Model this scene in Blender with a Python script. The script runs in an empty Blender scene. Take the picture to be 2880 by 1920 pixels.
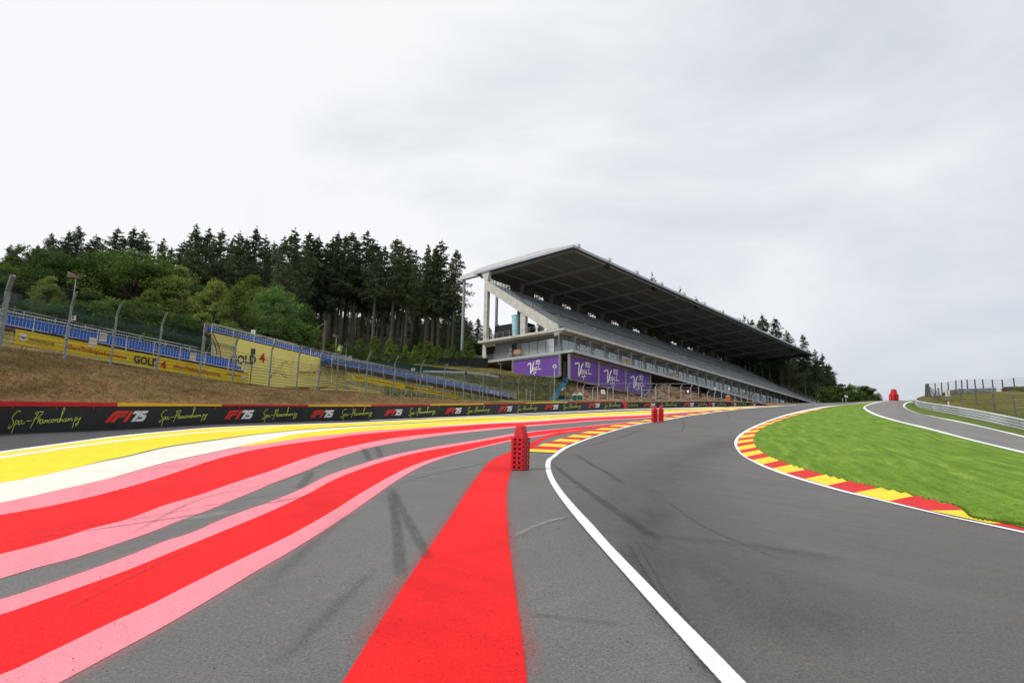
import bpy, bmesh, math, random
import numpy as np
from mathutils import Matrix, Vector
random.seed(7); rng = np.random.default_rng(7)
C = bpy.context.scene.collection

# ------------------------------------------------------------------ camera
F_PX, CX, CY = 1920.0, 1440.0, 960.0            # the photograph is 2880 x 1920
EYE = np.array([0.0, 0.0, 1.5])
ORD = 'first second third fourth fifth sixth seventh eighth ninth tenth eleventh twelfth thirteenth fourteenth fifteenth sixteenth seventeenth eighteenth nineteenth twentieth twenty-first twenty-second twenty-third twenty-fourth twenty-fifth twenty-sixth twenty-seventh twenty-eighth twenty-ninth thirtieth'.split()
def nz(v): v = np.asarray(v, float); return v / np.linalg.norm(v)
def camdir(px, py): return np.array([px - CX, CY - py, -F_PX])
_up = nz(np.cross(camdir(2440, 1360), camdir(1440, 1340)))
if _up[1] < 0: _up = -_up
_fw = np.array([0, 0, -1.0]); _yw = nz(_fw - (_fw @ _up) * _up); _xw = np.cross(_yw, _up)
C2W = np.array([_xw, _yw, _up])
UP = np.array([0, 0, 1.0])
cam_data = bpy.data.cameras.new('camera'); cam = bpy.data.objects.new('camera', cam_data)
C.objects.link(cam); bpy.context.scene.camera = cam
cam_data.sensor_width = 36.0; cam_data.lens = 24.0; cam_data.clip_start = 0.05; cam_data.clip_end = 6000
cam.matrix_world = Matrix([list(C2W[0]) + [EYE[0]], list(C2W[1]) + [EYE[1]], list(C2W[2]) + [EYE[2]], [0, 0, 0, 1]])

# ------------------------------------------------------------------ sky, sun, exposure
scn = bpy.context.scene
SUN_EL, SUN_AZ = math.radians(50), math.radians(-115)      # azimuth clockwise from the view direction
world = bpy.data.worlds.new('World'); scn.world = world; world.use_nodes = True
nt = world.node_tree; nt.nodes.clear()
out = nt.nodes.new('ShaderNodeOutputWorld'); bg = nt.nodes.new('ShaderNodeBackground')
sky = nt.nodes.new('ShaderNodeTexSky'); sky.sky_type = 'NISHITA'; sky.sun_disc = False
sky.sun_elevation = SUN_EL; sky.sun_rotation = SUN_AZ; sky.dust_density = 3.0
sc1 = nt.nodes.new('ShaderNodeVectorMath'); sc1.operation = 'SCALE'; sc1.inputs['Scale'].default_value = 0.10
nt.links.new(sky.outputs[0], sc1.inputs[0])
tc = nt.nodes.new('ShaderNodeTexCoord'); mp = nt.nodes.new('ShaderNodeMapping')
mp.inputs['Scale'].default_value = (1.0, 1.0, 2.6)
nt.links.new(tc.outputs['Generated'], mp.inputs[0])
n1 = nt.nodes.new('ShaderNodeTexNoise'); n1.inputs['Scale'].default_value = 1.7; n1.inputs['Detail'].default_value = 7; n1.inputs['Roughness'].default_value = .52; n1.inputs['Distortion'].default_value = .5
nt.links.new(mp.outputs[0], n1.inputs['Vector'])
dt = nt.nodes.new('ShaderNodeVectorMath'); dt.operation = 'DOT_PRODUCT'; dt.inputs[1].default_value = (-0.50, -0.05, 0.42)
nt.links.new(tc.outputs['Generated'], dt.inputs[0])
ad = nt.nodes.new('ShaderNodeMath'); ad.operation = 'MULTIPLY_ADD'; ad.inputs[1].default_value = 1.4; 
nt.links.new(n1.outputs['Fac'], ad.inputs[0]); nt.links.new(dt.outputs['Value'], ad.inputs[2])
rp = nt.nodes.new('ShaderNodeValToRGB'); e = rp.color_ramp.elements
e[0].position = 0.22; e[0].color = (0.49, 0.525, 0.58, 1); e[1].position = .96; e[1].color = (0.86, 0.87, 0.885, 1)
m_ = rp.color_ramp.elements.new(0.49); m_.color = (0.60, 0.635, 0.685, 1)
m_ = rp.color_ramp.elements.new(0.72); m_.color = (0.715, 0.745, 0.785, 1)
nt.links.new(ad.outputs[0], rp.inputs[0])
mx = nt.nodes.new('ShaderNodeMix'); mx.data_type = 'RGBA'; mx.inputs[0].default_value = 0.93
nt.links.new(sc1.outputs[0], mx.inputs[6]); nt.links.new(rp.outputs[0], mx.inputs[7])
nt.links.new(mx.outputs[2], bg.inputs[0]); bg.inputs[1].default_value = 1.0
nt.links.new(bg.outputs[0], out.inputs[0])
sd = bpy.data.lights.new('sun', 'SUN'); sd.energy = 1.75; sd.angle = math.radians(14); sd.color = (1.0, 0.97, 0.92)
so = bpy.data.objects.new('sun', sd); C.objects.link(so)
_s = Vector((math.sin(SUN_AZ) * math.cos(SUN_EL), math.cos(SUN_AZ) * math.cos(SUN_EL), math.sin(SUN_EL)))
so.rotation_euler = _s.to_track_quat('Z', 'Y').to_euler(); so.location = (0, 0, 60)
scn.view_settings.view_transform = 'Standard'; scn.view_settings.look = 'None'
scn.view_settings.exposure = 0.2; scn.view_settings.gamma = 1.0; scn.view_settings.use_curve_mapping = False
scn.cycles.max_bounces = 6; scn.cycles.transparent_max_bounces = 24; scn.cycles.diffuse_bounces = 3; scn.cycles.glossy_bounces = 2
scn.cycles.caustics_reflective = False; scn.cycles.caustics_refractive = False

# ------------------------------------------------------------------ materials
def _lin(c): return tuple(c) + (1,) if len(c) == 3 else tuple(c)
def base_mat(name):
    m = bpy.data.materials.new(name); m.use_nodes = True
    return m, m.node_tree, m.node_tree.nodes['Principled BSDF']
def mat(name, col, rough=.6, metal=0., spec=.3):
    m, t, b = base_mat(name); b.inputs['Base Color'].default_value = _lin(col)
    b.inputs['Roughness'].default_value = rough; b.inputs['Metallic'].default_value = metal
    b.inputs['Specular IOR Level'].default_value = spec
    return m
def _noise(t, vec, scale, detail=4, rough=.6, dist=0.):
    n = t.nodes.new('ShaderNodeTexNoise'); n.inputs['Scale'].default_value = scale; n.inputs['Detail'].default_value = detail
    n.inputs['Roughness'].default_value = rough; n.inputs['Distortion'].default_value = dist
    t.links.new(vec, n.inputs['Vector']); return n.outputs['Fac']
def _ramp(t, fac, stops):
    r = t.nodes.new('ShaderNodeValToRGB'); el = r.color_ramp.elements
    el[0].position = stops[0][0]; el[0].color = _lin(stops[0][1]); el[1].position = stops[-1][0]; el[1].color = _lin(stops[-1][1])
    for p, c in stops[1:-1]: q = el.new(p); q.color = _lin(c)
    t.links.new(fac, r.inputs[0]); return r.outputs[0]
def _mix(t, fac, a, b, mode='MIX'):
    m = t.nodes.new('ShaderNodeMix'); m.data_type = 'RGBA'; m.blend_type = mode
    if isinstance(fac, (int, float)): m.inputs[0].default_value = fac
    else: t.links.new(fac, m.inputs[0])
    for i, v in ((6, a), (7, b)):
        if isinstance(v, tuple): m.inputs[i].default_value = _lin(v)
        else: t.links.new(v, m.inputs[i])
    return m.outputs[2]
def _math(t, op, a, b=None, c=None, clamp=False):
    m = t.nodes.new('ShaderNodeMath'); m.operation = op; m.use_clamp = clamp
    for i, v in enumerate((a, b, c)):
        if v is None: continue
        if isinstance(v, (int, float)): m.inputs[i].default_value = v
        else: t.links.new(v, m.inputs[i])
    return m.outputs[0]
def _vec(t, scale=(1, 1, 1), rotz=0., kind='Object'):
    c = t.nodes.new('ShaderNodeTexCoord'); m = t.nodes.new('ShaderNodeMapping')
    m.inputs['Scale'].default_value = scale
    if rotz:
        m.vector_type = 'TEXTURE'; m.inputs['Rotation'].default_value = (0, 0, rotz); m.inputs['Scale'].default_value = tuple(1 / s for s in scale)
    t.links.new(c.outputs[kind], m.inputs[0]); return m.outputs[0]
def _bump(t, b, h, strength=.3, dist=.02):
    n = t.nodes.new('ShaderNodeBump'); n.inputs['Strength'].default_value = strength; n.inputs['Distance'].default_value = dist
    t.links.new(h, n.inputs['Height']); t.links.new(n.outputs[0], b.inputs['Normal'])
def nmat(name, stops, scale=3., rough=.7, detail=5, bump=0., bdist=.02, metal=0., spec=.3, stretch=(1, 1, 1), fine=None, rotz=0.):
    """procedural colour from noise; fine = (scale, amount) speckle"""
    m, t, b = base_mat(name); v = _vec(t, stretch, rotz); f = _noise(t, v, scale, detail)
    col = _ramp(t, f, stops)
    h = f
    if fine:
        g = _noise(t, _vec(t), fine[0], 3, .7); k = _ramp(t, g, [(.3, (1 - fine[1],) * 3), (.7, (1 + fine[1],) * 3)])
        col = _mix(t, 1.0, col, k, 'MULTIPLY'); h = g
    t.links.new(col, b.inputs['Base Color'])
    b.inputs['Roughness'].default_value = rough; b.inputs['Metallic'].default_value = metal; b.inputs['Specular IOR Level'].default_value = spec
    if bump: _bump(t, b, h, bump, bdist)
    return m
def asphalt(name, c, ro=(.62, .8), stain=.18, rotz=0.):
    m, t, b = base_mat(name)
    big = _noise(t, _vec(t), .22, 5, .55, .6)
    mid = _noise(t, _vec(t, (6, .8, 1), rotz), .55, 5, .6, .3)
    agg = _noise(t, _vec(t), 55., 4, .75)
    vor = t.nodes.new('ShaderNodeTexVoronoi'); vor.inputs['Scale'].default_value = 95.; t.links.new(_vec(t), vor.inputs['Vector'])
    k1 = _ramp(t, big, [(.3, (1 - stain,) * 3), (.7, (1 + stain,) * 3)])
    k2 = _ramp(t, mid, [(.25, (1 - stain,) * 3), (.75, (1 + stain * .8,) * 3)])
    k3 = _ramp(t, agg, [(.34, (.50,) * 3), (.5, (1.,) * 3), (.66, (1.42,) * 3)])
    sp = _ramp(t, vor.outputs['Color'], [(.0, (.8,) * 3), (.80, (1.,) * 3), (.93, (1.1,) * 3), (.96, (2.1, 2.0, 1.85))])
    col = _mix(t, 1., _lin(c)[:3], k1, 'MULTIPLY'); col = _mix(t, 1., col, k2, 'MULTIPLY'); col = _mix(t, 1., col, k3, 'MULTIPLY'); col = _mix(t, .8, col, sp, 'MULTIPLY')
    t.links.new(col, b.inputs['Base Color'])
    r = _ramp(t, mid, [(.3, (ro[0],) * 3), (.7, (ro[1],) * 3)]); t.links.new(r, b.inputs['Roughness']); b.inputs['Specular IOR Level'].default_value = .5
    _bump(t, b, agg, .55, .006)
    return m
def paint(name, col, edge=.015, wear=.5, fade=False, bright=.06):
    """road paint: worn through to the asphalt in specks, frayed along both edges (UV v runs across the strip)"""
    m, t, b = base_mat(name)
    c = t.nodes.new('ShaderNodeTexCoord'); s = t.nodes.new('ShaderNodeSeparateXYZ'); t.links.new(c.outputs['UV'], s.inputs[0])
    d = _math(t, 'MINIMUM', s.outputs[1], _math(t, 'SUBTRACT', 1., s.outputs[1]))
    fr = _noise(t, _vec(t), 70., 4, .8)
    a = _math(t, 'MULTIPLY_ADD', fr, -edge * 2.2, _math(t, 'ADD', d, edge * .55))
    a = _math(t, 'DIVIDE', a, max(edge, .002) * .6, clamp=True)
    sp = _noise(t, _vec(t), 60., 4, .8)
    w = _math(t, 'GREATER_THAN', sp, .355 + .05 * (1 - wear)); a2 = _math(t, 'MULTIPLY', a, _math(t, 'MAXIMUM', w, .35))
    big = _noise(t, _vec(t), .5, 5, .6, .5); k = _ramp(t, big, [(.3, (1 - bright * 1.6,) * 3), (.7, (1 + bright,) * 3)])
    k4 = _ramp(t, sp, [(.35, (.86,) * 3), (.6, (1.04,) * 3)])
    st = _noise(t, _vec(t, (5, .5, 1), .5), .9, 4, .6); k5 = _ramp(t, st, [(.3, (.93,) * 3), (.6, (1.02,) * 3)])
    cc = _mix(t, 1., _lin(col)[:3], k, 'MULTIPLY'); cc = _mix(t, 1., cc, k4, 'MULTIPLY'); cc = _mix(t, 1., cc, k5, 'MULTIPLY')
    t.links.new(cc, b.inputs['Base Color']); b.inputs['Roughness'].default_value = .7; b.inputs['Specular IOR Level'].default_value = .08
    t.links.new(a2, b.inputs['Alpha']); _bump(t, b, sp, .35, .004)
    return m
def stain_mat(name, col, alpha, nscale=3., stretch=(1, 1, 1), fuzz=.45, grain=30.):
    """rubber or dust left on the road; thins out towards the strip's edges and ends"""
    m, t, b = base_mat(name)
    c = t.nodes.new('ShaderNodeTexCoord'); s = t.nodes.new('ShaderNodeSeparateXYZ'); t.links.new(c.outputs['UV'], s.inputs[0])
    d = _math(t, 'MINIMUM', s.outputs[1], _math(t, 'SUBTRACT', 1., s.outputs[1])); d = _math(t, 'DIVIDE', d, fuzz, clamp=True)
    e2 = _math(t, 'MINIMUM', s.outputs[0], _math(t, 'SUBTRACT', 1., s.outputs[0])); e2 = _math(t, 'DIVIDE', e2, .12, clamp=True)
    n = _ramp(t, _noise(t, _vec(t, stretch), nscale, 5, .65), [(.3, (.35,) * 3), (.65, (1.,) * 3)])
    g = _ramp(t, _noise(t, _vec(t), grain, 3, .7), [(.38, (.35,) * 3), (.6, (1.,) * 3)])
    a = _math(t, 'MULTIPLY', _math(t, 'MULTIPLY', d, e2), alpha); a = _math(t, 'MULTIPLY', a, n); a = _math(t, 'MULTIPLY', a, g)
    b.inputs['Base Color'].default_value = _lin(col); b.inputs['Roughness'].default_value = .75; b.inputs['Specular IOR Level'].default_value = .2
    t.links.new(a, b.inputs['Alpha'])
    return m
def leaf_mat(name, c1, c2, trans=.25, nscale=.5):
    m, t, b = base_mat(name)
    oi = t.nodes.new('ShaderNodeObjectInfo')
    n = _noise(t, _vec(t), nscale, 4, .7); f = _math(t, 'ADD', _math(t, 'MULTIPLY', n, .8), _math(t, 'MULTIPLY', oi.outputs['Random'], .45))
    col = _ramp(t, f, [(.35, c1), (.85, c2)])
    t.links.new(col, b.inputs['Base Color']); b.inputs['Roughness'].default_value = .7; b.inputs['Specular IOR Level'].default_value = .15
    tr = t.nodes.new('ShaderNodeBsdfTranslucent'); t.links.new(col, tr.inputs[0])
    ms = t.nodes.new('ShaderNodeMixShader'); ms.inputs[0].default_value = trans
    o = t.nodes['Material Output']; t.links.new(b.outputs[0], ms.inputs[1]); t.links.new(tr.outputs[0], ms.inputs[2]); t.links.new(ms.outputs[0], o.inputs[0])
    return m
def net_mat(name, col, pitch, wire, base=0.0):
    """knotted or woven net: diagonal wires every pitch metres (UV in metres), clear between them"""
    m, t, b = base_mat(name)
    c = t.nodes.new('ShaderNodeTexCoord'); s = t.nodes.new('ShaderNodeSeparateXYZ'); t.links.new(c.outputs['UV'], s.inputs[0])
    a = None
    for op in ('ADD', 'SUBTRACT'):
        k = _math(t, op, s.outputs[0], s.outputs[1]); k = _math(t, 'DIVIDE', k, pitch); k = _math(t, 'FRACT', k)
        k = _math(t, 'LESS_THAN', k, wire / pitch); a = k if a is None else _math(t, 'MAXIMUM', a, k)
    if base: a = _math(t, 'MAXIMUM', a, base)
    b.inputs['Base Color'].default_value = _lin(col); b.inputs['Roughness'].default_value = .6
    t.links.new(a, b.inputs['Alpha'])
    return m
def glass_mat(name, col=(.05, .06, .07)):
    m, t, b = base_mat(name); b.inputs['Base Color'].default_value = _lin(col); b.inputs['Roughness'].default_value = .05
    b.inputs['Specular IOR Level'].default_value = .9; b.inputs['Metallic'].default_value = .85
    return m
def clear_mat(name, col, a):
    m, t, b = base_mat(name); b.inputs['Base Color'].default_value = _lin(col); b.inputs['Roughness'].default_value = .15; b.inputs['Alpha'].default_value = a
    return m

# ------------------------------------------------------------------ mesh building
class MB:
    def __init__(s): s.v = []; s.f = []; s.uv = []; s.n = 0; s.mi = []; s.cur = 0
    def add(s, vs, fs, uvs=None):
        vs = np.asarray(vs, float).reshape(-1, 3); o = s.n; s.v.append(vs); s.n += len(vs)
        for k, f in enumerate(fs):
            s.f.append(tuple(i + o for i in f)); s.mi.append(s.cur)
            s.uv.extend(uvs[k] if uvs else [(0., 0.)] * len(f))
        return s
    def box(s, c, hx, hy, hz, ax=None):
        ax = np.eye(3) if ax is None else np.asarray(ax); c = np.asarray(c, float)
        vs = [c + i * hx * ax[0] + j * hy * ax[1] + k * hz * ax[2] for i in (-1, 1) for j in (-1, 1) for k in (-1, 1)]
        return s.add(vs, [(0, 1, 3, 2), (4, 6, 7, 5), (0, 4, 5, 1), (2, 3, 7, 6), (0, 2, 6, 4), (1, 5, 7, 3)])
    def hexa(s, p):     # 8 points: bottom ring 0-3, top ring 4-7
        return s.add(p, [(3, 2, 1, 0), (4, 5, 6, 7), (0, 1, 5, 4), (1, 2, 6, 5), (2, 3, 7, 6), (3, 0, 4, 7)])
    def tube(s, pts, r, n=6, cap=True):
        pts = [np.asarray(p, float) for p in pts]; m = len(pts); r = r if hasattr(r, '__len__') else [r] * m
        vs = []; u = None
        for i, p in enumerate(pts):
            d = nz(pts[min(i + 1, m - 1)] - pts[max(i - 1, 0)])
            if u is None:
                u = np.cross(d, (0, 0, 1.)) if abs(d[2]) < .9 else np.cross(d, (1., 0, 0))
            u = nz(u - (u @ d) * d); w = np.cross(d, u)
            for k in range(n):
                a = 2 * math.pi * k / n; vs.append(p + r[i] * (math.cos(a) * u + math.sin(a) * w))
        fs = [(i * n + k, i * n + (k + 1) % n, (i + 1) * n + (k + 1) % n, (i + 1) * n + k) for i in range(m - 1) for k in range(n)]
        if cap: fs += [tuple(range(n))[::-1], tuple(range((m - 1) * n, m * n))]
        return s.add(vs, fs)
    def grid(s, P, uv=None, flip=False):       # P (n, m, 3)
        n, m = P.shape[:2]
        fs = []; us = [] if uv is not None else None
        for i in range(n - 1):
            for j in range(m - 1):
                q = [(i, j), (i, j + 1), (i + 1, j + 1), (i + 1, j)]
                if flip: q = q[::-1]
                fs.append(tuple(a * m + b for a, b in q))
                if uv is not None: us.append([tuple(uv[a, b]) for a, b in q])
        return s.add(P.reshape(-1, 3), fs, us)
    def prism(s, poly, fn, d0, d1):            # poly of 2-D points, fn(x, y, d) -> world
        n = len(poly); vs = [fn(x, y, d0) for x, y in poly] + [fn(x, y, d1) for x, y in poly]
        fs = [tuple(range(n)), tuple(range(2 * n - 1, n - 1, -1))] + [(i, i + n, (i + 1) % n + n, (i + 1) % n) for i in range(n)]
        return s.add(vs, fs)
    def build(s, name, mats, parent=None, smooth=False, loc=None):
        me = bpy.data.meshes.new(name); v = np.concatenate(s.v) if s.v else np.zeros((0, 3))
        o = bpy.data.objects.new(name, me)
        if loc is not None: base = np.asarray(loc, float); o.location = base
        else: base = np.zeros(3)
        if parent is not None:
            pl = np.array(parent['_w']) if '_w' in parent else np.zeros(3)
            o.parent = parent; o.location = base - pl if loc is not None else (0, 0, 0)
            if loc is None: base = pl
        o['_w'] = [float(x) for x in base]
        me.from_pydata([tuple(p) for p in (v - base)], [], s.f)
        if any(u != (0., 0.) for u in s.uv[:8] + s.uv[-8:]):
            l = me.uv_layers.new(name='UVMap'); l.data.foreach_set('uv', np.asarray(s.uv, np.float32).ravel())
        for m in (mats if isinstance(mats, (list, tuple)) else [mats]): me.materials.append(m)
        if any(s.mi): me.polygons.foreach_set('material_index', s.mi)
        if smooth: me.polygons.foreach_set('use_smooth', [True] * len(s.f))
        me.update(); C.objects.link(o); return o
def thing(name, loc, label, cat, group=None):
    o = bpy.data.objects.new(name, None); C.objects.link(o); o.location = loc; o.empty_display_size = .3
    o['_w'] = [float(x) for x in loc]
    return tag(o, label, cat, group)
def tag(o, label, cat, group=None, kind=None):
    o['label'] = label; o['category'] = cat
    if group: o['group'] = group
    if kind: o['kind'] = kind
    return o
def struct(o, kind='structure'): o['kind'] = kind; return o
def copy_tree(o, parent=None, loc=None):
    c = o.copy(); C.objects.link(c)
    if parent: c.parent = parent
    if loc is not None: c.location = loc; c['_w'] = [float(x) for x in loc]
    for ch in list(o.children): copy_tree(ch, c)
    return c

# ------------------------------------------------------------------ picture -> place
def ray(px, py): return C2W @ camdir(px, py)
def at(px, py, dep): return EYE + ray(px, py) * dep / F_PX
def project(p):
    q = C2W.T @ (np.asarray(p) - EYE); return CX + F_PX * q[0] / -q[2], CY - F_PX * q[1] / -q[2], -q[2]
# the slope the circuit lies on: its own frame (R right, FP up the slope, NP normal), 1.5 m below the eye
H_PL = 1118.0
R_ = C2W @ np.array([1., 0, 0]); NP = C2W @ nz((0, F_PX, -(H_PL - CY))); NP = NP if NP[2] > 0 else -NP
FP = np.cross(NP, R_); HEYE = 1.5
if FP[1] < 0: FP = -FP
DY = np.array([0, 15, 30, 50, 70, 90, 107, 125, 160, 220, 400, 900, 3000.])
DU = np.array([-1.2, .10, .30, .449, .526, .557, .592, .637, .75, 1.1])
DEV = np.array([
 [0, 0, 0, 0, 0, 0, 0, 0, 0, -1.0, -12, -60, -400],
 [0, 0, 0, 0, 0, 0, 0, 0, 0, -1.0, -12, -60, -400],
 [0, 0, 0, 0, 0, 0, 0, 0, 0, -1.0, -12, -60, -400],
 [0, 0, 0, .03, .08, .13, .18, .23, .28, -1.0, -12, -60, -400],
 [0, 0, .05, .20, .40, .62, .80, .91, .5, -1.5, -14, -60, -400],
 [0, 0, .08, .30, .55, .85, 1.08, 1.0, .3, -2, -14, -60, -400],
 [0, -.02, -.02, .03, .10, .22, .36, .85, 1.1, -1.5, -14, -60, -400],
 [0, -.05, -.25, -.28, -.27, -.10, .2, .5, .9, -1.5, -14, -60, -400],
 [0, -.08, -.58, -1.1, -1.2, -1.1, -.8, -.5, 0, -2, -14, -60, -400],
 [0, -.1, -.8, -1.9, -2.2, -2.2, -2, -1.6, -1, -3, -14, -60, -400]])
def dev(X, Y):
    X = np.asarray(X, float); Y = np.asarray(Y, float); Yc = np.clip(Y, .01, 2999)
    u = np.clip(X / np.maximum(Yc, 1.), DU[0], DU[-1] - 1e-6)
    def hermite(t): return t * t * (3 - 2 * t)
    iy = np.clip(np.searchsorted(DY, Yc, side='right') - 1, 0, len(DY) - 2); ty = (Yc - DY[iy]) / (DY[iy + 1] - DY[iy])
    iu = np.clip(np.searchsorted(DU, u, side='right') - 1, 0, len(DU) - 2); tu = hermite((u - DU[iu]) / (DU[iu + 1] - DU[iu]))
    a = DEV[iu, iy] * (1 - ty) + DEV[iu, iy + 1] * ty; b = DEV[iu + 1, iy] * (1 - ty) + DEV[iu + 1, iy + 1] * ty
    return np.where(Y > 0, a * (1 - tu) + b * tu, 0.)
_YS = np.concatenate([np.arange(.6, 40, .1), np.arange(40, 170, .25)])
def toP(X, Y, H):
    X = np.asarray(X, float)[..., None]; Y = np.asarray(Y, float)[..., None]; H = np.asarray(H, float)[..., None]
    return EYE + X * R_ + Y * FP + H * NP
def G(X, Y, lift=0.): return toP(X, Y, -HEYE + dev(X, Y) + lift)
_RP = np.array([R_, FP, NP])
def hit(px, py):
    d = _RP @ ray(px, py); u, e = d[0] / d[1], d[2] / d[1]
    dv = dev(u * _YS, _YS); below = e * _YS <= -HEYE + dv
    k = int(np.argmax(below)) if below.any() else int(np.argmax((-HEYE + dv) / _YS))
    if below.any() and k > 0:
        y0, y1 = _YS[k - 1], _YS[k]
        f0 = e * y0 + HEYE - float(dev(u * y0, y0)); f1 = e * y1 + HEYE - float(dev(u * y1, y1))
        y = y0 + (y1 - y0) * f0 / (f0 - f1 + 1e-12)
    else: y = _YS[k]
    return u * y, y
def spline(pts, n):
    p = np.asarray(pts, float)
    if len(p) == 2: t = np.linspace(0, 1, n)[:, None]; return p[0] * (1 - t) + p[1] * t
    s = np.concatenate([[0], np.cumsum(np.maximum(np.linalg.norm(np.diff(p, axis=0), axis=1), 1e-6) ** .5)])
    P = np.vstack([2 * p[0] - p[1], p, 2 * p[-1] - p[-2]]); S = np.concatenate([[-(s[1])], s, [2 * s[-1] - s[-2]]])
    out = []
    for t in np.linspace(0, s[-1], n):
        i = int(np.clip(np.searchsorted(s, t, side='right') - 1, 0, len(p) - 2)) + 1
        t0, t1, t2, t3 = S[i - 1], S[i], S[i + 1], S[i + 2]
        A1 = (t1 - t) / (t1 - t0) * P[i - 1] + (t - t0) / (t1 - t0) * P[i]; A2 = (t2 - t) / (t2 - t1) * P[i] + (t - t1) / (t2 - t1) * P[i + 1]
        A3 = (t3 - t) / (t3 - t2) * P[i + 1] + (t - t2) / (t3 - t2) * P[i + 2]
        B1 = (t2 - t) / (t2 - t0) * A1 + (t - t0) / (t2 - t0) * A2; B2 = (t3 - t) / (t3 - t1) * A2 + (t - t1) / (t3 - t1) * A3
        out.append((t2 - t) / (t2 - t1) * B1 + (t - t1) / (t2 - t1) * B2)
    return np.array(out)
def gcurve(pts, n=120, ext0=0., ext1=0.):
    c = np.array([hit(x, y) for x, y in spline(pts, n)])
    if ext0: c = np.vstack([c[0] + nz(c[0] - c[3]) * ext0, c])
    if ext1: c = np.vstack([c, c[-1] + nz(c[-1] - c[-4]) * ext1])
    return c
def arc(c, n):
    s = np.concatenate([[0], np.cumsum(np.linalg.norm(np.diff(c, axis=0), axis=1) + 1e-9)]); t = np.linspace(0, s[-1], n)
    return np.stack([np.interp(t, s, c[:, 0]), np.interp(t, s, c[:, 1])], 1)
def loft(cA, cB, lift, m=6, n=None, resample=False, lift2=None):
    if resample: cA = arc(cA, n); cB = arc(cB, n)
    t = np.linspace(0, 1, m); X = cA[:, None, 0] * (1 - t) + cB[:, None, 0] * t; Y = cA[:, None, 1] * (1 - t) + cB[:, None, 1] * t
    l = lift + (0 if lift2 is None else (lift2 - lift) * t)
    uv = np.stack(np.broadcast_arrays(np.linspace(0, 1, len(X))[:, None], t[None, :]), -1)
    return G(X, Y, l), uv
def Z(ox, oy, k, pts): return [(ox + x / k, oy + y / k) for x, y in pts]
def vnoise(P, scale, seed=0, octv=4, gain=.5):
    P = np.asarray(P, float) * scale; out = np.zeros(P.shape[:-1]); amp = 1.; tot = 0
    for o in range(octv):
        Q = P * (2 ** o) + seed * 17.3 + o * 5.1; I = np.floor(Q).astype(np.int64); Fr = Q - I; Fr = Fr * Fr * (3 - 2 * Fr); acc = 0
        for dx in (0, 1):
            for dy in (0, 1):
                for dz in (0, 1):
                    h = (I[..., 0] + dx) * 374761393 + (I[..., 1] + dy) * 668265263 + (I[..., 2] + dz) * 2147483647 + seed * 1274126177
                    h = (h ^ (h >> 13)) * 1274126177; h = (h ^ (h >> 16)) & 0xffff
                    w = (Fr[..., 0] if dx else 1 - Fr[..., 0]) * (Fr[..., 1] if dy else 1 - Fr[..., 1]) * (Fr[..., 2] if dz else 1 - Fr[..., 2])
                    acc = acc + w * (h / 65535.)
        out += amp * (acc - .5); tot += amp; amp *= gain
    return out / tot * 2
# ================================================================== GROUND
ZA = lambda p: Z(0, 1120, 1.96, p)
ZB = lambda p: Z(1000, 1120, 1.96, p)
Z7 = lambda p: Z(600, 1120, 3.92, p)
Z3 = lambda p: Z(1000, 1120, 3.92, p)
Z4 = lambda p: Z(1500, 1100, 3.92, p)
Z5 = lambda p: Z(1980, 1100, 3.92, p)
Z6 = lambda p: Z(2000, 1240, 2.6727, p)
ZR = lambda p: Z(2280, 1000, 3.92, p)

M_runoff = asphalt('runoff_asphalt', (.124, .121, .115), ro=(.5, .65), stain=.13, rotz=-.5)
M_track = asphalt('track_asphalt', (.087, .078, .069), ro=(.44, .58), stain=.11, rotz=.6)
M_dark = asphalt('fresh_asphalt', (.034, .035, .042), stain=.12)
M_side = asphalt('side_road_asphalt', (.185, .172, .16), stain=.07)
P_white = paint('white_paint', (.84, .85, .86), .05, .6)
P_line = paint('white_line_paint', (.86, .87, .88), .07, .5)
P_cream = paint('cream_paint', (.84, .80, .70), .004, .3)
P_yellow = paint('yellow_paint', (.92, .70, .040), .004, .3)
P_pink = paint('pink_paint', (.82, .27, .32), .02, .5)
P_red = paint('red_paint', (.84, .018, .020), .004, .3, bright=.10)
P_redband = paint('red_band_paint', (.84, .018, .020), .012, .5, bright=.16)
K_red = nmat('kerb_red_paint', [(.3, (.55, .025, .025)), (.7, (.66, .028, .028))], 2., .6, spec=.1)
K_yel = nmat('kerb_yellow_paint', [(.3, (.78, .56, .035)), (.7, (.88, .66, .05))], 2., .6, spec=.1)
K_conc = nmat('kerb_edge_concrete', [(.3, (.3, .28, .25)), (.7, (.42, .4, .36))], 3., .8)

# --- the big ground sheet: a fan of rays so that it is fine near the eye and reaches the horizon
us = np.concatenate([np.linspace(-6, -1.25, 14), np.linspace(-1.2, 1.1, 231), np.linspace(1.15, 6, 14)])
ys = np.concatenate([np.geomspace(.4, 60, 90), np.linspace(61.5, 170, 74), np.geomspace(175, 2600, 26)])
X = us[None, :] * ys[:, None]; Y = np.broadcast_to(ys[:, None], X.shape)
mb = MB(); mb.grid(G(X, Y, 0.), flip=True)
xs = np.linspace(-60, 60, 41); yb = np.concatenate([np.linspace(-60, 0, 16), [.4]])
mb.grid(G(xs[None, :] + 0 * yb[:, None], yb[:, None] + 0 * xs[None, :], -.004), flip=True)
struct(mb.build('ground', M_runoff, smooth=True))

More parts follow.
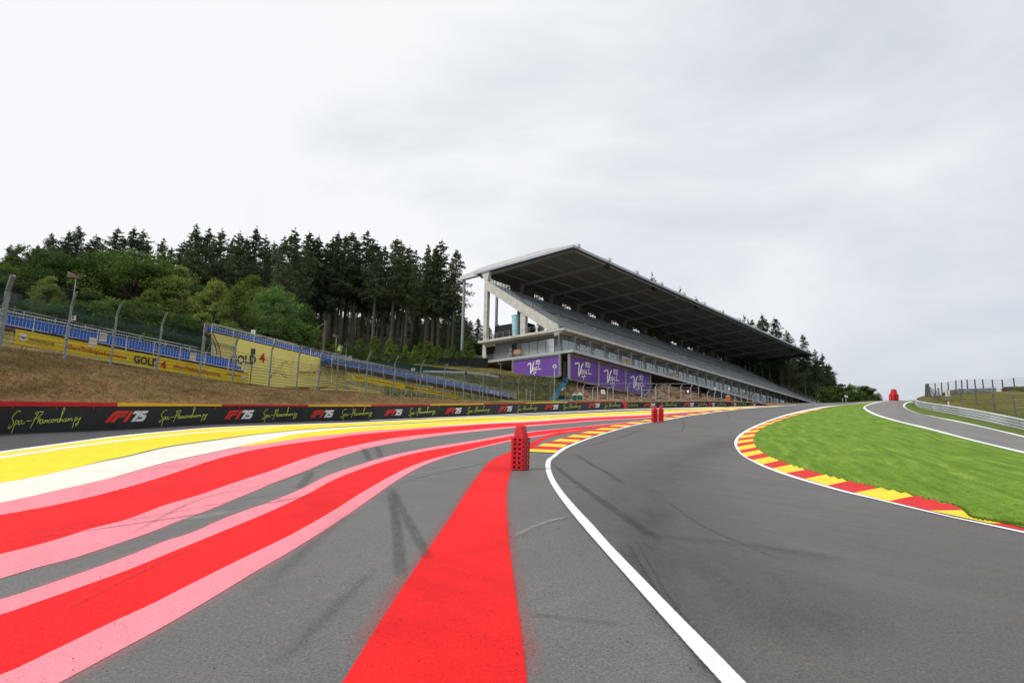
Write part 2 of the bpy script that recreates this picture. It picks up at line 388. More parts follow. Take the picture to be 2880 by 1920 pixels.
def grow(cA, cB, g):
    d = cB - cA; l = np.linalg.norm(d, axis=1)[:, None] + 1e-9; d = d / l * np.minimum(g, l * .25); return cA - d, cB + d
def sheet(name, cA, cB, lift, material, m=6, flip=False, lift2=None, g=0.):
    if g: cA, cB = grow(cA, cB, g)
    P, uv = loft(cA, cB, lift, m, lift2=lift2); b = MB(); b.grid(P, uv, flip=flip); return struct(b.build(name, material, smooth=True))
def G1(p, n=140, e0=0, e1=0): return gcurve(p, n, e0, e1)

wall_base = [(-260, 1243), (0, 1221), (160, 1215.3), (311, 1209), (577, 1194), (855, 1185), (1041, 1180), (1200, 1173.6), (1332, 1168.3), (1500, 1159.5), (1600, 1155.6), (1750, 1149), (1883, 1146), (2036, 1143), (2158, 1140.3)]
# boundaries of the painted run-off, far to near, all run from the left of the frame towards the crest
k0 = [(-150, 1293)] + ZA([(0, 292), (300, 252), (600, 212), (900, 182), (1176, 160)]) + [(855, 1192.2), (1000, 1187.4), (1204, 1178), (1352, 1172), (1500, 1168), (1679, 1160), (1829, 1153.6), (1959, 1148.5), (2100, 1144), (2190, 1141)]
k1 = [(-150, 1299.5)] + ZA([(0, 304), (300, 262), (600, 220), (900, 189), (1176, 165)]) + [(855, 1194.4), (1000, 1189.3), (1204, 1179.4), (1352, 1173.3), (1500, 1169.2), (1679, 1161), (1829, 1154.5), (1959, 1149.2), (2100, 1144.6), (2190, 1141.4)]
kp0 = [(-150, 1308)] + ZA([(0, 320), (500, 248), (1000, 194), (1400, 166), (1560, 157)])
kp1 = [(-150, 1316)] + ZA([(0, 333), (500, 258), (1000, 200), (1400, 170), (1560, 159)])
k2 = [(-150, 1386)] + ZA([(0, 465), (150, 440), (420, 380), (560, 345), (700, 316)]) + [(459, 1257), (600, 1236), (702, 1222), (830, 1208.5), (932, 1201), (1034, 1195.5), (1200, 1186), (1357, 1177), (1500, 1171.8), (1600, 1168)]
k3 = [(-150, 1386)] + ZA([(0, 466), (150, 441.5), (420, 382), (560, 350), (700, 323)]) + [(459, 1260.5), (600, 1239), (702, 1224.5), (830, 1211), (932, 1203.2), (1034, 1197.5), (1200, 1188), (1357, 1178.4), (1500, 1172.8), (1600, 1168.8)]
k4 = [(-150, 1442)] + ZA([(0, 575), (300, 510), (600, 440), (900, 355)]) + [(600, 1270.5), (661, 1257.8), (743, 1240), (830, 1221), (932, 1208.5), (1059, 1198.6), (1204, 1189), (1383, 1179), (1600, 1171)]
k4b = [(1200, 1186.2), (1383, 1176.6), (1500, 1171.9), (1679, 1163.5), (1829, 1156.5), (1959, 1150.6), (2100, 1145.2)]
k5 = [(-150, 1442)] + ZA([(0, 575), (300, 510), (600, 440), (900, 358)]) + [(600, 1271.8), (689, 1254.7), (753, 1246.3), (855, 1229.7), (983, 1217), (1000, 1214.4), (1200, 1200.4), (1383, 1186.8), (1500, 1181), (1653, 1171), (1829, 1162.5), (1959, 1154.6), (2100, 1147.2)]
k5b = [(1180, 1201.5), (1230, 1198.8), (1383, 1189.4), (1500, 1183.6), (1653, 1172.8), (1829, 1165), (1908, 1159.5), (2000, 1153.2)]
k6 = [(-150, 1475)] + ZA([(0, 645), (300, 590), (600, 520), (900, 432)]) + [(600, 1294), (689, 1270.5), (779, 1254), (906, 1236), (1000, 1222.8), (1179, 1206.7), (1383, 1192.2), (1500, 1187), (1653, 1176), (1829, 1168), (1934, 1160), (2010, 1154)]
k7 = [(-150, 1590)] + ZA([(0, 857), (200, 808), (350, 765), (480, 722), (700, 665), (900, 590), (1100, 530), (1300, 460), (1511, 392)]) + [(817, 1302.4), (893, 1277), (1008, 1250), (1102, 1232), (1255, 1215), (1434, 1199), (1600, 1186.6), (1653, 1182), (1829, 1172.7), (1883, 1167)]
k8 = [(-150, 1663)] + ZA([(0, 997), (190, 940), (400, 885), (600, 820), (800, 752), (970, 685), (1150, 618), (1300, 555), (1500, 472), (1706, 392)]) + [(919, 1298.6), (1018, 1265), (1102, 1246), (1230, 1226), (1383, 1209), (1500, 1198), (1679, 1183.4), (1829, 1174.6), (1870, 1171.5)]
k9 = [(-150, 1716)] + ZA([(0, 1107), (200, 1045), (450, 960), (700, 870), (900, 790), (1050, 742), (1250, 655), (1500, 565), (1625, 515), (1820, 420)]) + [(1000, 1310), (1089, 1283), (1204, 1259), (1332, 1238.6), (1449, 1218), (1500, 1212), (1615, 1200.8), (1724, 1190.5), (1801, 1183)]
k10 = [(-150, 1763)] + ZA([(0, 1195), (250, 1110), (450, 1040), (700, 950), (900, 868), (1200, 745), (1500, 620), (1700, 525), (1840, 450)]) + [(1013, 1320), (1102, 1291), (1179, 1272), (1306, 1249.6), (1449, 1224), (1500, 1214.8), (1615, 1202.4), (1730, 1191.8), (1801, 1184)]
k11 = [(-150, 1935)] + ZA([(0, 1522), (300, 1385), (600, 1240), (840, 1130), (1000, 1048), (1300, 898), (1600, 752), (1850, 610), (2000, 515), (2225, 392)]) + [(1204, 1293.5), (1306, 1267), (1444, 1235), (1492, 1227.5), (1600, 1211), (1622, 1208.4)]
k12 = ZA([(-700, 2080), (-120, 1800), (335, 1568), (600, 1425), (900, 1262), (1200, 1085), (1400, 962), (1600, 845), (1850, 690), (2020, 570), (2170, 465), (2290, 392)]) + [(1230, 1293.5), (1332, 1264), (1444, 1239), (1492, 1231), (1577, 1216), (1625, 1209.6)]
c = {k: G1(v, 140, 22 if k not in ('kp0x', 'k4b', 'k5b') else 0) for k, v in dict(k0=k0, k1=k1, kp0=kp0, kp1=kp1, k2=k2, k3=k3, k4=k4, k4b=k4b, k5=k5, k5b=k5b, k6=k6, k7=k7, k8=k8, k9=k9, k10=k10, k11=k11, k12=k12, wb=wall_base).items()}
LO, HI, TOP = .003, .0045, .006
sheet('service_road', c['wb'], c['k0'], .004, M_dark)
sheet('white_edge_line', c['k0'], c['k1'], HI, P_cream, 4)
sheet('yellow_run_off_stripe', c['k1'], c['k2'], LO, P_yellow, 8, g=0.06)
sheet('pale_run_off_line', c['kp0'], c['kp1'], HI, P_cream, 3)
sheet('cream_run_off_stripe', c['k3'], c['k4'], LO, P_cream, 8, g=0.03)
a4 = G1([p for p in k4 if p[0] > 600 and p[0] < 1205] + k4b[1:]); a5 = G1([p for p in k5 if p[0] > 600])
sheet('inner_yellow_run_off_stripe', a4, a5, LO, P_yellow, 6, g=0.04)
sheet('outer_pink_run_off_stripe', c['k5'], c['k6'], HI, P_pink, 6)
sheet('thin_cream_run_off_line', G1([p for p in k5 if p[0] > 1100]), c['k5b'], TOP, P_cream, 3)
sheet('outer_red_run_off_stripe', c['k6'], c['k7'], LO, P_red, 8, g=0.06)
sheet('middle_pink_run_off_stripe', c['k7'], c['k8'], HI, P_pink, 6)
sheet('inner_pink_run_off_stripe', c['k9'], c['k10'], HI, P_pink, 5)
sheet('inner_red_run_off_stripe', c['k10'], c['k11'], LO, P_red, 8, g=0.06)
sheet('near_pink_run_off_stripe', c['k11'], c['k12'], HI, P_pink, 6)
# thin lines running beside the wall
sheet('wall_foot_line', G1([(p[0], p[1] + 1.0) for p in wall_base[6:]]), G1([(p[0], p[1] + 1.9) for p in wall_base[6:]]), HI, P_cream, 3)
sheet('service_road_line', G1([(1160, 1176.3), (1332, 1171.3), (1500, 1163.7), (1700, 1154.5), (1883, 1148.2), (2036, 1145)]), G1([(1160, 1176.8), (1332, 1172.2), (1500, 1165.2), (1700, 1155.8), (1883, 1149.4), (2036, 1145.8)]), HI, P_cream, 3)

# --- the big red band and its branch
rl = ZB([(-330, 1960), (0, 1435), (110, 1260), (235, 1068), (372, 866), (520, 655), (620, 500), (675, 425), (735, 352), (820, 306), (870, 288)]) + [(1490, 1246), (1531, 1227), (1564, 1217), (1602, 1212), (1653, 1206), (1724, 1196)]
rr = ZB([(975, 2000), (955, 1568), (935, 1400), (912, 1230), (885, 1050), (860, 870), (842, 710), (835, 600), (837, 490), (852, 420), (880, 345), (925, 305)]) + [(1496, 1262), (1513, 1248), (1546, 1230), (1589, 1219), (1627, 1213.5), (1679, 1204.6), (1730, 1196.4)]
sheet('wide_red_run_off_band', G1(rl), G1(rr), TOP, P_redband, 8)

# --- left kerb: flat painted blocks at a skew
kl = [(-40, 672, 240, 684), (-40, 642, 275, 655), (50, 607, 330, 622), (118, 580, 378, 592), (203, 555, 470, 567), (295, 528, 525, 539), (370, 507, 605, 518), (440, 484, 655, 492),
      (525, 465, 745, 472), (605, 444, 805, 450), (680, 426, 885, 431), (765, 407, 940, 411), (838, 390, 1015, 393), (900, 373, 1075, 377), (1015, 358, 1170, 360), (1085, 343, 1230, 346),
      (1180, 330, 1330, 333), (1240, 317, 1385, 322), (1345, 303, 1500, 306), (1400, 291, 1550, 295), (1510, 281, 1630, 284), (1565, 270, 1680, 273), (1670, 260, 1770, 264), (1735, 249, 1840, 252),
      (1800, 240, 1900, 243), (1880, 230, 1960, 232), (1960, 221, 2040, 223), (2010, 214, 2100, 216), (2100, 204, 2190, 206), (2190, 196, 2270, 197), (2290, 186, 2370, 187), (2400, 178, 2480, 179), (2530, 170, 2610, 171), (2680, 160, 2760, 161)]
mbY, mbR = MB(), MB()
for i in range(len(kl) - 1):
    q = [hit(*Z4([(a, b)])[0]) for a, b in (kl[i][:2], kl[i][2:], kl[i + 1][2:], kl[i + 1][:2])]
    q = np.array(q); s = np.linspace(0, 1, 5)
    A_ = q[0] + s[:, None] * (q[3] - q[0]); B_ = q[1] + s[:, None] * (q[2] - q[1])
    P, uv = loft(A_, B_, .020, 5); (mbY if i % 2 == 0 else mbR).grid(P)
kerb = struct(mbY.build('left_kerb', K_yel)); kr = mbR.build('red_blocks', K_red, kerb)
kwl = ZB([(2700, 2330), (2000, 1568), (1850, 1400), (1702, 1232), (1500, 1000), (1325, 800), (1240, 700), (1160, 600), (1090, 500), (1060, 440), (1047, 400), (1045, 370), (1053, 340)]) + Z4([(190, 728), (240, 684), (330, 622), (470, 567), (605, 518), (745, 472), (885, 431), (1015, 393), (1170, 360), (1330, 333), (1500, 306), (1680, 273), (1840, 252), (2040, 223), (2190, 206), (2370, 187), (2610, 171), (2760, 161), (2900, 152)])
kwr = ZB([(2920, 2330), (2150, 1568), (1985, 1400), (1815, 1230), (1600, 1010), (1398, 800), (1310, 700), (1215, 600), (1132, 500), (1095, 440), (1080, 400), (1076, 370), (1082, 342)]) + Z4([(248, 728), (290, 690), (385, 627), (510, 571), (640, 521), (780, 475), (912, 435), (1045, 396.5), (1200, 363), (1355, 336), (1525, 309), (1700, 276), (1860, 255), (2060, 225.5), (2210, 208), (2385, 189), (2620, 173), (2765, 163), (2900, 154)])
CL, CR = G1(kwl, 220), G1(kwr, 220)
sheet('left_white_line', CL, CR, .016, P_line, 5)

# --- right kerb, white line and track surface
kol = Z6([(3300, 900), (2352, 700), (2100, 645), (1800, 580), (1500, 510), (1200, 437), (1000, 390), (800, 335), (600, 275), (470, 230), (350, 180), (230, 110)]) + Z5([(395, 690), (355, 640), (333, 590), (333, 560), (345, 530), (375, 490), (430, 450), (500, 410), (600, 365), (700, 325), (800, 290), (900, 258), (1000, 232), (1100, 210), (1200, 190), (1300, 172), (1500, 153), (1700, 133), (1900, 115), (2060, 101)])
koi = Z6([(3300, 883), (2352, 685), (2090, 630), (1820, 574), (1520, 503), (1220, 429), (1020, 381), (820, 325), (620, 264), (490, 219), (375, 170), (262, 114)]) + Z5([(420, 690), (383, 640), (369, 590), (372, 556), (387, 525), (425, 485), (480, 445), (560, 402), (650, 362), (740, 325), (850, 290), (950, 262), (1050, 238), (1150, 218), (1235, 198), (1330, 180), (1520, 158), (1720, 136), (1910, 117), (2060, 102)])
CO, CI = G1(kol, 220), G1(koi, 220)
sheet('right_white_line', CO, CI, .016, P_line, 5, flip=True)
# track surface between the two white lines: join the mid-lines
def trackgrid():
    a = arc(CR, 200); b = arc(CO, 200)
    # match by Y so that rows run across
    yy = np.concatenate([np.geomspace(.5, 40, 90), np.linspace(41, 160, 60)])
    return a, b
ta = CR; tb = CO
mb = MB()
n = 200; sa = arc(ta, n); sb = arc(tb, n)
P, uv = loft(sa, sb, .010, 110); mb.grid(P, uv)
struct(mb.build('race_track', M_track, smooth=True))
kd = Z5([(1400, 170.5, ), (1310, 195), (1230, 213), (1170, 230), (1110, 242), (1055, 257), (1010, 270), (960, 288), (915, 300), (870, 317), (830, 332), (790, 345), (740, 368), (700, 385), (655, 408), (620, 430), (590, 455), (565, 478), (550, 508), (545, 536), (545, 568), (550, 600), (575, 640), (605, 672), (655, 708)])
ko = Z5([(1390, 170), (1250, 197), (1150, 217), (1080, 232), (1000, 252), (960, 264), (915, 279), (865, 292), (810, 308), (770, 321), (720, 337), (670, 355), (615, 380), (570, 396), (530, 417), (490, 440), (450, 465), (420, 490), (392, 522), (378, 550), (370, 582), (374, 617), (390, 656), (418, 688), (465, 728)])
kd += Z6([(440, 136), (515, 165), (597, 198), (715, 236), (855, 277), (1040, 324), (1270, 379), (1545, 441), (1895, 530)])
ko += Z6([(310, 147), (385, 180), (460, 211), (560, 247), (705, 290), (875, 341), (1080, 396), (1335, 461), (1645, 534)])
mbY, mbR, mbE = MB(), MB(), MB()
nseg = len(kd) - 1
KER_IN = []
for i in range(nseg):
    q = np.array([hit(*ko[i]), hit(*kd[i]), hit(*kd[i + 1]), hit(*ko[i + 1])]); red = (nseg - 1 - i) % 2 == 0
    big = i > nseg - 14; teeth = 3 if big else 1
    s = np.linspace(0, 1, teeth * 2 + 1); tgt = mbR if red else mbY
    for t in range(teeth):                              # saw-tooth blocks, each rising towards its far end
        s0, s1 = t / teeth, (t + 1) / teeth
        o0, o1 = q[0] + s0 * (q[3] - q[0]), q[0] + s1 * (q[3] - q[0]); i0, i1 = q[1] + s0 * (q[2] - q[1]), q[1] + s1 * (q[2] - q[1])
        w = .035 if big else 0.
        i0b = i0 + w * (i0 - o0) / np.linalg.norm(i0 - o0)
        cc = np.array([[o0, i0b], [o1, i1]]); m_ = np.linspace(0, 1, 4)[:, None]
        r0 = cc[0, 0] + m_ * (cc[0, 1] - cc[0, 0]); r1 = cc[1, 0] + m_ * (cc[1, 1] - cc[1, 0])
        h0 = .020 + .045 * np.linspace(0, 1, 4) if big else .02 + .02 * np.linspace(0, 1, 4)
        h1 = .020 + .012 * np.linspace(0, 1, 4) if big else h0
        P = np.stack([G(r0[:, 0], r0[:, 1], h0), G(r1[:, 0], r1[:, 1], h1)]); tgt.grid(P)
        mbE.add([P[0, -1], P[1, -1], G(r1[-1, 0], r1[-1, 1], -.02), G(r0[-1, 0], r0[-1, 1], -.02)], [(0, 1, 2, 3)])
        mbE.add([P[1, 0], P[1, -1], G(r1[-1, 0], r1[-1, 1], -.01), G(r1[0, 0], r1[0, 1], -.01)], [(0, 1, 2, 3)])
        KER_IN += [i0, i1]
q = [hit(*p) for p in Z6([(1645, 533), (1895, 530), (2035, 557), (1925, 571), (2190, 630), (2090, 628)])]
q = np.array(q); mbY.add(G(q[:, 0], q[:, 1], .022), [(0, 1, 2, 3), (0, 3, 4, 5)])
q = np.array([hit(*p) for p in Z6([(2090, 629), (2190, 630), (2352, 661), (2352, 686), ])]); e_ = q[2] + (q[2] - q[1]) * 3; e2 = q[3] + (q[3] - q[0]) * 2.5
q = np.vstack([q[:3], e_, e2, q[3]]); mbR.add(G(q[:, 0], q[:, 1], .022), [(0, 1, 2, 5), (5, 2, 3, 4)])
kerb = struct(mbY.build('right_kerb', K_yel)); mbR.build('red_blocks', K_red, kerb); mbE.build('kerb_edge', K_conc, kerb)
far = G1(Z5([(1400, 171), (1500, 156), (1700, 135.5), (1900, 117)]), 40); far2 = G1(Z5([(1400, 173), (1520, 158.5), (1700, 139), (1900, 119)]), 40)
sheet('far_right_kerb', far, far2, .02, K_red, 3)

# --- infield grass, the side road with its two white lines, the verge
M_grass = nmat('infield_grass', [(.25, (.072, .152, .013)), (.43, (.112, .208, .017)), (.57, (.155, .255, .023)), (.72, (.27, .33, .055))], 1.0, .85, 9, .6, .03, stretch=(3.4, .36, 1), rotz=-.32, fine=(9., .30), spec=.1)
M_verge = nmat('verge_grass', [(.25, (.060, .11, .012)), (.5, (.10, .155, .02)), (.8, (.18, .19, .05))], .7, .85, 6, .5, .03, fine=(12., .25), spec=.1)
il_out = Z6([(3500, 958), (2352, 664), (2190, 633), (1925, 571), (2035, 555)]) 
kin = [(2880 + 330, 1590), (2880, 1488)] + Z6([(2190, 633), (1960, 590), (1895, 530), (1545, 441), (1270, 379), (1040, 324), (855, 277), (715, 236), (597, 198), (515, 165), (440, 136)]) + list(reversed(kd[:25])) + Z5([(1500, 158), (1700, 139), (1900, 119), (2060, 101)])
rlo = ZR([(3300, 1330), (2352, 1085), (2000, 1000), (1700, 925), (1300, 820), (1000, 745), (800, 690), (700, 655), (640, 628), (600, 600), (577, 580), (590, 562), (620, 545), (700, 520), (800, 503), (880, 492)])
rli = ZR([(3300, 1305), (2352, 1065), (2000, 982), (1700, 908), (1300, 800), (1000, 730), (800, 672), (710, 638), (655, 610), (615, 588), (603, 573), (612, 560), (650, 545), (720, 524), (810, 506), (890, 494)])
rri = ZR([(3300, 1160), (2352, 905), (1900, 795), (1600, 730), (1300, 665), (1140, 625), (1060, 590), (1022, 566), (1015, 550), (1030, 530), (1070, 512), (1160, 493), (1240, 484)])
rro = ZR([(3300, 1140), (2352, 888), (1900, 782), (1600, 718), (1400, 680), (1200, 640), (1092, 600), (1045, 568), (1038, 553), (1052, 535), (1085, 519), (1165, 501), (1245, 490)])
cin, clo, cli, cri, cro = (G1(p, 160) for p in (kin, rlo, rli, rri, rro))
ki = arc(cin, 220); kj = arc(clo, 220)
P, uv = loft(ki, kj, .03, 60); P[..., 2] += vnoise(P, 3., 3, 3)[...] * .012
mb = MB(); mb.grid(P, uv, flip=True); struct(mb.build('infield_grass', M_grass, smooth=True))
sheet('side_road_left_line', clo, cli, .034, P_line, 4, flip=True)
P, uv = loft(arc(cli, 160), arc(cri, 160), .030, 14); mb = MB(); mb.grid(P, uv, flip=True); struct(mb.build('side_road', M_side, smooth=True))
sheet('side_road_right_line', cri, cro, .034, P_line, 4, flip=True)
arm_base = [(3300, 1320)] + ZR([(2352, 828), (2100, 768), (1800, 702), (1500, 641), (1300, 601), (1200, 573), (1165, 547), (1163, 535)])
arm_top = ZR([(2352, 694), (2100, 642), (1800, 587), (1500, 541), (1300, 515), (1200, 497), (1165, 478), (1163, 470)])
cab = G1(arm_base, 100)
cab = np.vstack([cab, cab[-1] + [[1.2, 14], [6, 40]]])
P, uv = loft(arc(cro, 160), arc(cab, 160), .03, 16); P[..., 2] += vnoise(P, 2.5, 5, 3) * .02; mb = MB(); mb.grid(P, uv, flip=True); struct(mb.build('grass_verge', M_verge, smooth=True))

# --- rubber and dirt on the asphalt
S_tyre = stain_mat('tyre_rubber', (.034, .034, .035), .46, 5., (1, 1, 1), .3)
S_soft = stain_mat('rubbered_line', (.035, .034, .033), .30, 1.2, (3, .6, 1), .5, 40.)
S_dust = stain_mat('dust', (.42, .41, .40), .55, 4., (1, 1, 1), .4)
S_fine = stain_mat('fine_scuff', (.05, .05, .05), .38, 6., (1, 1, 1), .3, 40.)
def mark(pts, w, m=S_tyre, name='tyre_mark', lift=.014, n=50):
    p = gcurve(pts, n); d = np.gradient(p, axis=0); d /= np.linalg.norm(d, axis=1)[:, None] + 1e-9; nrm = np.stack([-d[:, 1], d[:, 0]], 1)
    w = np.interp(np.linspace(0, 1, n), np.linspace(0, 1, len(w)), w)[:, None] if hasattr(w, '__len__') else w
    P, uv = loft(p + nrm * w / 2, p - nrm * w / 2, lift, 4); b = MB(); b.grid(P, uv); return struct(b.build(name, m, smooth=True))
mark(ZB([(185, 480), (225, 700), (240, 850), (250, 1000)]), .16)
mark(ZB([(195, 480), (290, 680), (380, 840), (410, 900)]), .15)
mark(ZA([(2000, 270), (2040, 345)]), .24); mark(ZA([(2075, 262), (2100, 330)]), .24)
mark(ZB([(1065, 345), (1130, 400), (1260, 500), (1400, 600), (1560, 710), (1700, 800)]), [.16, .17, .18, .22])
mark(ZB([(1200, 300), (1300, 365), (1400, 420), (1480, 480)]), .15)
mark(ZB([(1640, 560), (1600, 760), (1680, 1000), (1850, 1300), (2150, 1700)]), [.9, .7, .5, .4, .35], S_soft, 'rubber_trail', n=80)
mark(ZB([(1480, 780), (1600, 1000), (1760, 1200), (1900, 1400)]), .2, S_soft, 'rubber_trail')
mark(ZB([(2400, 160), (2150, 215), (1900, 300), (1720, 400), (1640, 520), (1650, 700), (1900, 900), (2352, 1160), (2900, 1430)]), [1.4, 2.2, 2.6, 2.6, 2.4, 2., 1.6], S_soft, 'rubber_trail', n=100)
mark(Z4([(1640, 290), (1665, 380), (1640, 440)]), .10); mark(Z4([(2140, 220), (2155, 300)]), .12); mark(Z4([(560, 620), (1000, 500), (1250, 400)]), .12)
mark(ZB([(1630, 760), (2200, 820), (2700, 900)]), .4, S_soft, 'rubber_trail')
mark(ZA([(985, 672), (1180, 640), (1480, 575)]), [.42, .50, .1], S_dust, 'worn_patch', .009)
mark(ZA([(0, 800), (560, 720), (1100, 640), (1480, 578), (2250, 440)]), .10, S_tyre, 'tyre_mark', .010, 80)
mark(ZA([(0, 760), (600, 690), (1250, 575), (1620, 515)]), .05, S_tyre, 'tyre_mark', .010, 80)
mark(ZA([(2180, 465), (2400, 430)]) + ZB([(300, 425), (480, 395), (740, 350)]), .14, S_dust, 'worn_patch', .009)
mark(ZB([(230, 470), (480, 410), (740, 350)]), .08, S_tyre, 'tyre_mark', .020)
mark(ZB([(860, 770), (1000, 705), (1180, 650)]), .12, S_dust, 'dust_streak')
mark(ZB([(930, 1190), (1150, 1215), (1500, 1255)]), .06)
mark(ZA([(1400, 1110), (1700, 820), (1950, 620)]), .22, S_soft, 'rubber_trail'); mark(ZA([(1500, 1500), (1850, 1150), (2050, 950)]), .16, S_soft, 'rubber_trail')
mark(ZA([(1650, 500), (1720, 400)]), .22)
for pts, w_ in ((ZB([(1500, 800), (1640, 1040), (1800, 1290), (1960, 1568)]), .03), (ZB([(1540, 780), (1690, 1040), (1860, 1290), (2040, 1568)]), .03), (ZB([(1440, 800), (1560, 1000), (1740, 1250)]), .03), (ZB([(1700, 560), (1900, 700), (2352, 900)]), .05),
                (ZA([(300, 1200), (900, 900), (1500, 640)]), .05), (ZA([(100, 560), (700, 420), (1300, 330)]), .06), (ZA([(700, 760), (1100, 560), (1500, 470), (1900, 330)]), .07)):
    mark(pts, w_, S_fine, 'scuff_line', .015)
# paint mist that drifted past the masked edges
S_mist = stain_mat('red_paint_mist', (.62, .03, .035), .36, 1.5, (1, 1, 1), .5, 45.); S_pmist = stain_mat('pink_paint_mist', (.70, .24, .28), .45, 1.5, (1, 1, 1), .5, 45.)
mark(rl[1:11], [.28, .22, .2], S_mist, 'paint_overspray', .005, 90); mark(rr[1:11], [.24, .2, .16], S_mist, 'paint_overspray', .005, 90)
mark(k12[1:-2], .20, S_pmist, 'paint_overspray', .0035, 110); mark(k9[1:-3], .18, S_pmist, 'paint_overspray', .0035, 110); mark(k8[1:-3], .14, S_pmist, 'paint_overspray', .0035, 110)
# rubber crumbs, too many to count
b = MB()
for k in range(420):
    g = rng.normal(size=2); x, y = 1500 + g[0] * 95, 1490 + g[1] * 60 - g[0] * 12
    if k > 240: x, y = rng.uniform(200, 2000), rng.uniform(1300, 1900)
    q = hit(x, y); r = rng.uniform(.002, .006); a = rng.uniform(0, 6.3)
    pts = [G(q[0] + r * math.cos(a + t) * rng.uniform(.6, 1.6), q[1] + r * math.sin(a + t) * rng.uniform(.6, 1.6), .017) for t in (0, 1.6, 3.1, 4.7)]
    top = G(q[0], q[1], .017 + r); b.add(pts + [top], [(0, 1, 4), (1, 2, 4), (2, 3, 4), (3, 0, 4)])
struct(b.build('rubber_crumbs', mat('rubber', (.012, .012, .012), .8)), 'stuff')
# grass blades along the near edge of the infield
b = MB(); sel = cin[(cin[:, 1] < 24) & (cin[:, 1] > 5)]
for k in range(16000):
    near_k = k % 2
    p = sel[rng.integers(len(sel))]; q = kj[rng.integers(len(kj))]; L_ = np.linalg.norm(q - p)
    s = (.03 + abs(rng.normal()) * .10) if near_k else .1 + rng.uniform(0, 1) ** 1.5 * L_ * .4; d = nz(q - p); x, y = p + d * s
    if y > 22 or rng.random() < (y - 10) / 14: continue
    h = rng.uniform(.008, .024); w = .005; a = rng.uniform(0, 6.3); lx, ly = rng.normal(size=2) * .012
    b.add([G(x - w * math.cos(a), y - w * math.sin(a), .025), G(x + w * math.cos(a), y + w * math.sin(a), .025), G(x + lx, y + ly, .032 + h)], [(0, 1, 2)])
struct(b.build('grass', leaf_mat('grass_blades', (.07, .14, .012), (.15, .24, .025), .2, 1.2)), 'stuff')
# ================================================================== BARRIER WALL
def solve_h(p, ytop):
    h = 1.0
    for _ in range(6):
        y0 = project(p + h * UP)[1]; y1 = project(p + (h + .01) * UP)[1]; h += (ytop - y0) / ((y1 - y0) / .01)
    return h
wt = [(-260, 1123), (0, 1127.6), (311, 1131.5), (612, 1136.5), (863, 1138.4), (1041, 1138), (1209, 1136), (1360, 1134), (1597, 1129.3), (1723, 1126.8), (1752, 1127.5), (1766, 1130), (1967, 1128.6), (2036, 1128.7), (2133, 1133), (2158, 1137.6)]
wpx = spline(wall_base, 400); wxy = np.array([hit(*p) for p in wpx]); wxs = wpx[:, 0]
wP = G(wxy[:, 0], wxy[:, 1]); wH = np.array([solve_h(p, np.interp(x, *zip(*wt))) for p, x in zip(wP, wxs)])
WALL_Y = wxy[:, 1]
# carry on beyond the left edge of the frame
ex = np.array([wxy[0] + nz(wxy[0] - wxy[6]) * d for d in (40, 20)])
wxy = np.vstack([ex, wxy]); wP = np.vstack([G(ex[:, 0], ex[:, 1]), wP]); wH = np.concatenate([[wH[0]] * 2, wH]); wxs = np.concatenate([[-1400, -900], wxs])
_t = np.gradient(wP, axis=0); _t[:, 2] = 0; wN = np.stack([_t[:, 1], -_t[:, 0], 0 * _t[:, 0]], 1); wN /= np.linalg.norm(wN, axis=1)[:, None]   # towards the track
def wl(x, frac, off=0.):
    p = np.array([np.interp(x, wxs, wP[:, i]) for i in range(3)]); n = np.array([np.interp(x, wxs, wN[:, i]) for i in range(3)]); h = np.interp(x, wxs, wH)
    return p + UP * h * frac + n * off
_ws = np.concatenate([[0], np.cumsum(np.linalg.norm(np.diff(wP, axis=0), axis=1))])
def wl2(x0, x1, s, frac, off):
    a, b_ = np.interp(x0, wxs, _ws), np.interp(x1, wxs, _ws); return wl(np.interp(a + (b_ - a) * s, _ws, wxs), frac, off)
M_wall = nmat('black_banner', [(.3, (.012, .012, .014)), (.6, (.022, .022, .025)), (.85, (.045, .042, .040))], .9, .55, 5, stretch=(1, 1, .6), fine=(6., .15))
M_back = nmat('old_concrete', [(.3, (.22, .21, .19)), (.7, (.34, .33, .3))], 1.5, .85)
M_capr = nmat('cap_red', [(.3, (.50, .008, .012)), (.7, (.62, .012, .016))], 1., .45); M_capy = nmat('cap_yellow', [(.3, (.78, .44, .01)), (.7, (.86, .52, .015))], 1., .45)
M_lime = mat('lime_lettering', (.56, .68, .10), .6); M_lred = mat('logo_red', (.66, .035, .02), .5); M_lwhite = mat('logo_white', (.72, .73, .74), .5)
capf = lambda x: np.interp(x, [-300, 0, 311, 600, 863, 1360, 1723], [.17, .16, .14, .10, .10, .11, .12])
def wall_run(x0, x1, name, f0, f1, off, thick, m, parent, step=9., closed=True, mats=None):
    xs_ = np.unique(np.concatenate([[x0], wxs[(wxs > x0) & (wxs < x1)], [x1]])); b = MB()
    a0 = np.array([wl(x, f0(x), off) for x in xs_]); a1 = np.array([wl(x, f1(x), off) for x in xs_]); b0 = np.array([wl(x, f0(x), off - thick) for x in xs_]); b1 = np.array([wl(x, f1(x), off - thick) for x in xs_])
    b.grid(np.stack([a0, a1, b1, b0, a0])); 
    for k in (0, -1): b.add([a0[k], a1[k], b1[k], b0[k]], [(0, 1, 2, 3)])
    return b.build(name, m, parent)
one = lambda v: (lambda x: v)
WT = thing('barrier_wall', tuple(wl(700, 0)), 'long black advertising barrier along the run-off edge with red and yellow cap', 'barrier')
wall_run(-1400, 1751, 'banner', one(-.03), lambda x: 1 - capf(x) * .9, 0, .06, M_wall, WT)
wall_run(-1400, 1751, 'concrete_block', one(-.03), one(.97), -.07, .55, M_back, WT)
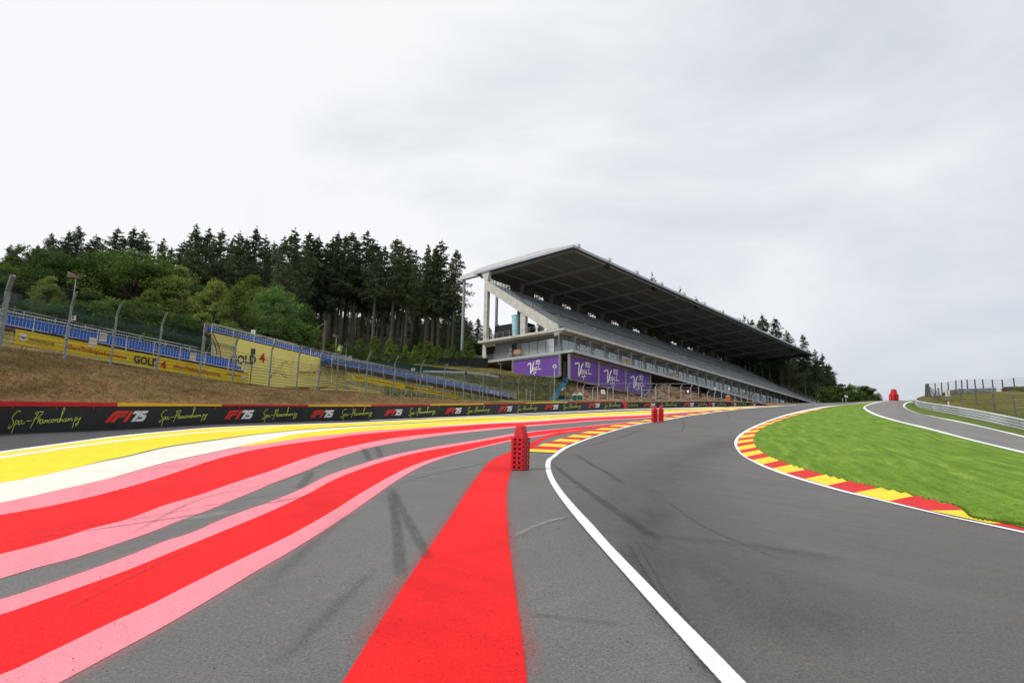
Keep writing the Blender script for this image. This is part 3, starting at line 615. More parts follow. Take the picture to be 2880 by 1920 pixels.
segs = [(-1400, -60, 1), (-60, 320, 0), (320, 617, 1), (617, 863, 0), (863, 1041, 1), (1041, 1208, 0), (1208, 1359, 1), (1359, 1478, 0), (1478, 1596, 1), (1596, 1723, 0)]
for a_, b_, k in segs:
    wall_run(a_, b_ - .4 if b_ < 1700 else b_, 'cap', lambda x: 1 - capf(x), one(1.0), .03, .60, M_capy if k else M_capr, WT)
# strokes and polygons on a surface; fn(u, v) -> world, u, v in drawing units
def ribbon(b, pts, w, fn, n=6):
    p = spline(pts, max(3, (len(pts) - 1) * n)); d = np.gradient(p, axis=0); d /= np.linalg.norm(d, axis=1)[:, None] + 1e-9; q = np.stack([-d[:, 1], d[:, 0]], 1) * w / 2
    L_ = [fn(*x) for x in p + q]; R2 = [fn(*x) for x in p - q]; b.grid(np.array([L_, R2]))
    for e_ in (p[0], p[-1]):
        m = 8; b.add([fn(e_[0] + w / 2 * math.cos(a), e_[1] + w / 2 * math.sin(a)) for a in np.linspace(0, 2 * math.pi, m, endpoint=False)], [tuple(range(m))])
SPA = [[(158, 262), (150, 254), (125, 262), (95, 295), (85, 322), (98, 350), (106, 375), (90, 405), (68, 420), (58, 412), (74, 392)],
 [(126, 352), (116, 400), (103, 466)], [(122, 368), (136, 346), (150, 352), (145, 375), (124, 386)], [(184, 350), (166, 350), (152, 372), (162, 386), (180, 372), (190, 348), (184, 376), (196, 381), (214, 368)],
 [(228, 353), (270, 350)], [(322, 275), (302, 330), (268, 421)], [(302, 290), (298, 272), (330, 264), (363, 262), (352, 288), (330, 312)], [(286, 332), (322, 326), (348, 322)],
 [(334, 335), (324, 378), (334, 352), (350, 338)], [(368, 342), (354, 344), (344, 366), (354, 380), (368, 364), (378, 342), (372, 372), (384, 374)], [(394, 345), (386, 377), (400, 350), (411, 345), (408, 370), (418, 368)],
 [(442, 340), (428, 346), (420, 362), (430, 373), (446, 364)], [(462, 338), (450, 346), (449, 362), (459, 369), (468, 355), (464, 340), (480, 345)], [(487, 338), (482, 368), (491, 348), (505, 336)],
 [(522, 335), (508, 346), (504, 362), (512, 371), (526, 361)], [(522, 362), (545, 290), (563, 236), (559, 218), (549, 232), (540, 290), (531, 368)], [(534, 356), (544, 340), (553, 340), (551, 362), (560, 360)],
 [(592, 335), (576, 339), (566, 354), (573, 366), (588, 352), (597, 332), (591, 360), (603, 358)], [(613, 332), (606, 362), (619, 338), (629, 333), (626, 358)], [(628, 348), (641, 334), (651, 332), (648, 357), (659, 350)],
 [(690, 318), (674, 390), (667, 432)], [(682, 336), (697, 321), (706, 335), (696, 352), (680, 358)], [(745, 322), (727, 334), (716, 346), (723, 364), (716, 393), (701, 412), (697, 400), (716, 374), (742, 326)]]
F175 = [('r', [(0, 105), (52, 30), (68, 12), (90, 3), (205, 3), (187, 30), (100, 30), (78, 38), (30, 105)]), ('r', [(40, 105), (76, 52), (86, 42), (104, 38), (180, 38), (164, 62), (116, 62), (102, 68), (76, 105)]), ('r', [(150, 105), (214, 3), (252, 3), (188, 105)]),
 ('w', [(260, 2), (330, 2), (322, 30), (268, 105), (230, 105), (284, 32), (240, 32)]), ('w', [(338, 2), (405, 2), (390, 28), (352, 28), (345, 40), (380, 40), (388, 52), (372, 88), (350, 105), (276, 105), (290, 80), (338, 80), (347, 64), (304, 64)])]
for (x0, x1, y0, y1) in [(290, 411, 1155, 1186), (628, 712, 1153, 1178), (871, 938, 1153, 1174), (1078, 1131, 1151, 1168), (1250, 1298, 1147, 1163), (1400, 1441, 1142, 1157), (1530, 1571, 1138, 1151), (1653, 1688, 1134, 1146), (1808, 1844, 1134, 1144), (1921, 1953, 1133, 1142), (1992, 2011, 1133, 1142), (2054, 2071, 1133, 1142), (2110, 2125, 1136, 1141)]:
    xm = (x0 + x1) / 2; pt = project(wl(xm, 1))[1]; pb = project(wl(xm, 0))[1]; g = lambda y: (pb - y) / (pb - pt)
    f0, f1 = g(y1), g(y0); mbr, mbw = MB(), MB()
    A0, A1, B0, B1 = wl(x0, f0, .03), wl(x1, f0, .03), wl(x0, f1, .03), wl(x1, f1, .03)
    fn = lambda u, v, d=0: wl2(x0, x1, u / 405., f0 + (f1 - f0) * (1 - (v - 2) / 103.), .02)
    for col, poly in F175:
        b = mbr if col == 'r' else mbw; b.add([fn(*p) for p in poly], [tuple(range(len(poly)))])
    p_ = WT if x0 < 1740 else None
    if x0 < 1740: mbr.build('red_logo', M_lred, WT); mbw.build('white_numeral', M_lwhite, WT)
    else: FAR_L = globals().setdefault('FAR_L', []); FAR_L += [('red_logo', mbr, M_lred), ('white_numeral', mbw, M_lwhite)]
for (x0, x1, y0, y1) in [(18, 222, 1145, 1219), (443, 580, 1145, 1193.5), (735, 834, 1144, 1186), (957, 1045, 1144.5, 1180), (1148, 1223, 1142, 1174), (1312, 1376, 1139, 1168), (1453, 1509, 1137, 1161), (1583, 1633, 1132, 1154), (1699, 1744, 1129.5, 1151), (1766, 1794, 1131, 1147), (1856, 1903, 1130, 1148), (1963, 1988, 1130, 1144), (2017, 2042, 1130, 1144), (2075, 2098, 1131, 1143)]:
    xm = (x0 + x1) / 2; pt = project(wl(xm, 1))[1]; pb = project(wl(xm, 0))[1]; g = lambda y: (pb - y) / (pb - pt); f0, f1 = max(g(y1), .02), g(y0)
    A0, A1, B0, B1 = wl(x0, f0, .03), wl(x1, f0, .03), wl(x0, f1, .03), wl(x1, f1, .03)
    fn = lambda u, v: wl2(x0, x1, (u - 55) / 690., f0 + (f1 - f0) * (1 - (v - 217) / 250.), .02)
    b = MB(); [ribbon(b, s_, 6.0 if x0 < 400 else 7.4 if x0 < 1100 else 9.5, fn, 5) for s_ in SPA]
    if x0 < 1750: b.build('script_lettering', M_lime, WT)
    else: FAR_L.append(('script_lettering', b, M_lime))
# rust streaks where the cap is bolted
b = MB()
for x in (23, 148, 254, 600, 669, 990, 1150, 1233, 1312, 1420, 1500, 1549):
    b.add([wl(x - 1.2, 1 - capf(x) * 1.0, .016), wl(x + 1.2, 1 - capf(x), .016), wl(x + .8, .74, .016), wl(x - .8, .74, .016)], [(0, 1, 2, 3)])
b.build('paint_drip', M_capr, WT)
# the gap filler and the second run of barrier
t_ = thing('marshal_gate_panel', tuple(wl(1758, 0)), 'small upright red panel filling the gap between the two black barriers', 'gate panel')
wall_run(1752.5, 1763.5, 'panel', one(.0), one(1.02), .10, .12, M_lred, t_); wall_run(1755, 1761, 'slot', one(.84), one(.90), .115, .02, mat('slot_red', (.3, .02, .02), .6), t_)
WF = thing('barrier_wall', tuple(wl(1950, 0)), 'far black advertising barrier without a cap, right of the red gate panel', 'barrier')
wall_run(1765, 2158, 'banner', one(-.03), one(1.0), 0, .06, M_wall, WF); wall_run(1765, 2158, 'concrete_block', one(-.03), one(.97), -.07, .5, M_back, WF)
for n_, b_, m_ in FAR_L: b_.build(n_, m_, WF)

# ================================================================== HILLSIDE BEHIND THE WALL
HX = np.array([-700, -300, 0, 200, 400, 600, 800, 950, 1100, 1250, 1400, 1550, 1700, 1815, 1858, 2000, 2150, 2280, 2450, 2650.])
wallY = np.interp(HX, wxs, wxy[:, 1]); wallY[-3:] = [150, 160, 170]
wtop = np.interp(HX, *zip(*wt))
FENCE = [(-300, 950, 30), (-100, 968, 34.5), (0, 982, 37), (180, 1007, 41), (310, 1027, 44.5), (440, 1046, 47), (560, 1064, 50), (653, 1079, 53), (755, 1092, 56.5), (833, 1100, 60), (894, 1105, 63), (945, 1103, 64), (1028, 1108, 66), (1105, 1117, 70), (1180, 1124, 72), (1246, 1128, 76), (1303, 1131, 80), (1357, 1133, 86), (1410, 1134, 91), (1458, 1134, 97), (1503, 1134, 100), (1547, 1133, 102), (1590, 1133, 104), (1622, 1132, 106), (1700, 1131, 110), (2000, 1131, 124), (2150, 1137, 140), (2280, 1137, 160), (2650, 1132, 180)]
fx, fy, fd = (np.array(v, float) for v in zip(*FENCE))
rows = [
 (np.minimum(wtop + 5, 1139), wallY + .9),
 (np.interp(HX, fx, fy), np.interp(HX, fx, fd)),
 (np.array([925, 950, 975, 1003, 1035, 1066, 1090, 1098, 1114, 1124, 1128, 1131, 1131, 1131, 1131, 1132, 1137, 1138, 1134, 1132]), np.array([38, 44, 50, 53, 56, 60, 70, 76, 86, 95, 104, 112, 120, 123, 124, 132, 148, 168, 180, 190.])),
 (np.array([900, 915, 930, 955, 985, 1010, 1030, 1040, 1050, 1052, 1055, 1063, 1098, 1117, 1078, 1116, 1136, 1138, 1134, 1132]), np.array([72, 76, 80, 82, 84, 92, 105, 112, 117, 120, 122, 125, 136, 140, 147, 155, 165, 180, 190, 200.])),
 (np.array([880, 890, 905, 925, 950, 975, 998, 1006, 1010, 1010, 1012, 1045, 1092, 1112, 1072, 1114, 1134, 1138, 1134, 1132]), np.array([100, 105, 110, 115, 122, 130, 142, 150, 165, 165, 165, 168, 172, 178, 180, 190, 200, 215, 225, 230.])),
 (np.array([830, 840, 850, 850, 860, 870, 890, 905, 925, 950, 975, 1030, 1075, 1080, 1085, 1110, 1132, 1137, 1134, 1132]), np.array([230, 235, 240, 245, 250, 255, 260, 260, 265, 265, 265, 268, 272, 278, 280, 285, 290, 295, 300, 300.])),
 (np.array([830, 840, 850, 850, 860, 870, 890, 905, 925, 950, 975, 1028, 1072, 1080, 1085, 1110, 1132, 1137, 1134, 1132]), np.array([600.] * 20))]
fxs = np.linspace(-700, 2650, 336); RY = [np.interp(fxs, HX, r[0]) for r in rows]; RD = [np.interp(fxs, HX, r[1]) for r in rows]
ker = np.hanning(5); ker /= ker.sum(); sm = lambda a: np.convolve(np.pad(a, 2, mode='edge'), ker, 'valid')
RY = [sm(a) for a in RY]; RD = [sm(a) for a in RD]
HP = []
nsub = [14, 8, 26, 12, 10, 6]
for i in range(len(rows) - 1):
    Pa = np.array([at(x, y, d) for x, y, d in zip(fxs, RY[i], RD[i])]); Pb = np.array([at(x, y, d) for x, y, d in zip(fxs, RY[i + 1], RD[i + 1])])
    for t in np.linspace(0, 1, nsub[i], endpoint=False):
        bulge = (.35 if i == 0 else .0) * math.sin(math.pi * t)
        HP.append(Pa * (1 - t) + Pb * t + UP * bulge * 1.0)
HP.append(Pb); HP = np.array(HP)
rowi = np.repeat(np.arange(6), nsub); rowi = np.append(rowi, 5)
dist = np.linalg.norm(HP - EYE, axis=2)
rocky = np.exp(-((fxs[None, :] - 1850) / 190.) ** 4) * np.isin(rowi, (2,))[:, None]
grassy = np.clip((1500 - fxs) / 400, 0, 1)[None, :]
amp = np.where((rowi == 0)[:, None], .22, .12) * np.ones_like(dist); tt = np.concatenate([np.sin(np.linspace(0, math.pi, nsub[0], endpoint=False)), np.ones(len(rowi) - nsub[0])])
HP[..., 2] += vnoise(HP, .5, 11, 4) * amp * tt[:, None] + np.where((rowi == 2)[:, None], vnoise(HP, .22, 5, 4) * .9, 0) * (fxs > 1100)[None, :]
rk = vnoise(HP, .35, 21, 5, .6); rk2 = np.abs(vnoise(HP, .16, 31, 4, .55))
HP += (rk * 1.1 + rk2 * 1.8 - .5)[..., None] * rocky[..., None] * np.array([.3, -.8, .5])
# which ground is it: 0 bank, 1 forest floor, 2 rock, 3 dry grass
M_bank = nmat('bank_soil', [(.30, (.060, .036, .018)), (.42, (.135, .080, .036)), (.54, (.20, .122, .056)), (.64, (.13, .105, .038)), (.78, (.075, .095, .025))], .38, .95, 8, .9, .12, fine=(5., .45), stretch=(1.2, .6, 1.), spec=.05)
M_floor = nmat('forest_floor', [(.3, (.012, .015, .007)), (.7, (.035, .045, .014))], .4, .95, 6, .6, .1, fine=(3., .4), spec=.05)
M_rock = nmat('quarried_rock', [(.25, (.075, .045, .03)), (.45, (.20, .115, .065)), (.6, (.30, .20, .12)), (.75, (.16, .15, .06)), (.9, (.40, .34, .27))], .55, .95, 8, .9, .3, fine=(2.2, .5), spec=.05)
M_dry = nmat('dry_grass', [(.28, (.045, .055, .015)), (.45, (.11, .10, .03)), (.6, (.24, .19, .07)), (.8, (.13, .13, .04))], .28, .95, 8, .9, .15, fine=(2.5, .5), spec=.05)
mb = MB(); nR, nC = HP.shape[:2]; mb.grid(HP); mi = []
for i in range(nR - 1):
    for j in range(nC - 1):
        x = fxs[j] + (vnoise(np.array([i * .3, j * .3, 0.]), 1., 3)) * 60; r = rowi[i]
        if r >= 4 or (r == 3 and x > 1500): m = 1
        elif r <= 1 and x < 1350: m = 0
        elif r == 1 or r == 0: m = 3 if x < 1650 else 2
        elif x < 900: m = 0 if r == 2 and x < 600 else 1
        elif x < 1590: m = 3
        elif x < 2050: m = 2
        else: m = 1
        mi.append(m)
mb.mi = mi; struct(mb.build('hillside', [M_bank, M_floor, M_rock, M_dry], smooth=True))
# tufts on the bank
def tufts(n, xr, rr_, hmin, hmax, mats_, name):
    b = MB()
    for k in range(n):
        j = int(np.interp(rng.uniform(*xr), fxs, np.arange(nC))); i = rng.integers(*rr_); i = min(i, nR - 2); j = min(j, nC - 2)
        s, t = rng.uniform(0, 1, 2); p = (HP[i, j] * (1 - s) + HP[i + 1, j] * s) * (1 - t) + (HP[i, j + 1] * (1 - s) + HP[i + 1, j + 1] * s) * t
        for q in range(4):
            a = rng.uniform(0, 6.3); h = rng.uniform(hmin, hmax); w = h * .16; l = rng.normal(size=2) * h * .5; o = rng.normal(size=2) * h * .5
            d = np.array([math.cos(a), math.sin(a), 0]) * w; pp = p + [o[0], o[1], -.03]; b.add([pp - d, pp + d, pp + [l[0], l[1], h]], [(0, 1, 2)])
    return struct(b.build(name, mats_, smooth=False), 'stuff')
tufts(9000, (-200, 1300), (1, 16), .05, .16, leaf_mat('dry_blades', (.13, .085, .035), (.24, .18, .07), .2, .4), 'bank_grass')
tufts(3500, (-200, 1300), (2, 20), .04, .12, leaf_mat('green_blades', (.05, .08, .015), (.10, .13, .03), .2, .4), 'bank_weeds')
tufts(6000, (1080, 1600), (22, 48), .15, .5, leaf_mat('hill_weeds', (.05, .07, .018), (.17, .17, .06), .2, .4), 'hill_weeds')
# dark earth and stones on the rock face
b = MB()
for k in range(260):
    j = int(np.interp(rng.uniform(1600, 2080), fxs, np.arange(nC))); i = rng.integers(22, 47); p = HP[i, j]; r = rng.uniform(.15, .6)
    ico = rng.normal(size=(7, 3)); ico /= np.linalg.norm(ico, axis=1)[:, None]
    bm_ = bmesh.new(); [bm_.verts.new(v) for v in ico * r * rng.uniform(.6, 1.2, (7, 1)) + p]; bmesh.ops.convex_hull(bm_, input=bm_.verts); bm_.verts.index_update()
    b.add([tuple(v.co) for v in bm_.verts], [tuple(v.index for v in f.verts) for f in bm_.faces]); bm_.free()
struct(b.build('rock_rubble', M_rock), 'stuff')

# ================================================================== CATCH FENCE ON THE BANK
M_post = nmat('galvanised_steel', [(.3, (.16, .19, .19)), (.7, (.27, .30, .30))], 3., .5, metal=.3)
M_cable = mat('dark_cable', (.03, .035, .035), .5, .3)
M_net = net_mat('green_netting', (.012, .05, .038), .16, .026)
M_net2 = net_mat('chain_link', (.03, .045, .045), .40, .010)
def fence_pts(l): return [at(x, y, d) for x, y, d in l]
posts = [(-150, 961, 33.3), (-5, 981, 37)] + [f_ for f_ in FENCE if 170 < f_[0] < 1640]
ptops = [(-120, 735), (38, 777), (208, 822), (337, 853), (461, 881), (576, 910), (671, 935), (769, 956), (847, 972), (906, 986), (949, 973), (1038, 988), (1115, 1000), (1188, 1011), (1252, 1022), (1310, 1031), (1363, 1040), (1414, 1049), (1462, 1054), (1508, 1059), (1550, 1063), (1593, 1067), (1624, 1071)]
FT = thing('catch_fence', tuple(at(600, 1072, 51.5)), 'tall green netted catch fence with bent grey posts along the brown bank', 'fence')
tops = []; knees = []; bases = []
for (x, y, d), (tx, ty) in zip(posts, ptops):
    b0 = at(x, y, d); 
    h = solve_h(b0, ty); h = min(max(h, 3.0), 5.2) if x < 1300 else h
    tn = nz(np.cross(UP, R_)); tn = -nz(np.array([0.25, 1., 0])) * 1.0
    knee = b0 + UP * h * .80; top = knee + UP * h * .19 + nz(np.array([.75, -.65, 0])) * h * .13
    w = .10 if x < 20 else .055 if x < 1300 else .05
    b = MB(); b.tube([b0 - UP * .25, b0 + UP * h * .78, knee + nz(np.array([.55, -.8, 0])) * h * .01, top], w * 1.35, 6)
    for f_ in np.linspace(.06, .76, 10): b.box(b0 + UP * h * f_ + np.array([0, -w * 1.3, 0]), w * .9, .02, .03)
    b.build('post', M_post, FT); tops.append(top); knees.append(knee); bases.append(b0)
tops, knees, bases = map(np.array, (tops, knees, bases))
b = MB()
for f_ in np.linspace(.05, .78, 11):
    L_ = bases + (knees - bases) / .8 * f_ * .8 / 1.0 + np.array([0, -.09, 0])
    for i in range(len(L_) - 1):
        m_ = (L_[i] + L_[i + 1]) / 2 - UP * .03; b.tube([L_[i], m_, L_[i + 1]], .013, 4, False)
for i in range(len(tops) - 1): b.tube([tops[i], (tops[i] + tops[i + 1]) / 2 - UP * .05, tops[i + 1]], .02, 4, False)
b.build('cable', M_cable, FT)
gap = lambda i: 570 < posts[i][0] < 890
NB = len(tops) - 1; runs = [[i for i in range(NB) if not gap(i) and posts[i][0] < 600], [i for i in range(NB) if not gap(i) and posts[i][0] > 600]]
M_dnet = net_mat('dense_netting', (.010, .055, .042), .10, .028)
for run in runs:
    for nm, m_ in (('upper_netting', M_net), ('middle_netting', M_net), ('netting_overlap', M_dnet), ('lower_mesh', M_net2)):
        b = MB(); s = 0
        for i in run:
            if nm == 'lower_mesh' and i > 1: continue
            A_, B_ = {'upper_netting': (knees, tops), 'middle_netting': (bases + (knees - bases) * .5, knees), 'lower_mesh': (bases, bases + (knees - bases) * .5), 'netting_overlap': (bases + (knees - bases) * .80 + np.array([0, -.02, 0]), bases + (knees - bases) * .90 + np.array([0, -.02, 0]))}[nm]
            l = np.linalg.norm(A_[i + 1] - A_[i]); h = np.linalg.norm(B_[i] - A_[i]); h2 = np.linalg.norm(B_[i + 1] - A_[i + 1])
            b.add([A_[i], A_[i + 1], B_[i + 1], B_[i]], [(0, 1, 2, 3)], [[(s + .001, 0), (s + l, 0), (s + l, h2), (s + .001, h)]]); s += l
        if b.n: b.build(nm, m_, FT)
# the grey frame fence further right
M_galv = nmat('pale_galvanised_steel', [(.3, (.30, .32, .33)), (.7, (.42, .44, .45))], 3., .5, metal=.3)
FX = [(1640, 1081, 114), (1667, 1088, 118), (1681, 1082, 115), (1709, 1090, 119), (1725, 1082, 116), (1766, 1081, 118), (1805, 1081, 119), (1844, 1082, 120), (1882, 1082, 121), (1916, 1082, 122), (1944, 1083, 123), (1966, 1084, 124)]
FR = [(1990, 1101, 128), (2010, 1101, 130), (2030, 1102, 131), (2049, 1103, 133), (2068, 1104, 134), (2085, 1105, 135), (2103, 1108, 137), (2118, 1111, 139), (2134, 1116, 141)]
for lst, lab in ((FX, 'pale grey steel frame fence with bent posts below the purple billboards'), (FR, 'low grey steel frame fence at the far end of the grandstand')):
    T = thing('frame_fence', tuple(at(lst[0][0], 1131, lst[0][2])), lab, 'fence'); tp = []
    for x, y, d in lst:
        b0 = at(x, 1133, d); h = solve_h(b0, y); b = MB(); top = b0 + UP * h + np.array([.25, -.25, 0]); b.tube([b0 - UP * .3, b0 + UP * h * .88, top], .085, 6); b.build('post', M_galv, T); tp.append((b0, h, top))
    b = MB(); 
    main = [t for t in tp] if lst is FR else [t for t, q in zip(tp, lst) if q[0] not in (1667, 1709)]
    for f_ in (1.0, .86, .70):
        for (b0, h, t0), (b1, h1, t1) in zip(main[:-1], main[1:]): b.tube([b0 + UP * h * f_ + (.25 if f_ == 1 else 0), b1 + UP * h1 * f_ + (.25 if f_ == 1 else 0)], .035 if f_ > .9 else .02, 4)
    for f_ in np.linspace(.1, .6, 6):
        for (b0, h, t0), (b1, h1, t1) in zip(main[:-1], main[1:]): b.tube([b0 + UP * h * f_, b1 + UP * h1 * f_], .012, 4)
    b.build('rail', M_galv, T)
# ================================================================== GRANDSTAND
_l = ray(3150, 1374.2); _l[2] = 0; GL = nz(_l); GE = np.cross([0, 0, 1], GL)
if ray(-797, 1295) @ GE < 0: GE = -GE
GO = at(1611, 983, 125)
def S(a, b, c, dr=.005): return GO + a * GL + b * GE + (c - dr * a) * UP
AX = np.array([GL, GE, UP])
M_conc = nmat('concrete', [(.25, (.42, .40, .36)), (.5, (.55, .53, .48)), (.8, (.64, .62, .57))], .8, .85, 7, .2, .02, fine=(4., .12))
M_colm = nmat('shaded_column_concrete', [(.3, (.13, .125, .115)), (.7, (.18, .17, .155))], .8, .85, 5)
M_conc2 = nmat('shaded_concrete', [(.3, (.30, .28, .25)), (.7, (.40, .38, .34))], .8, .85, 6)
M_clad = nmat('grey_wall_cladding', [(.3, (.17, .168, .178)), (.7, (.205, .205, .215))], 1., .7, 3, .2, .03, stretch=(3, 3, .1))
M_fascia = nmat('steel_fascia', [(.3, (.38, .41, .43)), (.7, (.48, .51, .53))], 1.5, .45, metal=.2)
M_soff = nmat('dark_soffit', [(.3, (.045, .040, .035)), (.7, (.07, .062, .055))], .6, .7)
M_soffw = nmat('brown_soffit', [(.3, (.16, .11, .08)), (.7, (.22, .155, .11))], 1., .6)
M_roofu = nmat('roof_underside', [(.3, (.125, .135, .135)), (.7, (.150, .160, .159))], .3, .7)
M_beam = nmat('roof_beam_concrete', [(.3, (.17, .172, .163)), (.7, (.21, .21, .20))], .6, .8)
M_edge = nmat('roof_edge_metal', [(.3, (.36, .40, .46)), (.7, (.46, .50, .56))], 1.5, .4, metal=.3)
M_gird = nmat('girder_cladding', [(.3, (.58, .57, .55)), (.7, (.68, .67, .65))], .8, .6)
M_rail = nmat('railing_steel', [(.3, (.25, .28, .29)), (.7, (.34, .37, .38))], 2., .5, metal=.3)
M_seat = nmat('grey_seat_plastic', [(.3, (.19, .21, .22)), (.7, (.25, .27, .28))], 2., .45)
M_glass = glass_mat('window_glass', (.24, .28, .285)); M_frame = mat('dark_window_frame', (.03, .032, .034), .5)
M_eglass = glass_mat('sky_toned_window_glass', (.55, .58, .63)); M_eglass.node_tree.nodes['Principled BSDF'].inputs['Metallic'].default_value = .35  # pale, less metallic base stands in for sky reflected in the end window
M_rglass = clear_mat('railing_glass', (.30, .36, .36), .16)
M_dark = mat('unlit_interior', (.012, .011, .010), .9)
GS = thing('grandstand', tuple(S(0, 0, -5)), 'large concrete and steel grandstand with a cantilevered dark roof on the hillside', 'grandstand')
def sb(b, a0, a1, b0, b1, c0, c1, dr=.005):
    return b.hexa([S(a0, b0, c0, dr), S(a1, b0, c0, dr), S(a1, b1, c0, dr), S(a0, b1, c0, dr), S(a0, b0, c1, dr), S(a1, b0, c1, dr), S(a1, b1, c1, dr), S(a0, b1, c1, dr)])
D2 = .012
# balcony slab with fascia and the sloping soffit under it
b = MB(); sb(b, 0, 110, .12, 25.8, -.30, -.02, D2); slab = b.build('balcony_slab', M_conc, GS)
b = MB(); sb(b, -.06, 110, -.10, .12, -.45, .04, D2); sb(b, -.06, .12, .12, 25.9, -.45, .04, D2); b.build('fascia', M_fascia, slab)
b = MB(); b.add([S(.1, .12, -.42, D2), S(110, .12, -.42, D2), S(110, 6, -1.5, D2), S(4, 6, -1.5, D2)], [(0, 1, 2, 3)]); b.add([S(.1, .12, -.42, D2), S(4, 6, -1.5, D2), S(4, 25.8, -1.9, D2), S(.1, 25.8, -.42, D2)], [(0, 1, 2, 3)])
b.add([S(4, 6, -1.5, D2), S(110, 6, -1.5, D2), S(110, 22, -1.9, D2), S(4, 25.8, -1.9, D2)], [(0, 1, 2, 3)]); b.build('soffit', M_soffw, slab)
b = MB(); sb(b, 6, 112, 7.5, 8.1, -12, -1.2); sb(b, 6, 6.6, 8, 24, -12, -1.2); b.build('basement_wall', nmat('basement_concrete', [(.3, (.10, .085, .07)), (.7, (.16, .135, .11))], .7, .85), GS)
for k in range(11):
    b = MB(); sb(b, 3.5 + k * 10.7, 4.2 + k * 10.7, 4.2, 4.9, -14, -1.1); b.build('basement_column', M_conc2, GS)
# storey behind the balcony
b = MB(); sb(b, 2.3, 126, 4.5, 4.9, -.02, 4.02); lw = b.build('long_wall', M_clad, GS)
b = MB(); sb(b, 2.3, 2.7, 4.9, 24.0, -.02, 4.02); sb(b, 1.7, 2.3, 4.3, 5.6, 3.3, 4.0); sb(b, 1.75, 2.3, 5.6, 15.3, 3.42, 3.98); ew = b.build('end_wall', M_clad, GS)
b = MB(); sb(b, 2.2, 2.75, 24.0, 25.0, -.02, 4.0); sb(b, 2.1, 2.3, 21.4, 24.0, 3.4, 4.0); b.build('corner_pier', M_conc, GS)
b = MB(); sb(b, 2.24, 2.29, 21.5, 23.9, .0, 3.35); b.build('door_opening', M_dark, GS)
b = MB(); sb(b, 2.24, 2.29, 15.6, 16.8, .0, 3.3); dr_ = b.build('door', M_frame, GS); b = MB(); sb(b, 2.2, 2.235, 15.75, 16.65, .25, 1.3); sb(b, 2.2, 2.235, 15.75, 16.65, 1.5, 3.2); b.build('door_glass', M_glass, dr_)
b = MB(); sb(b, 2.21, 2.27, 16.95, 17.5, 1.9, 2.5); sb(b, 2.21, 2.27, 16.95, 17.5, 1.2, 1.75); b.build('wall_notice', mat('notice_board', (.5, .5, .48), .6), GS)
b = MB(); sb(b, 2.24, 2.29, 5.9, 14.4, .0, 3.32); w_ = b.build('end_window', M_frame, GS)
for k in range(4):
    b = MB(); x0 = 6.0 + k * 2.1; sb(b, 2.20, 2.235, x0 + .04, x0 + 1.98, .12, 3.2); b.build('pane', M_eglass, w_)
for k in range(23):
    a0 = 2.6 + 5.1 * k + (.7 if k else 0); n_ = (2, 2, 2, 4)[k % 4] if k else 2; wd = 4.2 if k == 0 else 3.9; top = 3.0
    b = MB(); sb(b, a0, a0 + wd, 4.44, 4.49, .3 if k else .0, top); w_ = b.build('window', M_frame, GS); b = MB()
    for q in range(n_):
        g_ = wd / n_; gap = .25 if (k % 2 and n_ == 2 and q) else .05
        sb(b, a0 + q * g_ + gap, a0 + (q + 1) * g_ - .05, 4.40, 4.435, (.4 if k else .1), top - .12)
    b.build('pane', M_glass, w_)
# upper slab, brackets, thin posts
b = MB(); sb(b, 0, 148, 2.0, 24.3, 3.95, 4.4); us_ = b.build('upper_slab', M_conc, GS)
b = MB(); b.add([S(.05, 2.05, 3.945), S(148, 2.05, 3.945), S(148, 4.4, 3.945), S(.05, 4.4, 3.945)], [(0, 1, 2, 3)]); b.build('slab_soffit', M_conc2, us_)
for k in range(27):
    a0 = .1 + 5.1 * k; b = MB()
    b.add([S(a, y, z) for a in (a0, a0 + .45) for y, z in ((2.3, 3.94), (4.45, 3.94), (4.45, 3.1), (3.9, 3.1), (3.2, 3.45))], [(0, 1, 2, 3, 4), (9, 8, 7, 6, 5), (0, 5, 6, 1), (1, 6, 7, 2), (2, 7, 8, 3), (3, 8, 9, 4), (4, 9, 5, 0)])
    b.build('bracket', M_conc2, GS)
    b = MB(); b.tube([S(a0 - .9, 2.6, -.3 - (.7 * a0 * .01)), S(a0 - .9, 2.6, 3.95)], .07, 6); b.build('balcony_post', M_rail, GS)
    b = MB(); sb(b, a0 + .9, a0 + 1.5, 1.93, 2.06, 3.90, 4.02); b.build('edge_light', M_gird, GS)
def railing(name, pts, h, step, mats, glass=None, nr=2, post=.03, dens=None):
    """pts: list of (a, b, c) in stand coordinates; posts + rails, optional glass or bars"""
    b = MB(); P_ = [S(*p) for p in pts]
    for p0, p1 in zip(P_[:-1], P_[1:]):
        l = np.linalg.norm(p1 - p0); n_ = max(1, int(round(l / step)))
        for q in range(n_ + 1): p = p0 + (p1 - p0) * q / n_; b.box(p + UP * h / 2, post, post, h / 2, AX)
        for q in range(nr): b.tube([p0 + UP * h * (1 - q * .22), p1 + UP * h * (1 - q * .22)], .028 if q == 0 else .018, 4)
        if dens:
            m_ = int(l / dens)
            for q in range(m_): p = p0 + (p1 - p0) * (q + .5) / m_; b.box(p + UP * h * .42, .012, .012, h * .36, AX)
    o = b.build(name, mats, GS)
    if glass:
        b = MB()
        for p0, p1 in zip(P_[:-1], P_[1:]): b.add([p0 + UP * .08, p1 + UP * .08, p1 + UP * h * .72, p0 + UP * h * .72], [(0, 1, 2, 3)])
        b.build('glass_panel', glass, o)
    return o
railing('balcony_railing', [(.1, 25.6, 0), (.1, .1, 0), (55, .1, -.4), (108, .1, -.76)], 1.15, 1.9, M_rail, M_rglass)
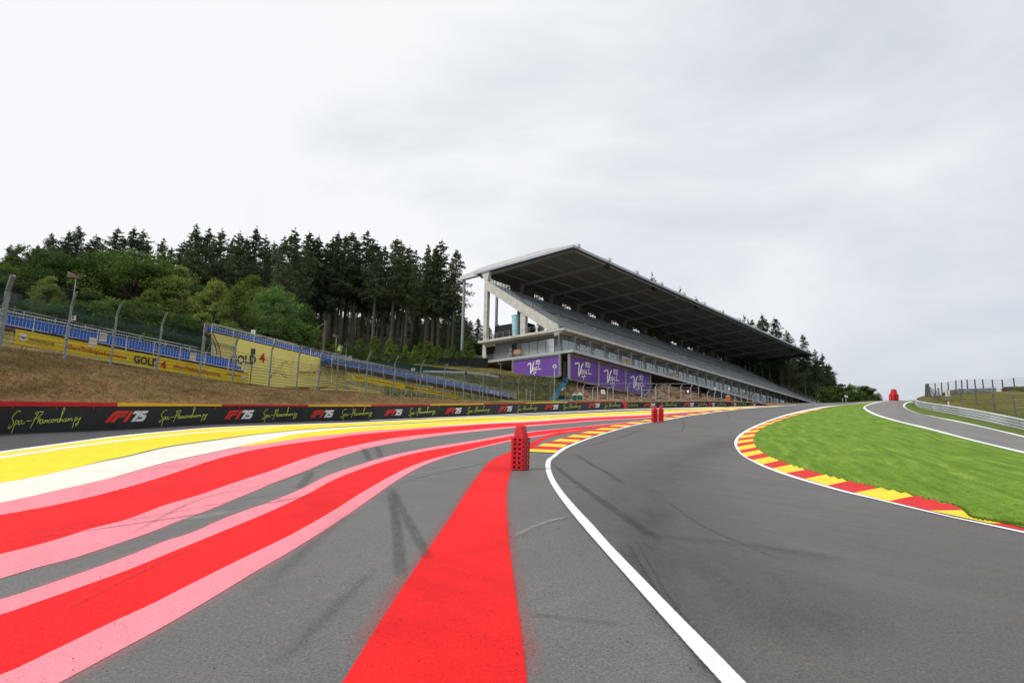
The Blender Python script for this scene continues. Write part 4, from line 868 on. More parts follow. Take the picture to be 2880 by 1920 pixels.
railing('terrace_railing', [(.1, 24.1, 4.4), (.1, 2.15, 4.4), (146, 2.15, 4.4)], 1.15, 1.7, M_rail, None, 3)
b = MB(); b.add([S(.1, 2.16, 4.45), S(146, 2.16, 4.45), S(146, 2.16, 5.3), S(.1, 2.16, 5.3)], [(0, 1, 2, 3)], [[(.1, 0), (146, 0), (146, .9), (.1, .9)]]); b.build('railing_mesh', net_mat('railing_mesh', (.22, .26, .28), .09, .035), GS)
# raking beam, steps and seats
def rake(b_): return 4.95 + (b_ - 3.9) * .640
aend = lambda b_: 150 - .95 * b_
b = MB()
for q in range(24):
    b0, b1 = 3.6 + q * .8, 4.4 + q * .8; c = rake(b0)
    if b0 > 22: break
    b.hexa([S(.3, b0, c - .9), S(aend(b0), b0, c - .9), S(aend(b0), b1, c - .9), S(.3, b1, c - .9), S(.3, b0, c), S(aend(b0), b0, c), S(aend(b0), b1, c), S(.3, b1, c)])
b.build('seating_steps', nmat('weathered_step_concrete', [(.3, (.36, .35, .31)), (.6, (.50, .48, .42)), (.8, (.62, .57, .44))], .5, .85), GS)
b = MB(); prof = [(3.5, 4.4), (3.5, 5.15), (4.0, 5.45), (11.5, 10.15), (22.2, 17.0), (22.2, 15.0), (5.9, 4.4)]
b.add([S(a, y, z) for a in (-.05, .5) for y, z in prof], [tuple(range(7)), tuple(range(13, 6, -1))] + [(i, i + 7, (i + 1) % 7 + 7, (i + 1) % 7) for i in range(7)]); b.build('raking_beam', M_conc, GS)
for k in range(1, 13):
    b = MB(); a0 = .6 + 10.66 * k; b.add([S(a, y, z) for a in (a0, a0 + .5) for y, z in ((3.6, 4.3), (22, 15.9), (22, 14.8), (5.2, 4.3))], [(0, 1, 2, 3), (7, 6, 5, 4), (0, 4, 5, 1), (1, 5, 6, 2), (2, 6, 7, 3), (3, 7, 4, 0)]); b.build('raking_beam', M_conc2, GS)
railing('stair_railing', [(.2, 3.7, 5.2), (.2, 11.4, 10.1), (.2, 12.4, 10.3), (.2, 22.0, 16.9)], 1.1, 1.3, M_rail, None, 3, dens=.16)
railing('aisle_railing', [(.6, 12.3, 10.5), (6, 12.3, 10.5)], 1.1, 1.2, M_rail, None, 2)
railing('far_railing', [(aend(21), 21.5, rake(21)), (aend(8), 8, rake(8)), (aend(3), 2.2, 4.5)], 1.3, 1.6, M_rail, None, 3)
sm_ = MB(); w = .21
sm_.box([0, -.20, .02], w, .20, .025); sm_.box([0, .02, .24], w, .03, .22); sm_.box([0, -.05, -.17], .03, .05, .17)
def seat_geo(flipup=True):
    m = MB(); m.hexa([GL * x + GE * y + UP * z for x, y, z in ((-w, -.05, .42), (w, -.05, .42), (w, .03, .42), (-w, .03, .42), (-w, .03, .84), (w, .03, .84), (w, .09, .84), (-w, .09, .84))])
    m.hexa([GL * x + GE * y + UP * z for x, y, z in ((-w, -.40, .40), (w, -.40, .40), (w, .0, .36), (-w, .0, .36), (-w, -.40, .46), (w, -.40, .46), (w, .0, .42), (-w, .0, .42))])
    m.hexa([GL * x + GE * y + UP * z for x, y, z in ((-.03, -.25, .0), (.03, -.25, .0), (.03, -.05, .0), (-.03, -.05, .0), (-.03, -.25, .38), (.03, -.25, .38), (.03, -.05, .38), (-.03, -.05, .38))])
    return m
sg = seat_geo(); sv = np.concatenate(sg.v); first = None; nind = 0; b = MB()
for q in range(23):
    b0 = 4.35 + q * .8
    if b0 > 21.6 or abs(b0 - 11.9) < .5: continue
    n_a = int((aend(b0) - 1.5) / .52)
    for j in range(n_a):
        a0 = 1.2 + j * .52; ph = (a0 - 1) % 10.66
        if ph < 1.15 and a0 > 5 and b0 < 18: continue
        if (a0 > 60 and rng.random() < .02) : continue
        p = S(a0, b0, rake(b0 - .75) + .0)
        if j < 5 and nind < 100:
            if first is None:
                m = MB(); m.add(sv + p, sg.f); first = m.build('seat', M_seat, GS, loc=tuple(p)); 
            else:
                o = first.copy(); C.objects.link(o); o.parent = GS; o.location = p - np.array(GS['_w'])
            nind += 1
        else: b.add(sv + p, sg.f)
o = b.build('seat_rows', M_seat, GS); o['kind'] = 'stuff'
# columns behind the seats, column on the terrace, tie poles
for k in range(13):
    a0 = .1 + 10.66 * k; b = MB(); z0 = 4.4 if k else 4.4
    ring = lambda z, h0, h1: [S(a0, h0, z), S(a0 + .8, h0, z), S(a0 + .8, h1, z), S(a0, h1, z)]
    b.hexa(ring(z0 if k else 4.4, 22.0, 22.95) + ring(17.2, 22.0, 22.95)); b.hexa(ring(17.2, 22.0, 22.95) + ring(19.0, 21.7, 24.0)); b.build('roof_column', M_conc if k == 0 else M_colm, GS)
b = MB(); sb(b, .1, .9, 11.6, 12.9, 4.4, 9.4); b.build('terrace_column', M_conc, GS)
for k in range(13):
    a0 = 1.2 + 10.66 * k; b = MB(); b.tube([S(a0 + .5, 30.6, -2.5), S(a0 + .5, 30.6, 18.9)], .33, 12); b.build('tie_pole', M_rail, GS)
# roof
RT = lambda y: 20.05 - .027 * y
b = MB(); b.hexa([S(0, 0, RT(0) - .35), S(138, 0, RT(0) - .35), S(138, 25.6, RT(25.6) - .35), S(0, 25.6, RT(25.6) - .35), S(0, 0, RT(0)), S(138, 0, RT(0)), S(138, 25.6, RT(25.6)), S(0, 25.6, RT(25.6))]); roof = b.build('roof', M_roofu, GS)
b = MB(); b.hexa([S(-.15, -.15, RT(0) - .42), S(138, -.15, RT(0) - .42), S(138, 0, RT(0) - .42), S(-.15, 0, RT(0) - .42), S(-.15, -.15, RT(0) + .05), S(138, -.15, RT(0) + .05), S(138, 0, RT(0) + .05), S(-.15, 0, RT(0) + .05)])
b.hexa([S(-.15, 0, RT(0) - .42), S(0, 0, RT(0) - .42), S(0, 25.9, RT(25.6) - .42), S(-.15, 25.9, RT(25.6) - .42), S(-.15, 0, RT(0) + .05), S(0, 0, RT(0) + .05), S(0, 25.9, RT(25.6) + .05), S(-.15, 25.9, RT(25.6) + .05)])
b.build('roof_edge', M_edge, roof)
for k in range(13):
    a0 = .9 + 10.66 * k; b = MB(); b.hexa([S(a0, .6, RT(0) - .75), S(a0 + .6, .6, RT(0) - .75), S(a0 + .6, 25, RT(25) - 1.0), S(a0, 25, RT(25) - 1.0), S(a0, .6, RT(0) - .34), S(a0 + .6, .6, RT(0) - .34), S(a0 + .6, 25, RT(25) - .34), S(a0, 25, RT(25) - .34)]); b.build('roof_beam', M_beam, roof)
for y in (5.2, 10.2, 15.2, 20.2):
    b = MB(); b.hexa([S(.9, y, RT(y) - .6), S(137, y, RT(y) - .6), S(137, y + .35, RT(y) - .6), S(.9, y + .35, RT(y) - .6), S(.9, y, RT(y) - .34), S(137, y, RT(y) - .34), S(137, y + .35, RT(y) - .34), S(.9, y + .35, RT(y) - .34)]); b.build('roof_purlin', M_beam, roof)
b = MB(); b.tube([S(1, .7, RT(0) - .62), S(137, .7, RT(0) - .62)], .06, 4); b.build('cable_tray', M_gird, roof)
for k in range(13):
    a0 = 1.0 + 10.66 * k; pr = [(-.4, RT(0) - .1), (-.4, RT(0) + .55), (8, 21.15), (23.6, 20.75), (31.3, 19.85), (31.3, 19.0), (24, 19.1)]
    b = MB(); b.add([S(a, y, z) for a in (a0, a0 + .9) for y, z in pr], [tuple(range(7)), tuple(range(13, 6, -1))] + [(i, i + 7, (i + 1) % 7 + 7, (i + 1) % 7) for i in range(7)]); b.build('roof_girder', M_gird, roof)
for x, y in ((1707, 751), (1841, 813), (1959, 865), (2062, 910), (2149, 949), (2228, 981)):
    # twin floodlights hung from the roof near its front edge
    r = ray(x, y); t = (RT(3) - .9 + GO[2] - EYE[2]) / r[2]; p = EYE + r * t; b = MB()
    for q in (-.45, .45): b.tube([p + GL * q - GE * .25, p + GL * q + GE * .25], .34, 10); b.tube([p + GL * q, p + GL * q + UP * .7], .04, 4)
    b.build('roof_floodlight', mat('lamp_housing', (.01, .01, .012), .5), roof)
for k in range(12):
    for q in range(3):
        a0 = 4 + 10.66 * k; b = MB(); y = 17.5 - q * 4.6; b.hexa([S(a0, y, RT(y) - .45), S(a0 + .12, y, RT(y) - .45), S(a0 + .12, y + 2., RT(y) - .45), S(a0, y + 2., RT(y) - .45), S(a0, y, RT(y) - .34), S(a0 + .12, y, RT(y) - .34), S(a0 + .12, y + 2., RT(y) - .34), S(a0, y + 2., RT(y) - .34)]); b.build('roof_strip_light', M_beam, roof)
# rear screen: solid panels with barred openings between
for k in range(13):
    a0 = .9 + 10.66 * k; a1 = a0 + 9.9; o0, o1 = (a0, a0 + 7.2) if k == 0 else (a0 + 4.6, a0 + 8.4)
    b = MB(); 
    if o0 > a0: sb(b, a0, o0, 22.6, 22.8, 15, 19.1)
    sb(b, o1, a1, 22.6, 22.8, 15, 19.1); sb(b, o0, o1, 22.6, 22.8, 18.75, 19.1); sb(b, o0, o1, 22.6, 22.8, 15, 16.3)
    if k: # the opening narrows to a diamond behind its bracing
        for (x0, z0, x1, z1, x2, z2) in ((o0, 18.8, o0, 17.8, o0 + 1.4, 18.8), (o1, 16.2, o1, 17.4, o1 - 1.4, 16.2)): b.add([S(x0, 22.61, z0), S(x1, 22.61, z1), S(x2, 22.61, z2)], [(0, 1, 2)])
    sc_ = b.build('rear_screen', M_soff, GS); b = MB(); x = o0 + .5
    while x < o1: sb(b, x, x + .10, 22.55, 22.65, 16.2, 18.8); x += .95
    for z in (17.0, 17.4, 18.2, 18.5): sb(b, o0, o1, 22.55, 22.62, z, z + .07)
    b.build('opening_bars', M_soff, sc_)
M_or = mat('orange_brown_marking', (.22, .07, .02), .6)
# purple boards
M_purp = nmat('purple_banner', [(.3, (.135, .055, .30)), (.7, (.16, .065, .345))], .5, .6); M_truss = nmat('aluminium_truss', [(.3, (.42, .42, .42)), (.7, (.56, .56, .56))], 3., .4, metal=.4)
M_bw = mat('banner_white', (.82, .80, .82), .6); M_bk = mat('banner_black', (.03, .02, .05), .6)
VEG = [([(.17, .31), (.23, .25), (.30, .225), (.315, .30), (.300, .60), (.305, .83), (.35, .66), (.405, .36), (.46, .19)], .036),
 ([(.395, .615), (.432, .56), (.425, .49), (.388, .55), (.382, .69), (.412, .71), (.445, .63)], .017),
 ([(.505, .49), (.470, .52), (.462, .62), (.480, .66), (.503, .58), (.508, .49), (.502, .72), (.482, .88), (.462, .98)], .017),
 ([(.585, .48), (.548, .51), (.540, .62), (.560, .65), (.582, .57), (.587, .48), (.585, .64), (.606, .62)], .017),
 ([(.675, .39), (.642, .45), (.668, .53), (.664, .63), (.625, .64)], .017), ([(.66, .63), (.70, .61), (.765, .60)], .024), ([(.40, .85), (.46, .815), (.565, .765)], .022)]
def truss(b, p0, p1, w, n):
    d = nz(p1 - p0); s1 = nz(np.cross(d, UP)) if abs(d @ UP) < .9 else GL * 0 + nz(np.cross(d, NRM)); s2 = np.cross(d, s1); cs = [p0 * 0 + s1 * i * w + s2 * j * w for i, j in ((-1, -1), (1, -1), (1, 1), (-1, 1))]
    for q in cs: b.tube([p0 + q, p1 + q], .05, 4)
    l = np.linalg.norm(p1 - p0)
    for i in range(n):
        for a_, c_ in ((0, 1), (1, 2), (2, 3), (3, 0)): 
            e0, e1 = (a_, c_) if i % 2 else (c_, a_); b.tube([p0 + d * l * i / n + cs[e0], p0 + d * l * (i + 1) / n + cs[e1]], .022, 3, False)
BOARDS = [((-.6, 14.3, -.72), (-.6, 2.9, -.82), (-.6, 2.9, -4.75), (-.6, 14.3, -4.15), 'purple Las Vegas board facing sideways under the end of the balcony'),
          ((.9, .9, -1.06), (12.0, .9, -1.03), (12.0, .9, -5.1), (.9, .9, -5.05), 'left purple Las Vegas board of the three under the long balcony'),
          ((12.6, .9, -1.03), (21.2, .9, -1.0), (21.2, .9, -5.15), (12.6, .9, -5.1), 'middle purple Las Vegas board of the three under the long balcony'),
          ((21.8, .9, -1.0), (29.5, .9, -.97), (29.5, .9, -5.25), (21.8, .9, -5.15), 'right purple Las Vegas board of the three under the long balcony')]
QUADS = [((1446, 1016), (1571, 1001.5), (1572, 1053.5), (1446, 1061)), ((1603, 1001.5), (1680.5, 1021), (1680.5, 1078.5), (1603, 1062)), ((1686.5, 1023), (1756.5, 1040.5), (1756.5, 1096.5), (1686.5, 1080.5)), ((1762.5, 1042), (1826, 1056), (1826, 1108.5), (1762.5, 1098))]
def onplane(px, py, n, P0):
    r = ray(px, py); return EYE + r * (((P0 - EYE) @ n) / (r @ n))
for k, ((q4), qd) in enumerate(zip(BOARDS, QUADS)):
    n_, P0 = (GL, S(-.6, 0, 0)) if k == 0 else (GE, S(0, .9, 0)); NRM = -n_
    T = [onplane(x, y, n_, P0) for x, y in qd]; tl, tr, br, bl = T
    Tg = thing('advertising_board', tuple(bl), q4[4], 'billboard', 'purple boards hung from the grandstand')
    b = MB(); b.hexa([bl - NRM * .08, br - NRM * .08, br, bl, tl - NRM * .08, tr - NRM * .08, tr, tl]); b.build('board_face', M_purp, Tg)
    fn = lambda u, v: (tl * (1 - u) + tr * u) * (1 - v) + (bl * (1 - u) + br * u) * v + NRM * .04
    ar = np.linalg.norm(tr - tl) / np.linalg.norm(tl - bl); b = MB()
    for pts, w_ in VEG:
        us_c = .48 if k == 0 else 0; sc_u = (1.75 / ar) if k == 0 else 1.0
        f2 = (lambda u, v: fn(.47 + ((u / 1.0) - .47) * sc_u, v))
        # keep stroke width even although the board is wider than high
        p = spline(pts, 24); A = 1.75; q = p * [A, 1]; d = np.gradient(q, axis=0); d /= np.linalg.norm(d, axis=1)[:, None] + 1e-9; nn = np.stack([-d[:, 1], d[:, 0]], 1) * w_ * .9
        Lq, Rq = (q + nn) / [A, 1], (q - nn) / [A, 1]; b.grid(np.array([[f2(*z) for z in Lq], [f2(*z) for z in Rq]]))
        for e_ in (q[0], q[-1]): b.add([f2(*((e_ + w_ * .9 * np.array([math.cos(a), math.sin(a)])) / [A, 1])) for a in np.linspace(0, 6.283, 10, endpoint=False)], [tuple(range(10))])
    b.build('vegas_lettering', M_bw, Tg)
    b = MB(); bk_ = MB()
    for i, (x0, x1, ty) in enumerate(((.535, .592, .10), (.596, .652, .085), (.656, .716, .095))):
        b.add([f2(x0, ty), f2(x1, ty - .008), f2(x1, ty + .225), f2(x0, ty + .235)], [(0, 1, 2, 3)])
    b.build('las_tiles', M_bw, Tg)
    fk = lambda u, v: f2(u, v) + NRM * .03
    for st in ([(.552, .13), (.552, .285), (.578, .285)], [(.605, .285), (.624, .12), (.643, .285)], [(.612, .23), (.637, .23)], [(.704, .14), (.684, .125), (.670, .155), (.690, .195), (.703, .235), (.688, .275), (.668, .265)]):
        q = np.array(st); 
        for a_, c_ in zip(q[:-1], q[1:]):
            d = nz((c_ - a_) * [1.75, 1]); nn = np.array([-d[1] / 1.75, d[0]]) * .014; bk_.add([fk(*(a_ + nn)), fk(*(c_ + nn)), fk(*(c_ - nn)), fk(*(a_ - nn))], [(0, 1, 2, 3)])
    bk_.build('las_lettering', M_bk, Tg)
    b = MB(); o_ = .28
    ul, ur = nz(tl - tr) * o_, nz(tr - tl) * o_
    for p0, p1 in ((tl + ul + UP * o_, bl + ul - UP * o_), (tr + ur + UP * o_, br + ur - UP * o_), (tl + ul + UP * o_, tr + ur + UP * o_), (bl + ul - UP * o_, br + ur - UP * o_)):
        if k > 1 and p0 is not None and abs((p1 - p0) @ UP) > 2 and np.linalg.norm(p0 - tl) < .6: continue
        truss(b, p0, p1, .13, int(np.linalg.norm(p1 - p0) / .35))
    b.build('truss_frame', M_truss, Tg)
# ================================================================== BLUE SEATED STANDS
M_blue = nmat('blue_seat_plastic', [(.3, (.018, .085, .34)), (.55, (.025, .12, .46)), (.8, (.05, .18, .52))], .8, .45)
M_yban = nmat('yellow_banner', [(.3, (.68, .52, .030)), (.6, (.76, .60, .035)), (.8, (.82, .68, .06))], .5, .6, 5, .4, .05, stretch=(1, 1, .5))
M_yban2 = nmat('pale_yellow_banner', [(.3, (.82, .74, .20)), (.6, (.88, .80, .24)), (.8, (.92, .85, .30))], .35, .6, 5, .4, .06)
M_srail = nmat('stand_rail', [(.3, (.48, .49, .49)), (.7, (.64, .65, .65))], 3., .45, metal=.35)
M_deck = nmat('stand_deck', [(.3, (.10, .055, .035)), (.7, (.16, .09, .06))], 1.5, .8)
M_dgreen = mat('dark_green_print', (.02, .045, .04), .6); M_rprint = mat('red_print', (.52, .035, .025), .6); M_wprint = mat('white_print', (.72, .71, .68), .6)
M_paper = mat('paper_notice', (.60, .54, .47), .7)
_txt = {}
def text_geo(s, bold=0., shear=0., res=2):
    k = (s, bold, shear)
    if k in _txt: return _txt[k]
    cu = bpy.data.curves.new('t', 'FONT'); cu.body = s; cu.size = 1.0; cu.offset = bold; cu.shear = shear; cu.resolution_u = res
    o = bpy.data.objects.new('t', cu); C.objects.link(o); dg = bpy.context.evaluated_depsgraph_get(); me = bpy.data.meshes.new_from_object(o.evaluated_get(dg))
    v = np.array([list(q.co)[:2] for q in me.vertices]); f = [tuple(p.vertices) for p in me.polygons]; bpy.data.objects.remove(o); bpy.data.curves.remove(cu); bpy.data.meshes.remove(me)
    _txt[k] = (v, f); return v, f
def put_text(b, s, fn, x, y, w, h=None, bold=0., shear=0.):
    """text fitted into width w (and height h) with its lower left at x, y on the surface fn(x, y)"""
    v, f = text_geo(s, bold, shear); mn, mx_ = v.min(0), v.max(0); k = w / (mx_[0] - mn[0]); ky = k if h is None else h / (mx_[1] - mn[1])
    b.add([fn(x + (p[0] - mn[0]) * k, y + (p[1] - mn[1]) * ky) for p in v], f)
def stand(name_loc, A, B, rows_, r_up, r_back, label, rail_h, ext0=0., ext1=0., seat_c=.0, back_h=1.0, taper=0, bars=.22, nind=100, legs=2.0, leg_h=1.2):
    """A, B: front edge of the deck; the stand follows that slope"""
    d = nz(B - A); L = np.linalg.norm(B - A); bk = np.array([-d[1], d[0], 0]); bk = nz(bk); bk = bk if bk[1] > 0 else -bk
    P = lambda x, y, z: A + d * x + bk * y + UP * z
    T = thing('seated_stand', tuple(P(L / 2, 0, -.5)), label, 'stand', 'blue seated stands on the bank')
    x0, x1 = -ext0, L + ext1; b = MB()
    for r in range(rows_):
        q = [(x0, r * r_back), (x1, r * r_back), (x1, (r + 1) * r_back), (x0, (r + 1) * r_back)]
        b.hexa([P(x, y, r * r_up - .18) for x, y in q] + [P(x, y, r * r_up) for x, y in q])
    b.build('deck', M_deck, T)
    ax = np.array([d, bk, UP])
    m = MB(); w = .205
    m.hexa([d * x + bk * y + UP * z for x, y, z in ((-w, -.05, .22), (w, -.05, .22), (w, .02, .22), (-w, .02, .22), (-w * .9, .02, .56), (w * .9, .02, .56), (w * .9, .08, .56), (-w * .9, .08, .56))])
    m.hexa([d * x + bk * y + UP * z for x, y, z in ((-w, -.38, .18), (w, -.38, .18), (w, 0, .14), (-w, 0, .14), (-w, -.38, .25), (w, -.38, .25), (w, 0, .22), (-w, 0, .22))])
    m.hexa([d * x + bk * y + UP * z for x, y, z in ((-.05, -.2, 0), (.05, -.2, 0), (.05, -.1, 0), (-.05, -.1, 0), (-.05, -.2, .17), (.05, -.2, .17), (.05, -.1, .17), (-.05, -.1, .17))])
    sv = np.concatenate(m.v); first = None; b = MB(); cnt = 0
    xs_ = np.arange(x0 + .3, x1 - .3, .47)
    order = sorted([(x, r) for x in xs_ for r in range(rows_)], key=lambda t: (np.linalg.norm(P(t[0], t[1] * r_back, 0) - EYE) if 0 < project(P(t[0], 0, 0))[0] else 1e4))
    for x, r in order:
        if rng.random() < .015: continue
        p = P(x, r * r_back + .55, r * r_up + seat_c)
        if cnt < nind:
            if first is None: q = MB(); q.add(sv + p, m.f); first = q.build('seat', M_blue, T, loc=tuple(p))
            else: o = first.copy(); C.objects.link(o); o.parent = T; o.location = p - np.array(T['_w'])
            cnt += 1
        else: b.add(sv + p, m.f)
    if b.n: o = b.build('seat_rows', M_blue, T); o['kind'] = 'stuff'
    def rail(nm, y, z, h, xa, xb, step=2.0):
        b = MB()
        for x in np.arange(xa, xb + .01, step): b.box(P(x, y, z + h / 2 - .1), .028, .028, h / 2 + .1, ax)
        b.tube([P(xa, y, z + h), P(xb, y, z + h)], .035, 5); b.tube([P(xa, y, z + .12), P(xb, y, z + .12)], .024, 4); b.tube([P(xa, y, z + h * .8), P(xb, y, z + h * .8)], .018, 4)
        for x in np.arange(xa + .1, xb, bars): b.box(P(x, y, z + h * .46), .009, .009, h * .34, ax)
        b.build(nm, M_srail, T)
    rail('front_rail', -.05, 0, rail_h, x0, x1); rail('back_rail', rows_ * r_back, (rows_ - 1) * r_up, back_h, x0, x1 - taper)
    b = MB()
    for x in np.arange(x0 + .2, x1, legs):
        for y in (0, rows_ * r_back): b.tube([P(x, y, -.15), P(x, y, -.15 - leg_h)], .03, 4)
        b.tube([P(x, 0, -.2), P(x, rows_ * r_back, -.2 - leg_h)], .02, 4)
    for z in (-.5, -leg_h * .9): b.tube([P(x0, 0, z), P(x1, 0, z)], .022, 4)
    b.build('scaffold', M_srail, T)
    return T, P, L
def banner(T, quad, m, thick=.03):
    tl, tr, br, bl = quad; n = nz(np.cross(tr - tl, bl - tl)); n = n if n @ (EYE - tl) > 0 else -n
    tl, tr, br, bl = [q_ + n * .10 for q_ in (tl, tr, br, bl)]
    b = MB(); nx, ny = 60, 5; P = np.zeros((ny, nx, 3))
    for i in range(ny):
        for j in range(nx):
            v, u = i / (ny - 1), j / (nx - 1); P[i, j] = (tl * (1 - u) + tr * u) * (1 - v) + (bl * (1 - u) + br * u) * v + n * (.012 * math.sin(u * 61 + v * 3) + .01 * math.sin(u * 23.))
    b.grid(P); o = b.build('banner', m, T, smooth=True)
    W = np.linalg.norm(tr - tl); fn = lambda u, v: (tl * (1 - u) + tr * u) * v + (bl * (1 - u) + br * u) * (1 - v) + n * .04   # v up from the bottom edge
    return o, fn, W
def disc(b, fn, u, v, ru, rv, n=16): b.add([fn(u + ru * math.cos(a), v + rv * math.sin(a)) for a in np.linspace(0, 6.283, n, endpoint=False)], [tuple(range(n))])
def emblem(ban, fn, u, v, ru, rv):
    b = MB(); disc(b, fn, u, v, ru, rv); b.build('round_emblem', M_wprint, ban)
    b = MB(); g = lambda x, y: fn(x, y) + nz(EYE - fn(x, y)) * .02
    for s in (-1, 1): b.add([g(u, v - rv * .1), g(u + s * ru * .8, v + rv * .25), g(u + s * ru * .6, v - rv * .1), g(u, v - rv * .4)], [(0, 1, 2, 3)])
    b.build('winged_mark', M_dgreen, ban)
# stand nearest the left edge of the photograph
tA, tB = at(43, 925, 46.5), at(698, 1051, 58.5); bA, bB = at(39, 969, 46.5), at(696, 1086, 58.5)
e_ = (tB - tA); 
ST1, P1, L1 = stand('a', tA + UP * .05, tB + UP * .05, 4, .30, .80, 'lowest blue seated stand with five rows behind a darker yellow banner, at the left', 1.02, ext0=9, ext1=0, back_h=1.0, taper=3.2)
ban, fn, W = banner(ST1, (tA, tB, bB, bA), M_yban)
# banner reads: emblem, web address, hashtag, GOLD 4, hashtag, address, emblem
px2u = lambda x: (lambda a, c: (a * (1) ))(0, 0)
def u_of(x, tl, tr):   # parameter along the banner top for a picture x
    lo, hi = 0., 1.
    for _ in range(30):
        mid = (lo + hi) / 2
        if project(tl * (1 - mid) + tr * mid)[0] < x: lo = mid
        else: hi = mid
    return (lo + hi) / 2
U1 = lambda x: u_of(x, tA, tB)
emblem(ban, fn, U1(66), .58, .0135, .26)
b = MB(); put_text(b, 'SPAGRANDPRIX.COM', fn, U1(81), .42, U1(152) - U1(81), .17, .01, .2); put_text(b, 'SPAGRANDPRIX.COM', fn, U1(636), .62, U1(675) - U1(636), .16, .01, .2); b.build('web_address', M_dgreen, ban)
b = MB(); put_text(b, '#ShareTheBelgianExperience', fn, U1(81), .22, U1(152) - U1(81), .10); put_text(b, '#ShareTheBelgianExperience', fn, U1(183), .30, U1(355) - U1(183), .36, .012); put_text(b, '#ShareTheBelgianExperience', fn, U1(487), .32, U1(619) - U1(487), .36, .012); b.build('hashtag', M_rprint, ban)
b = MB(); put_text(b, 'GOLD', fn, U1(376), .24, U1(445) - U1(376), .56, .03); b.build('gold_lettering', M_dgreen, ban); b = MB(); put_text(b, '4', fn, U1(451), .22, U1(467) - U1(451), .54, .03); b.build('gold_numeral', M_rprint, ban)
emblem(ban, fn, U1(684), .55, .011, .24)
# short return banner at the far left end
qa, qb = at(4, 922, 48), at(42, 926, 46.6); qc, qd = at(40, 966, 46.6), at(4, 975, 48)
o_, _, _ = banner(ST1, (qa + nz(qa - qb) * 2, qb, qc, qd + nz(qd - qc) * 2), M_yban2); o_.name = 'end_banner'
for x, y, dd in ((290, 947, 49.9), (261, 962, 49.2), (543, 1003, 55.6)):
    p = at(x, y, dd - 1.0); b = MB(); b.box(p, .24, .01, .32, AX); tag(b.build('notice_sheet', M_paper, None, loc=tuple(p)), {290: 'larger pale notice sheet tied to the rail of the lowest blue stand', 261: 'smaller pinkish notice sheet hung just above the yellow banner', 543: 'pale notice sheet at the right end of the lowest blue stand'}[x], 'notice', 'notice sheets on the lowest stand')
# the tall banner stand
tA, tB = at(594, 934.5, 61), at(974, 1023, 71); bA, bB = at(590, 1088, 61), at(970, 1087, 71)
ST2, P2, L2 = stand('b', tA + UP * .02, tB + UP * .02, 2, .26, .80, 'middle blue seated stand raised high behind a tall pale yellow banner', .74, seat_c=-.05, back_h=.75, taper=4.6, leg_h=2.6)
ban, fn, W = banner(ST2, (tA, tB, bB, bA), M_yban2)
U2 = lambda x: u_of(x, tA, tB)
b = MB(); g2 = lambda x, y: (U2(x), 1 - (y - project(fn(U2(x), 1))[1]) / (project(fn(U2(x), 0))[1] - project(fn(U2(x), 1))[1]))
fpx = lambda x, y: fn(*g2(x, y))
def line_px(b, pts, w): ribbon(b, pts, w, fpx, 5)
put_text(b, 'GOLD', lambda x, y: fpx(x, y * -1), 648, -(1024), 72, 26, .03); b.build('gold_lettering', M_dgreen, ban)
b = MB(); put_text(b, '4', lambda x, y: fpx(x, -y), 728, -1020, 17, 27, .03); b.build('gold_numeral', M_rprint, ban); b = MB(); line_px(b, [(597, 937), (606, 955), (615, 975), (620, 1000), (621, 1014)], 3.0); b.build('red_arc', M_rprint, ban)
b = MB(); line_px(b, [(595, 950), (603, 965), (608, 985), (610, 996)], 2.5); line_px(b, [(760, 1062), (775, 1042), (792, 1023), (803, 1015), (812, 1028), (806, 1018), (795, 1026), (790, 1040), (800, 1046), (805, 1056), (808, 1062), (801, 1060), (792, 1050), (785, 1045), (770, 1052), (762, 1063)], .8)
put_text(b, 'SPAGRANDPRIX.COM', lambda x, y: fpx(x, -y), 838, -1050, 50, 6, .01, .2); b.build('dark_print', M_dgreen, ban)
b = MB(); line_px(b, [(594, 962), (600, 985), (604, 1005), (607, 1012)], 3.5); b.build('white_print', M_wprint, ban)
b = MB(); put_text(b, '#ShareTheBelgianExperience', lambda x, y: fpx(x, -y), 839, -1056, 45, 3.5); b.build('hashtag', M_rprint, ban)
emblem(ban, fn, U2(899), g2(899, 1046)[1], .0165, .11)
# the long low stand to the right
fA, fB = at(980, 1034, 70), at(1452, 1122, 101)
ST3, P3, L3 = stand('c', fA, fB, 3, .26, .75, 'longest blue seated stand, low and tapering to the right on scaffolding', .98, ext0=2.5, back_h=.85, taper=6, leg_h=1.7)
tA, tB, bB, bA = at(978, 1048, 69), at(1301, 1112, 90), at(1301, 1124, 90), at(978, 1066, 69)
ban, fn, W = banner(ST3, (tA, tB, bB, bA), M_yban); U3 = lambda x: u_of(x, tA, tB)
emblem(ban, fn, U3(988), .5, .009, .28); emblem(ban, fn, U3(1295), .5, .007, .28)
b = MB(); put_text(b, 'SPAGRANDPRIX.COM', fn, U3(995), .45, U3(1022) - U3(995), .2, .01, .2); b.build('web_address', M_dgreen, ban)
b = MB(); put_text(b, '#ShareTheBelgianExperience', fn, U3(1040), .32, U3(1125) - U3(1040), .4); put_text(b, '#ShareTheBelgianExperience', fn, U3(1184), .32, U3(1258) - U3(1184), .4); b.build('hashtag', M_rprint, ban)
b = MB(); put_text(b, 'GOLD', fn, U3(1138), .2, U3(1163) - U3(1138), .62, .03); b.build('gold_lettering', M_dgreen, ban); b = MB(); put_text(b, '4', fn, U3(1165.5), .2, U3(1172) - U3(1165.5), .62, .03); b.build('gold_numeral', M_rprint, ban)
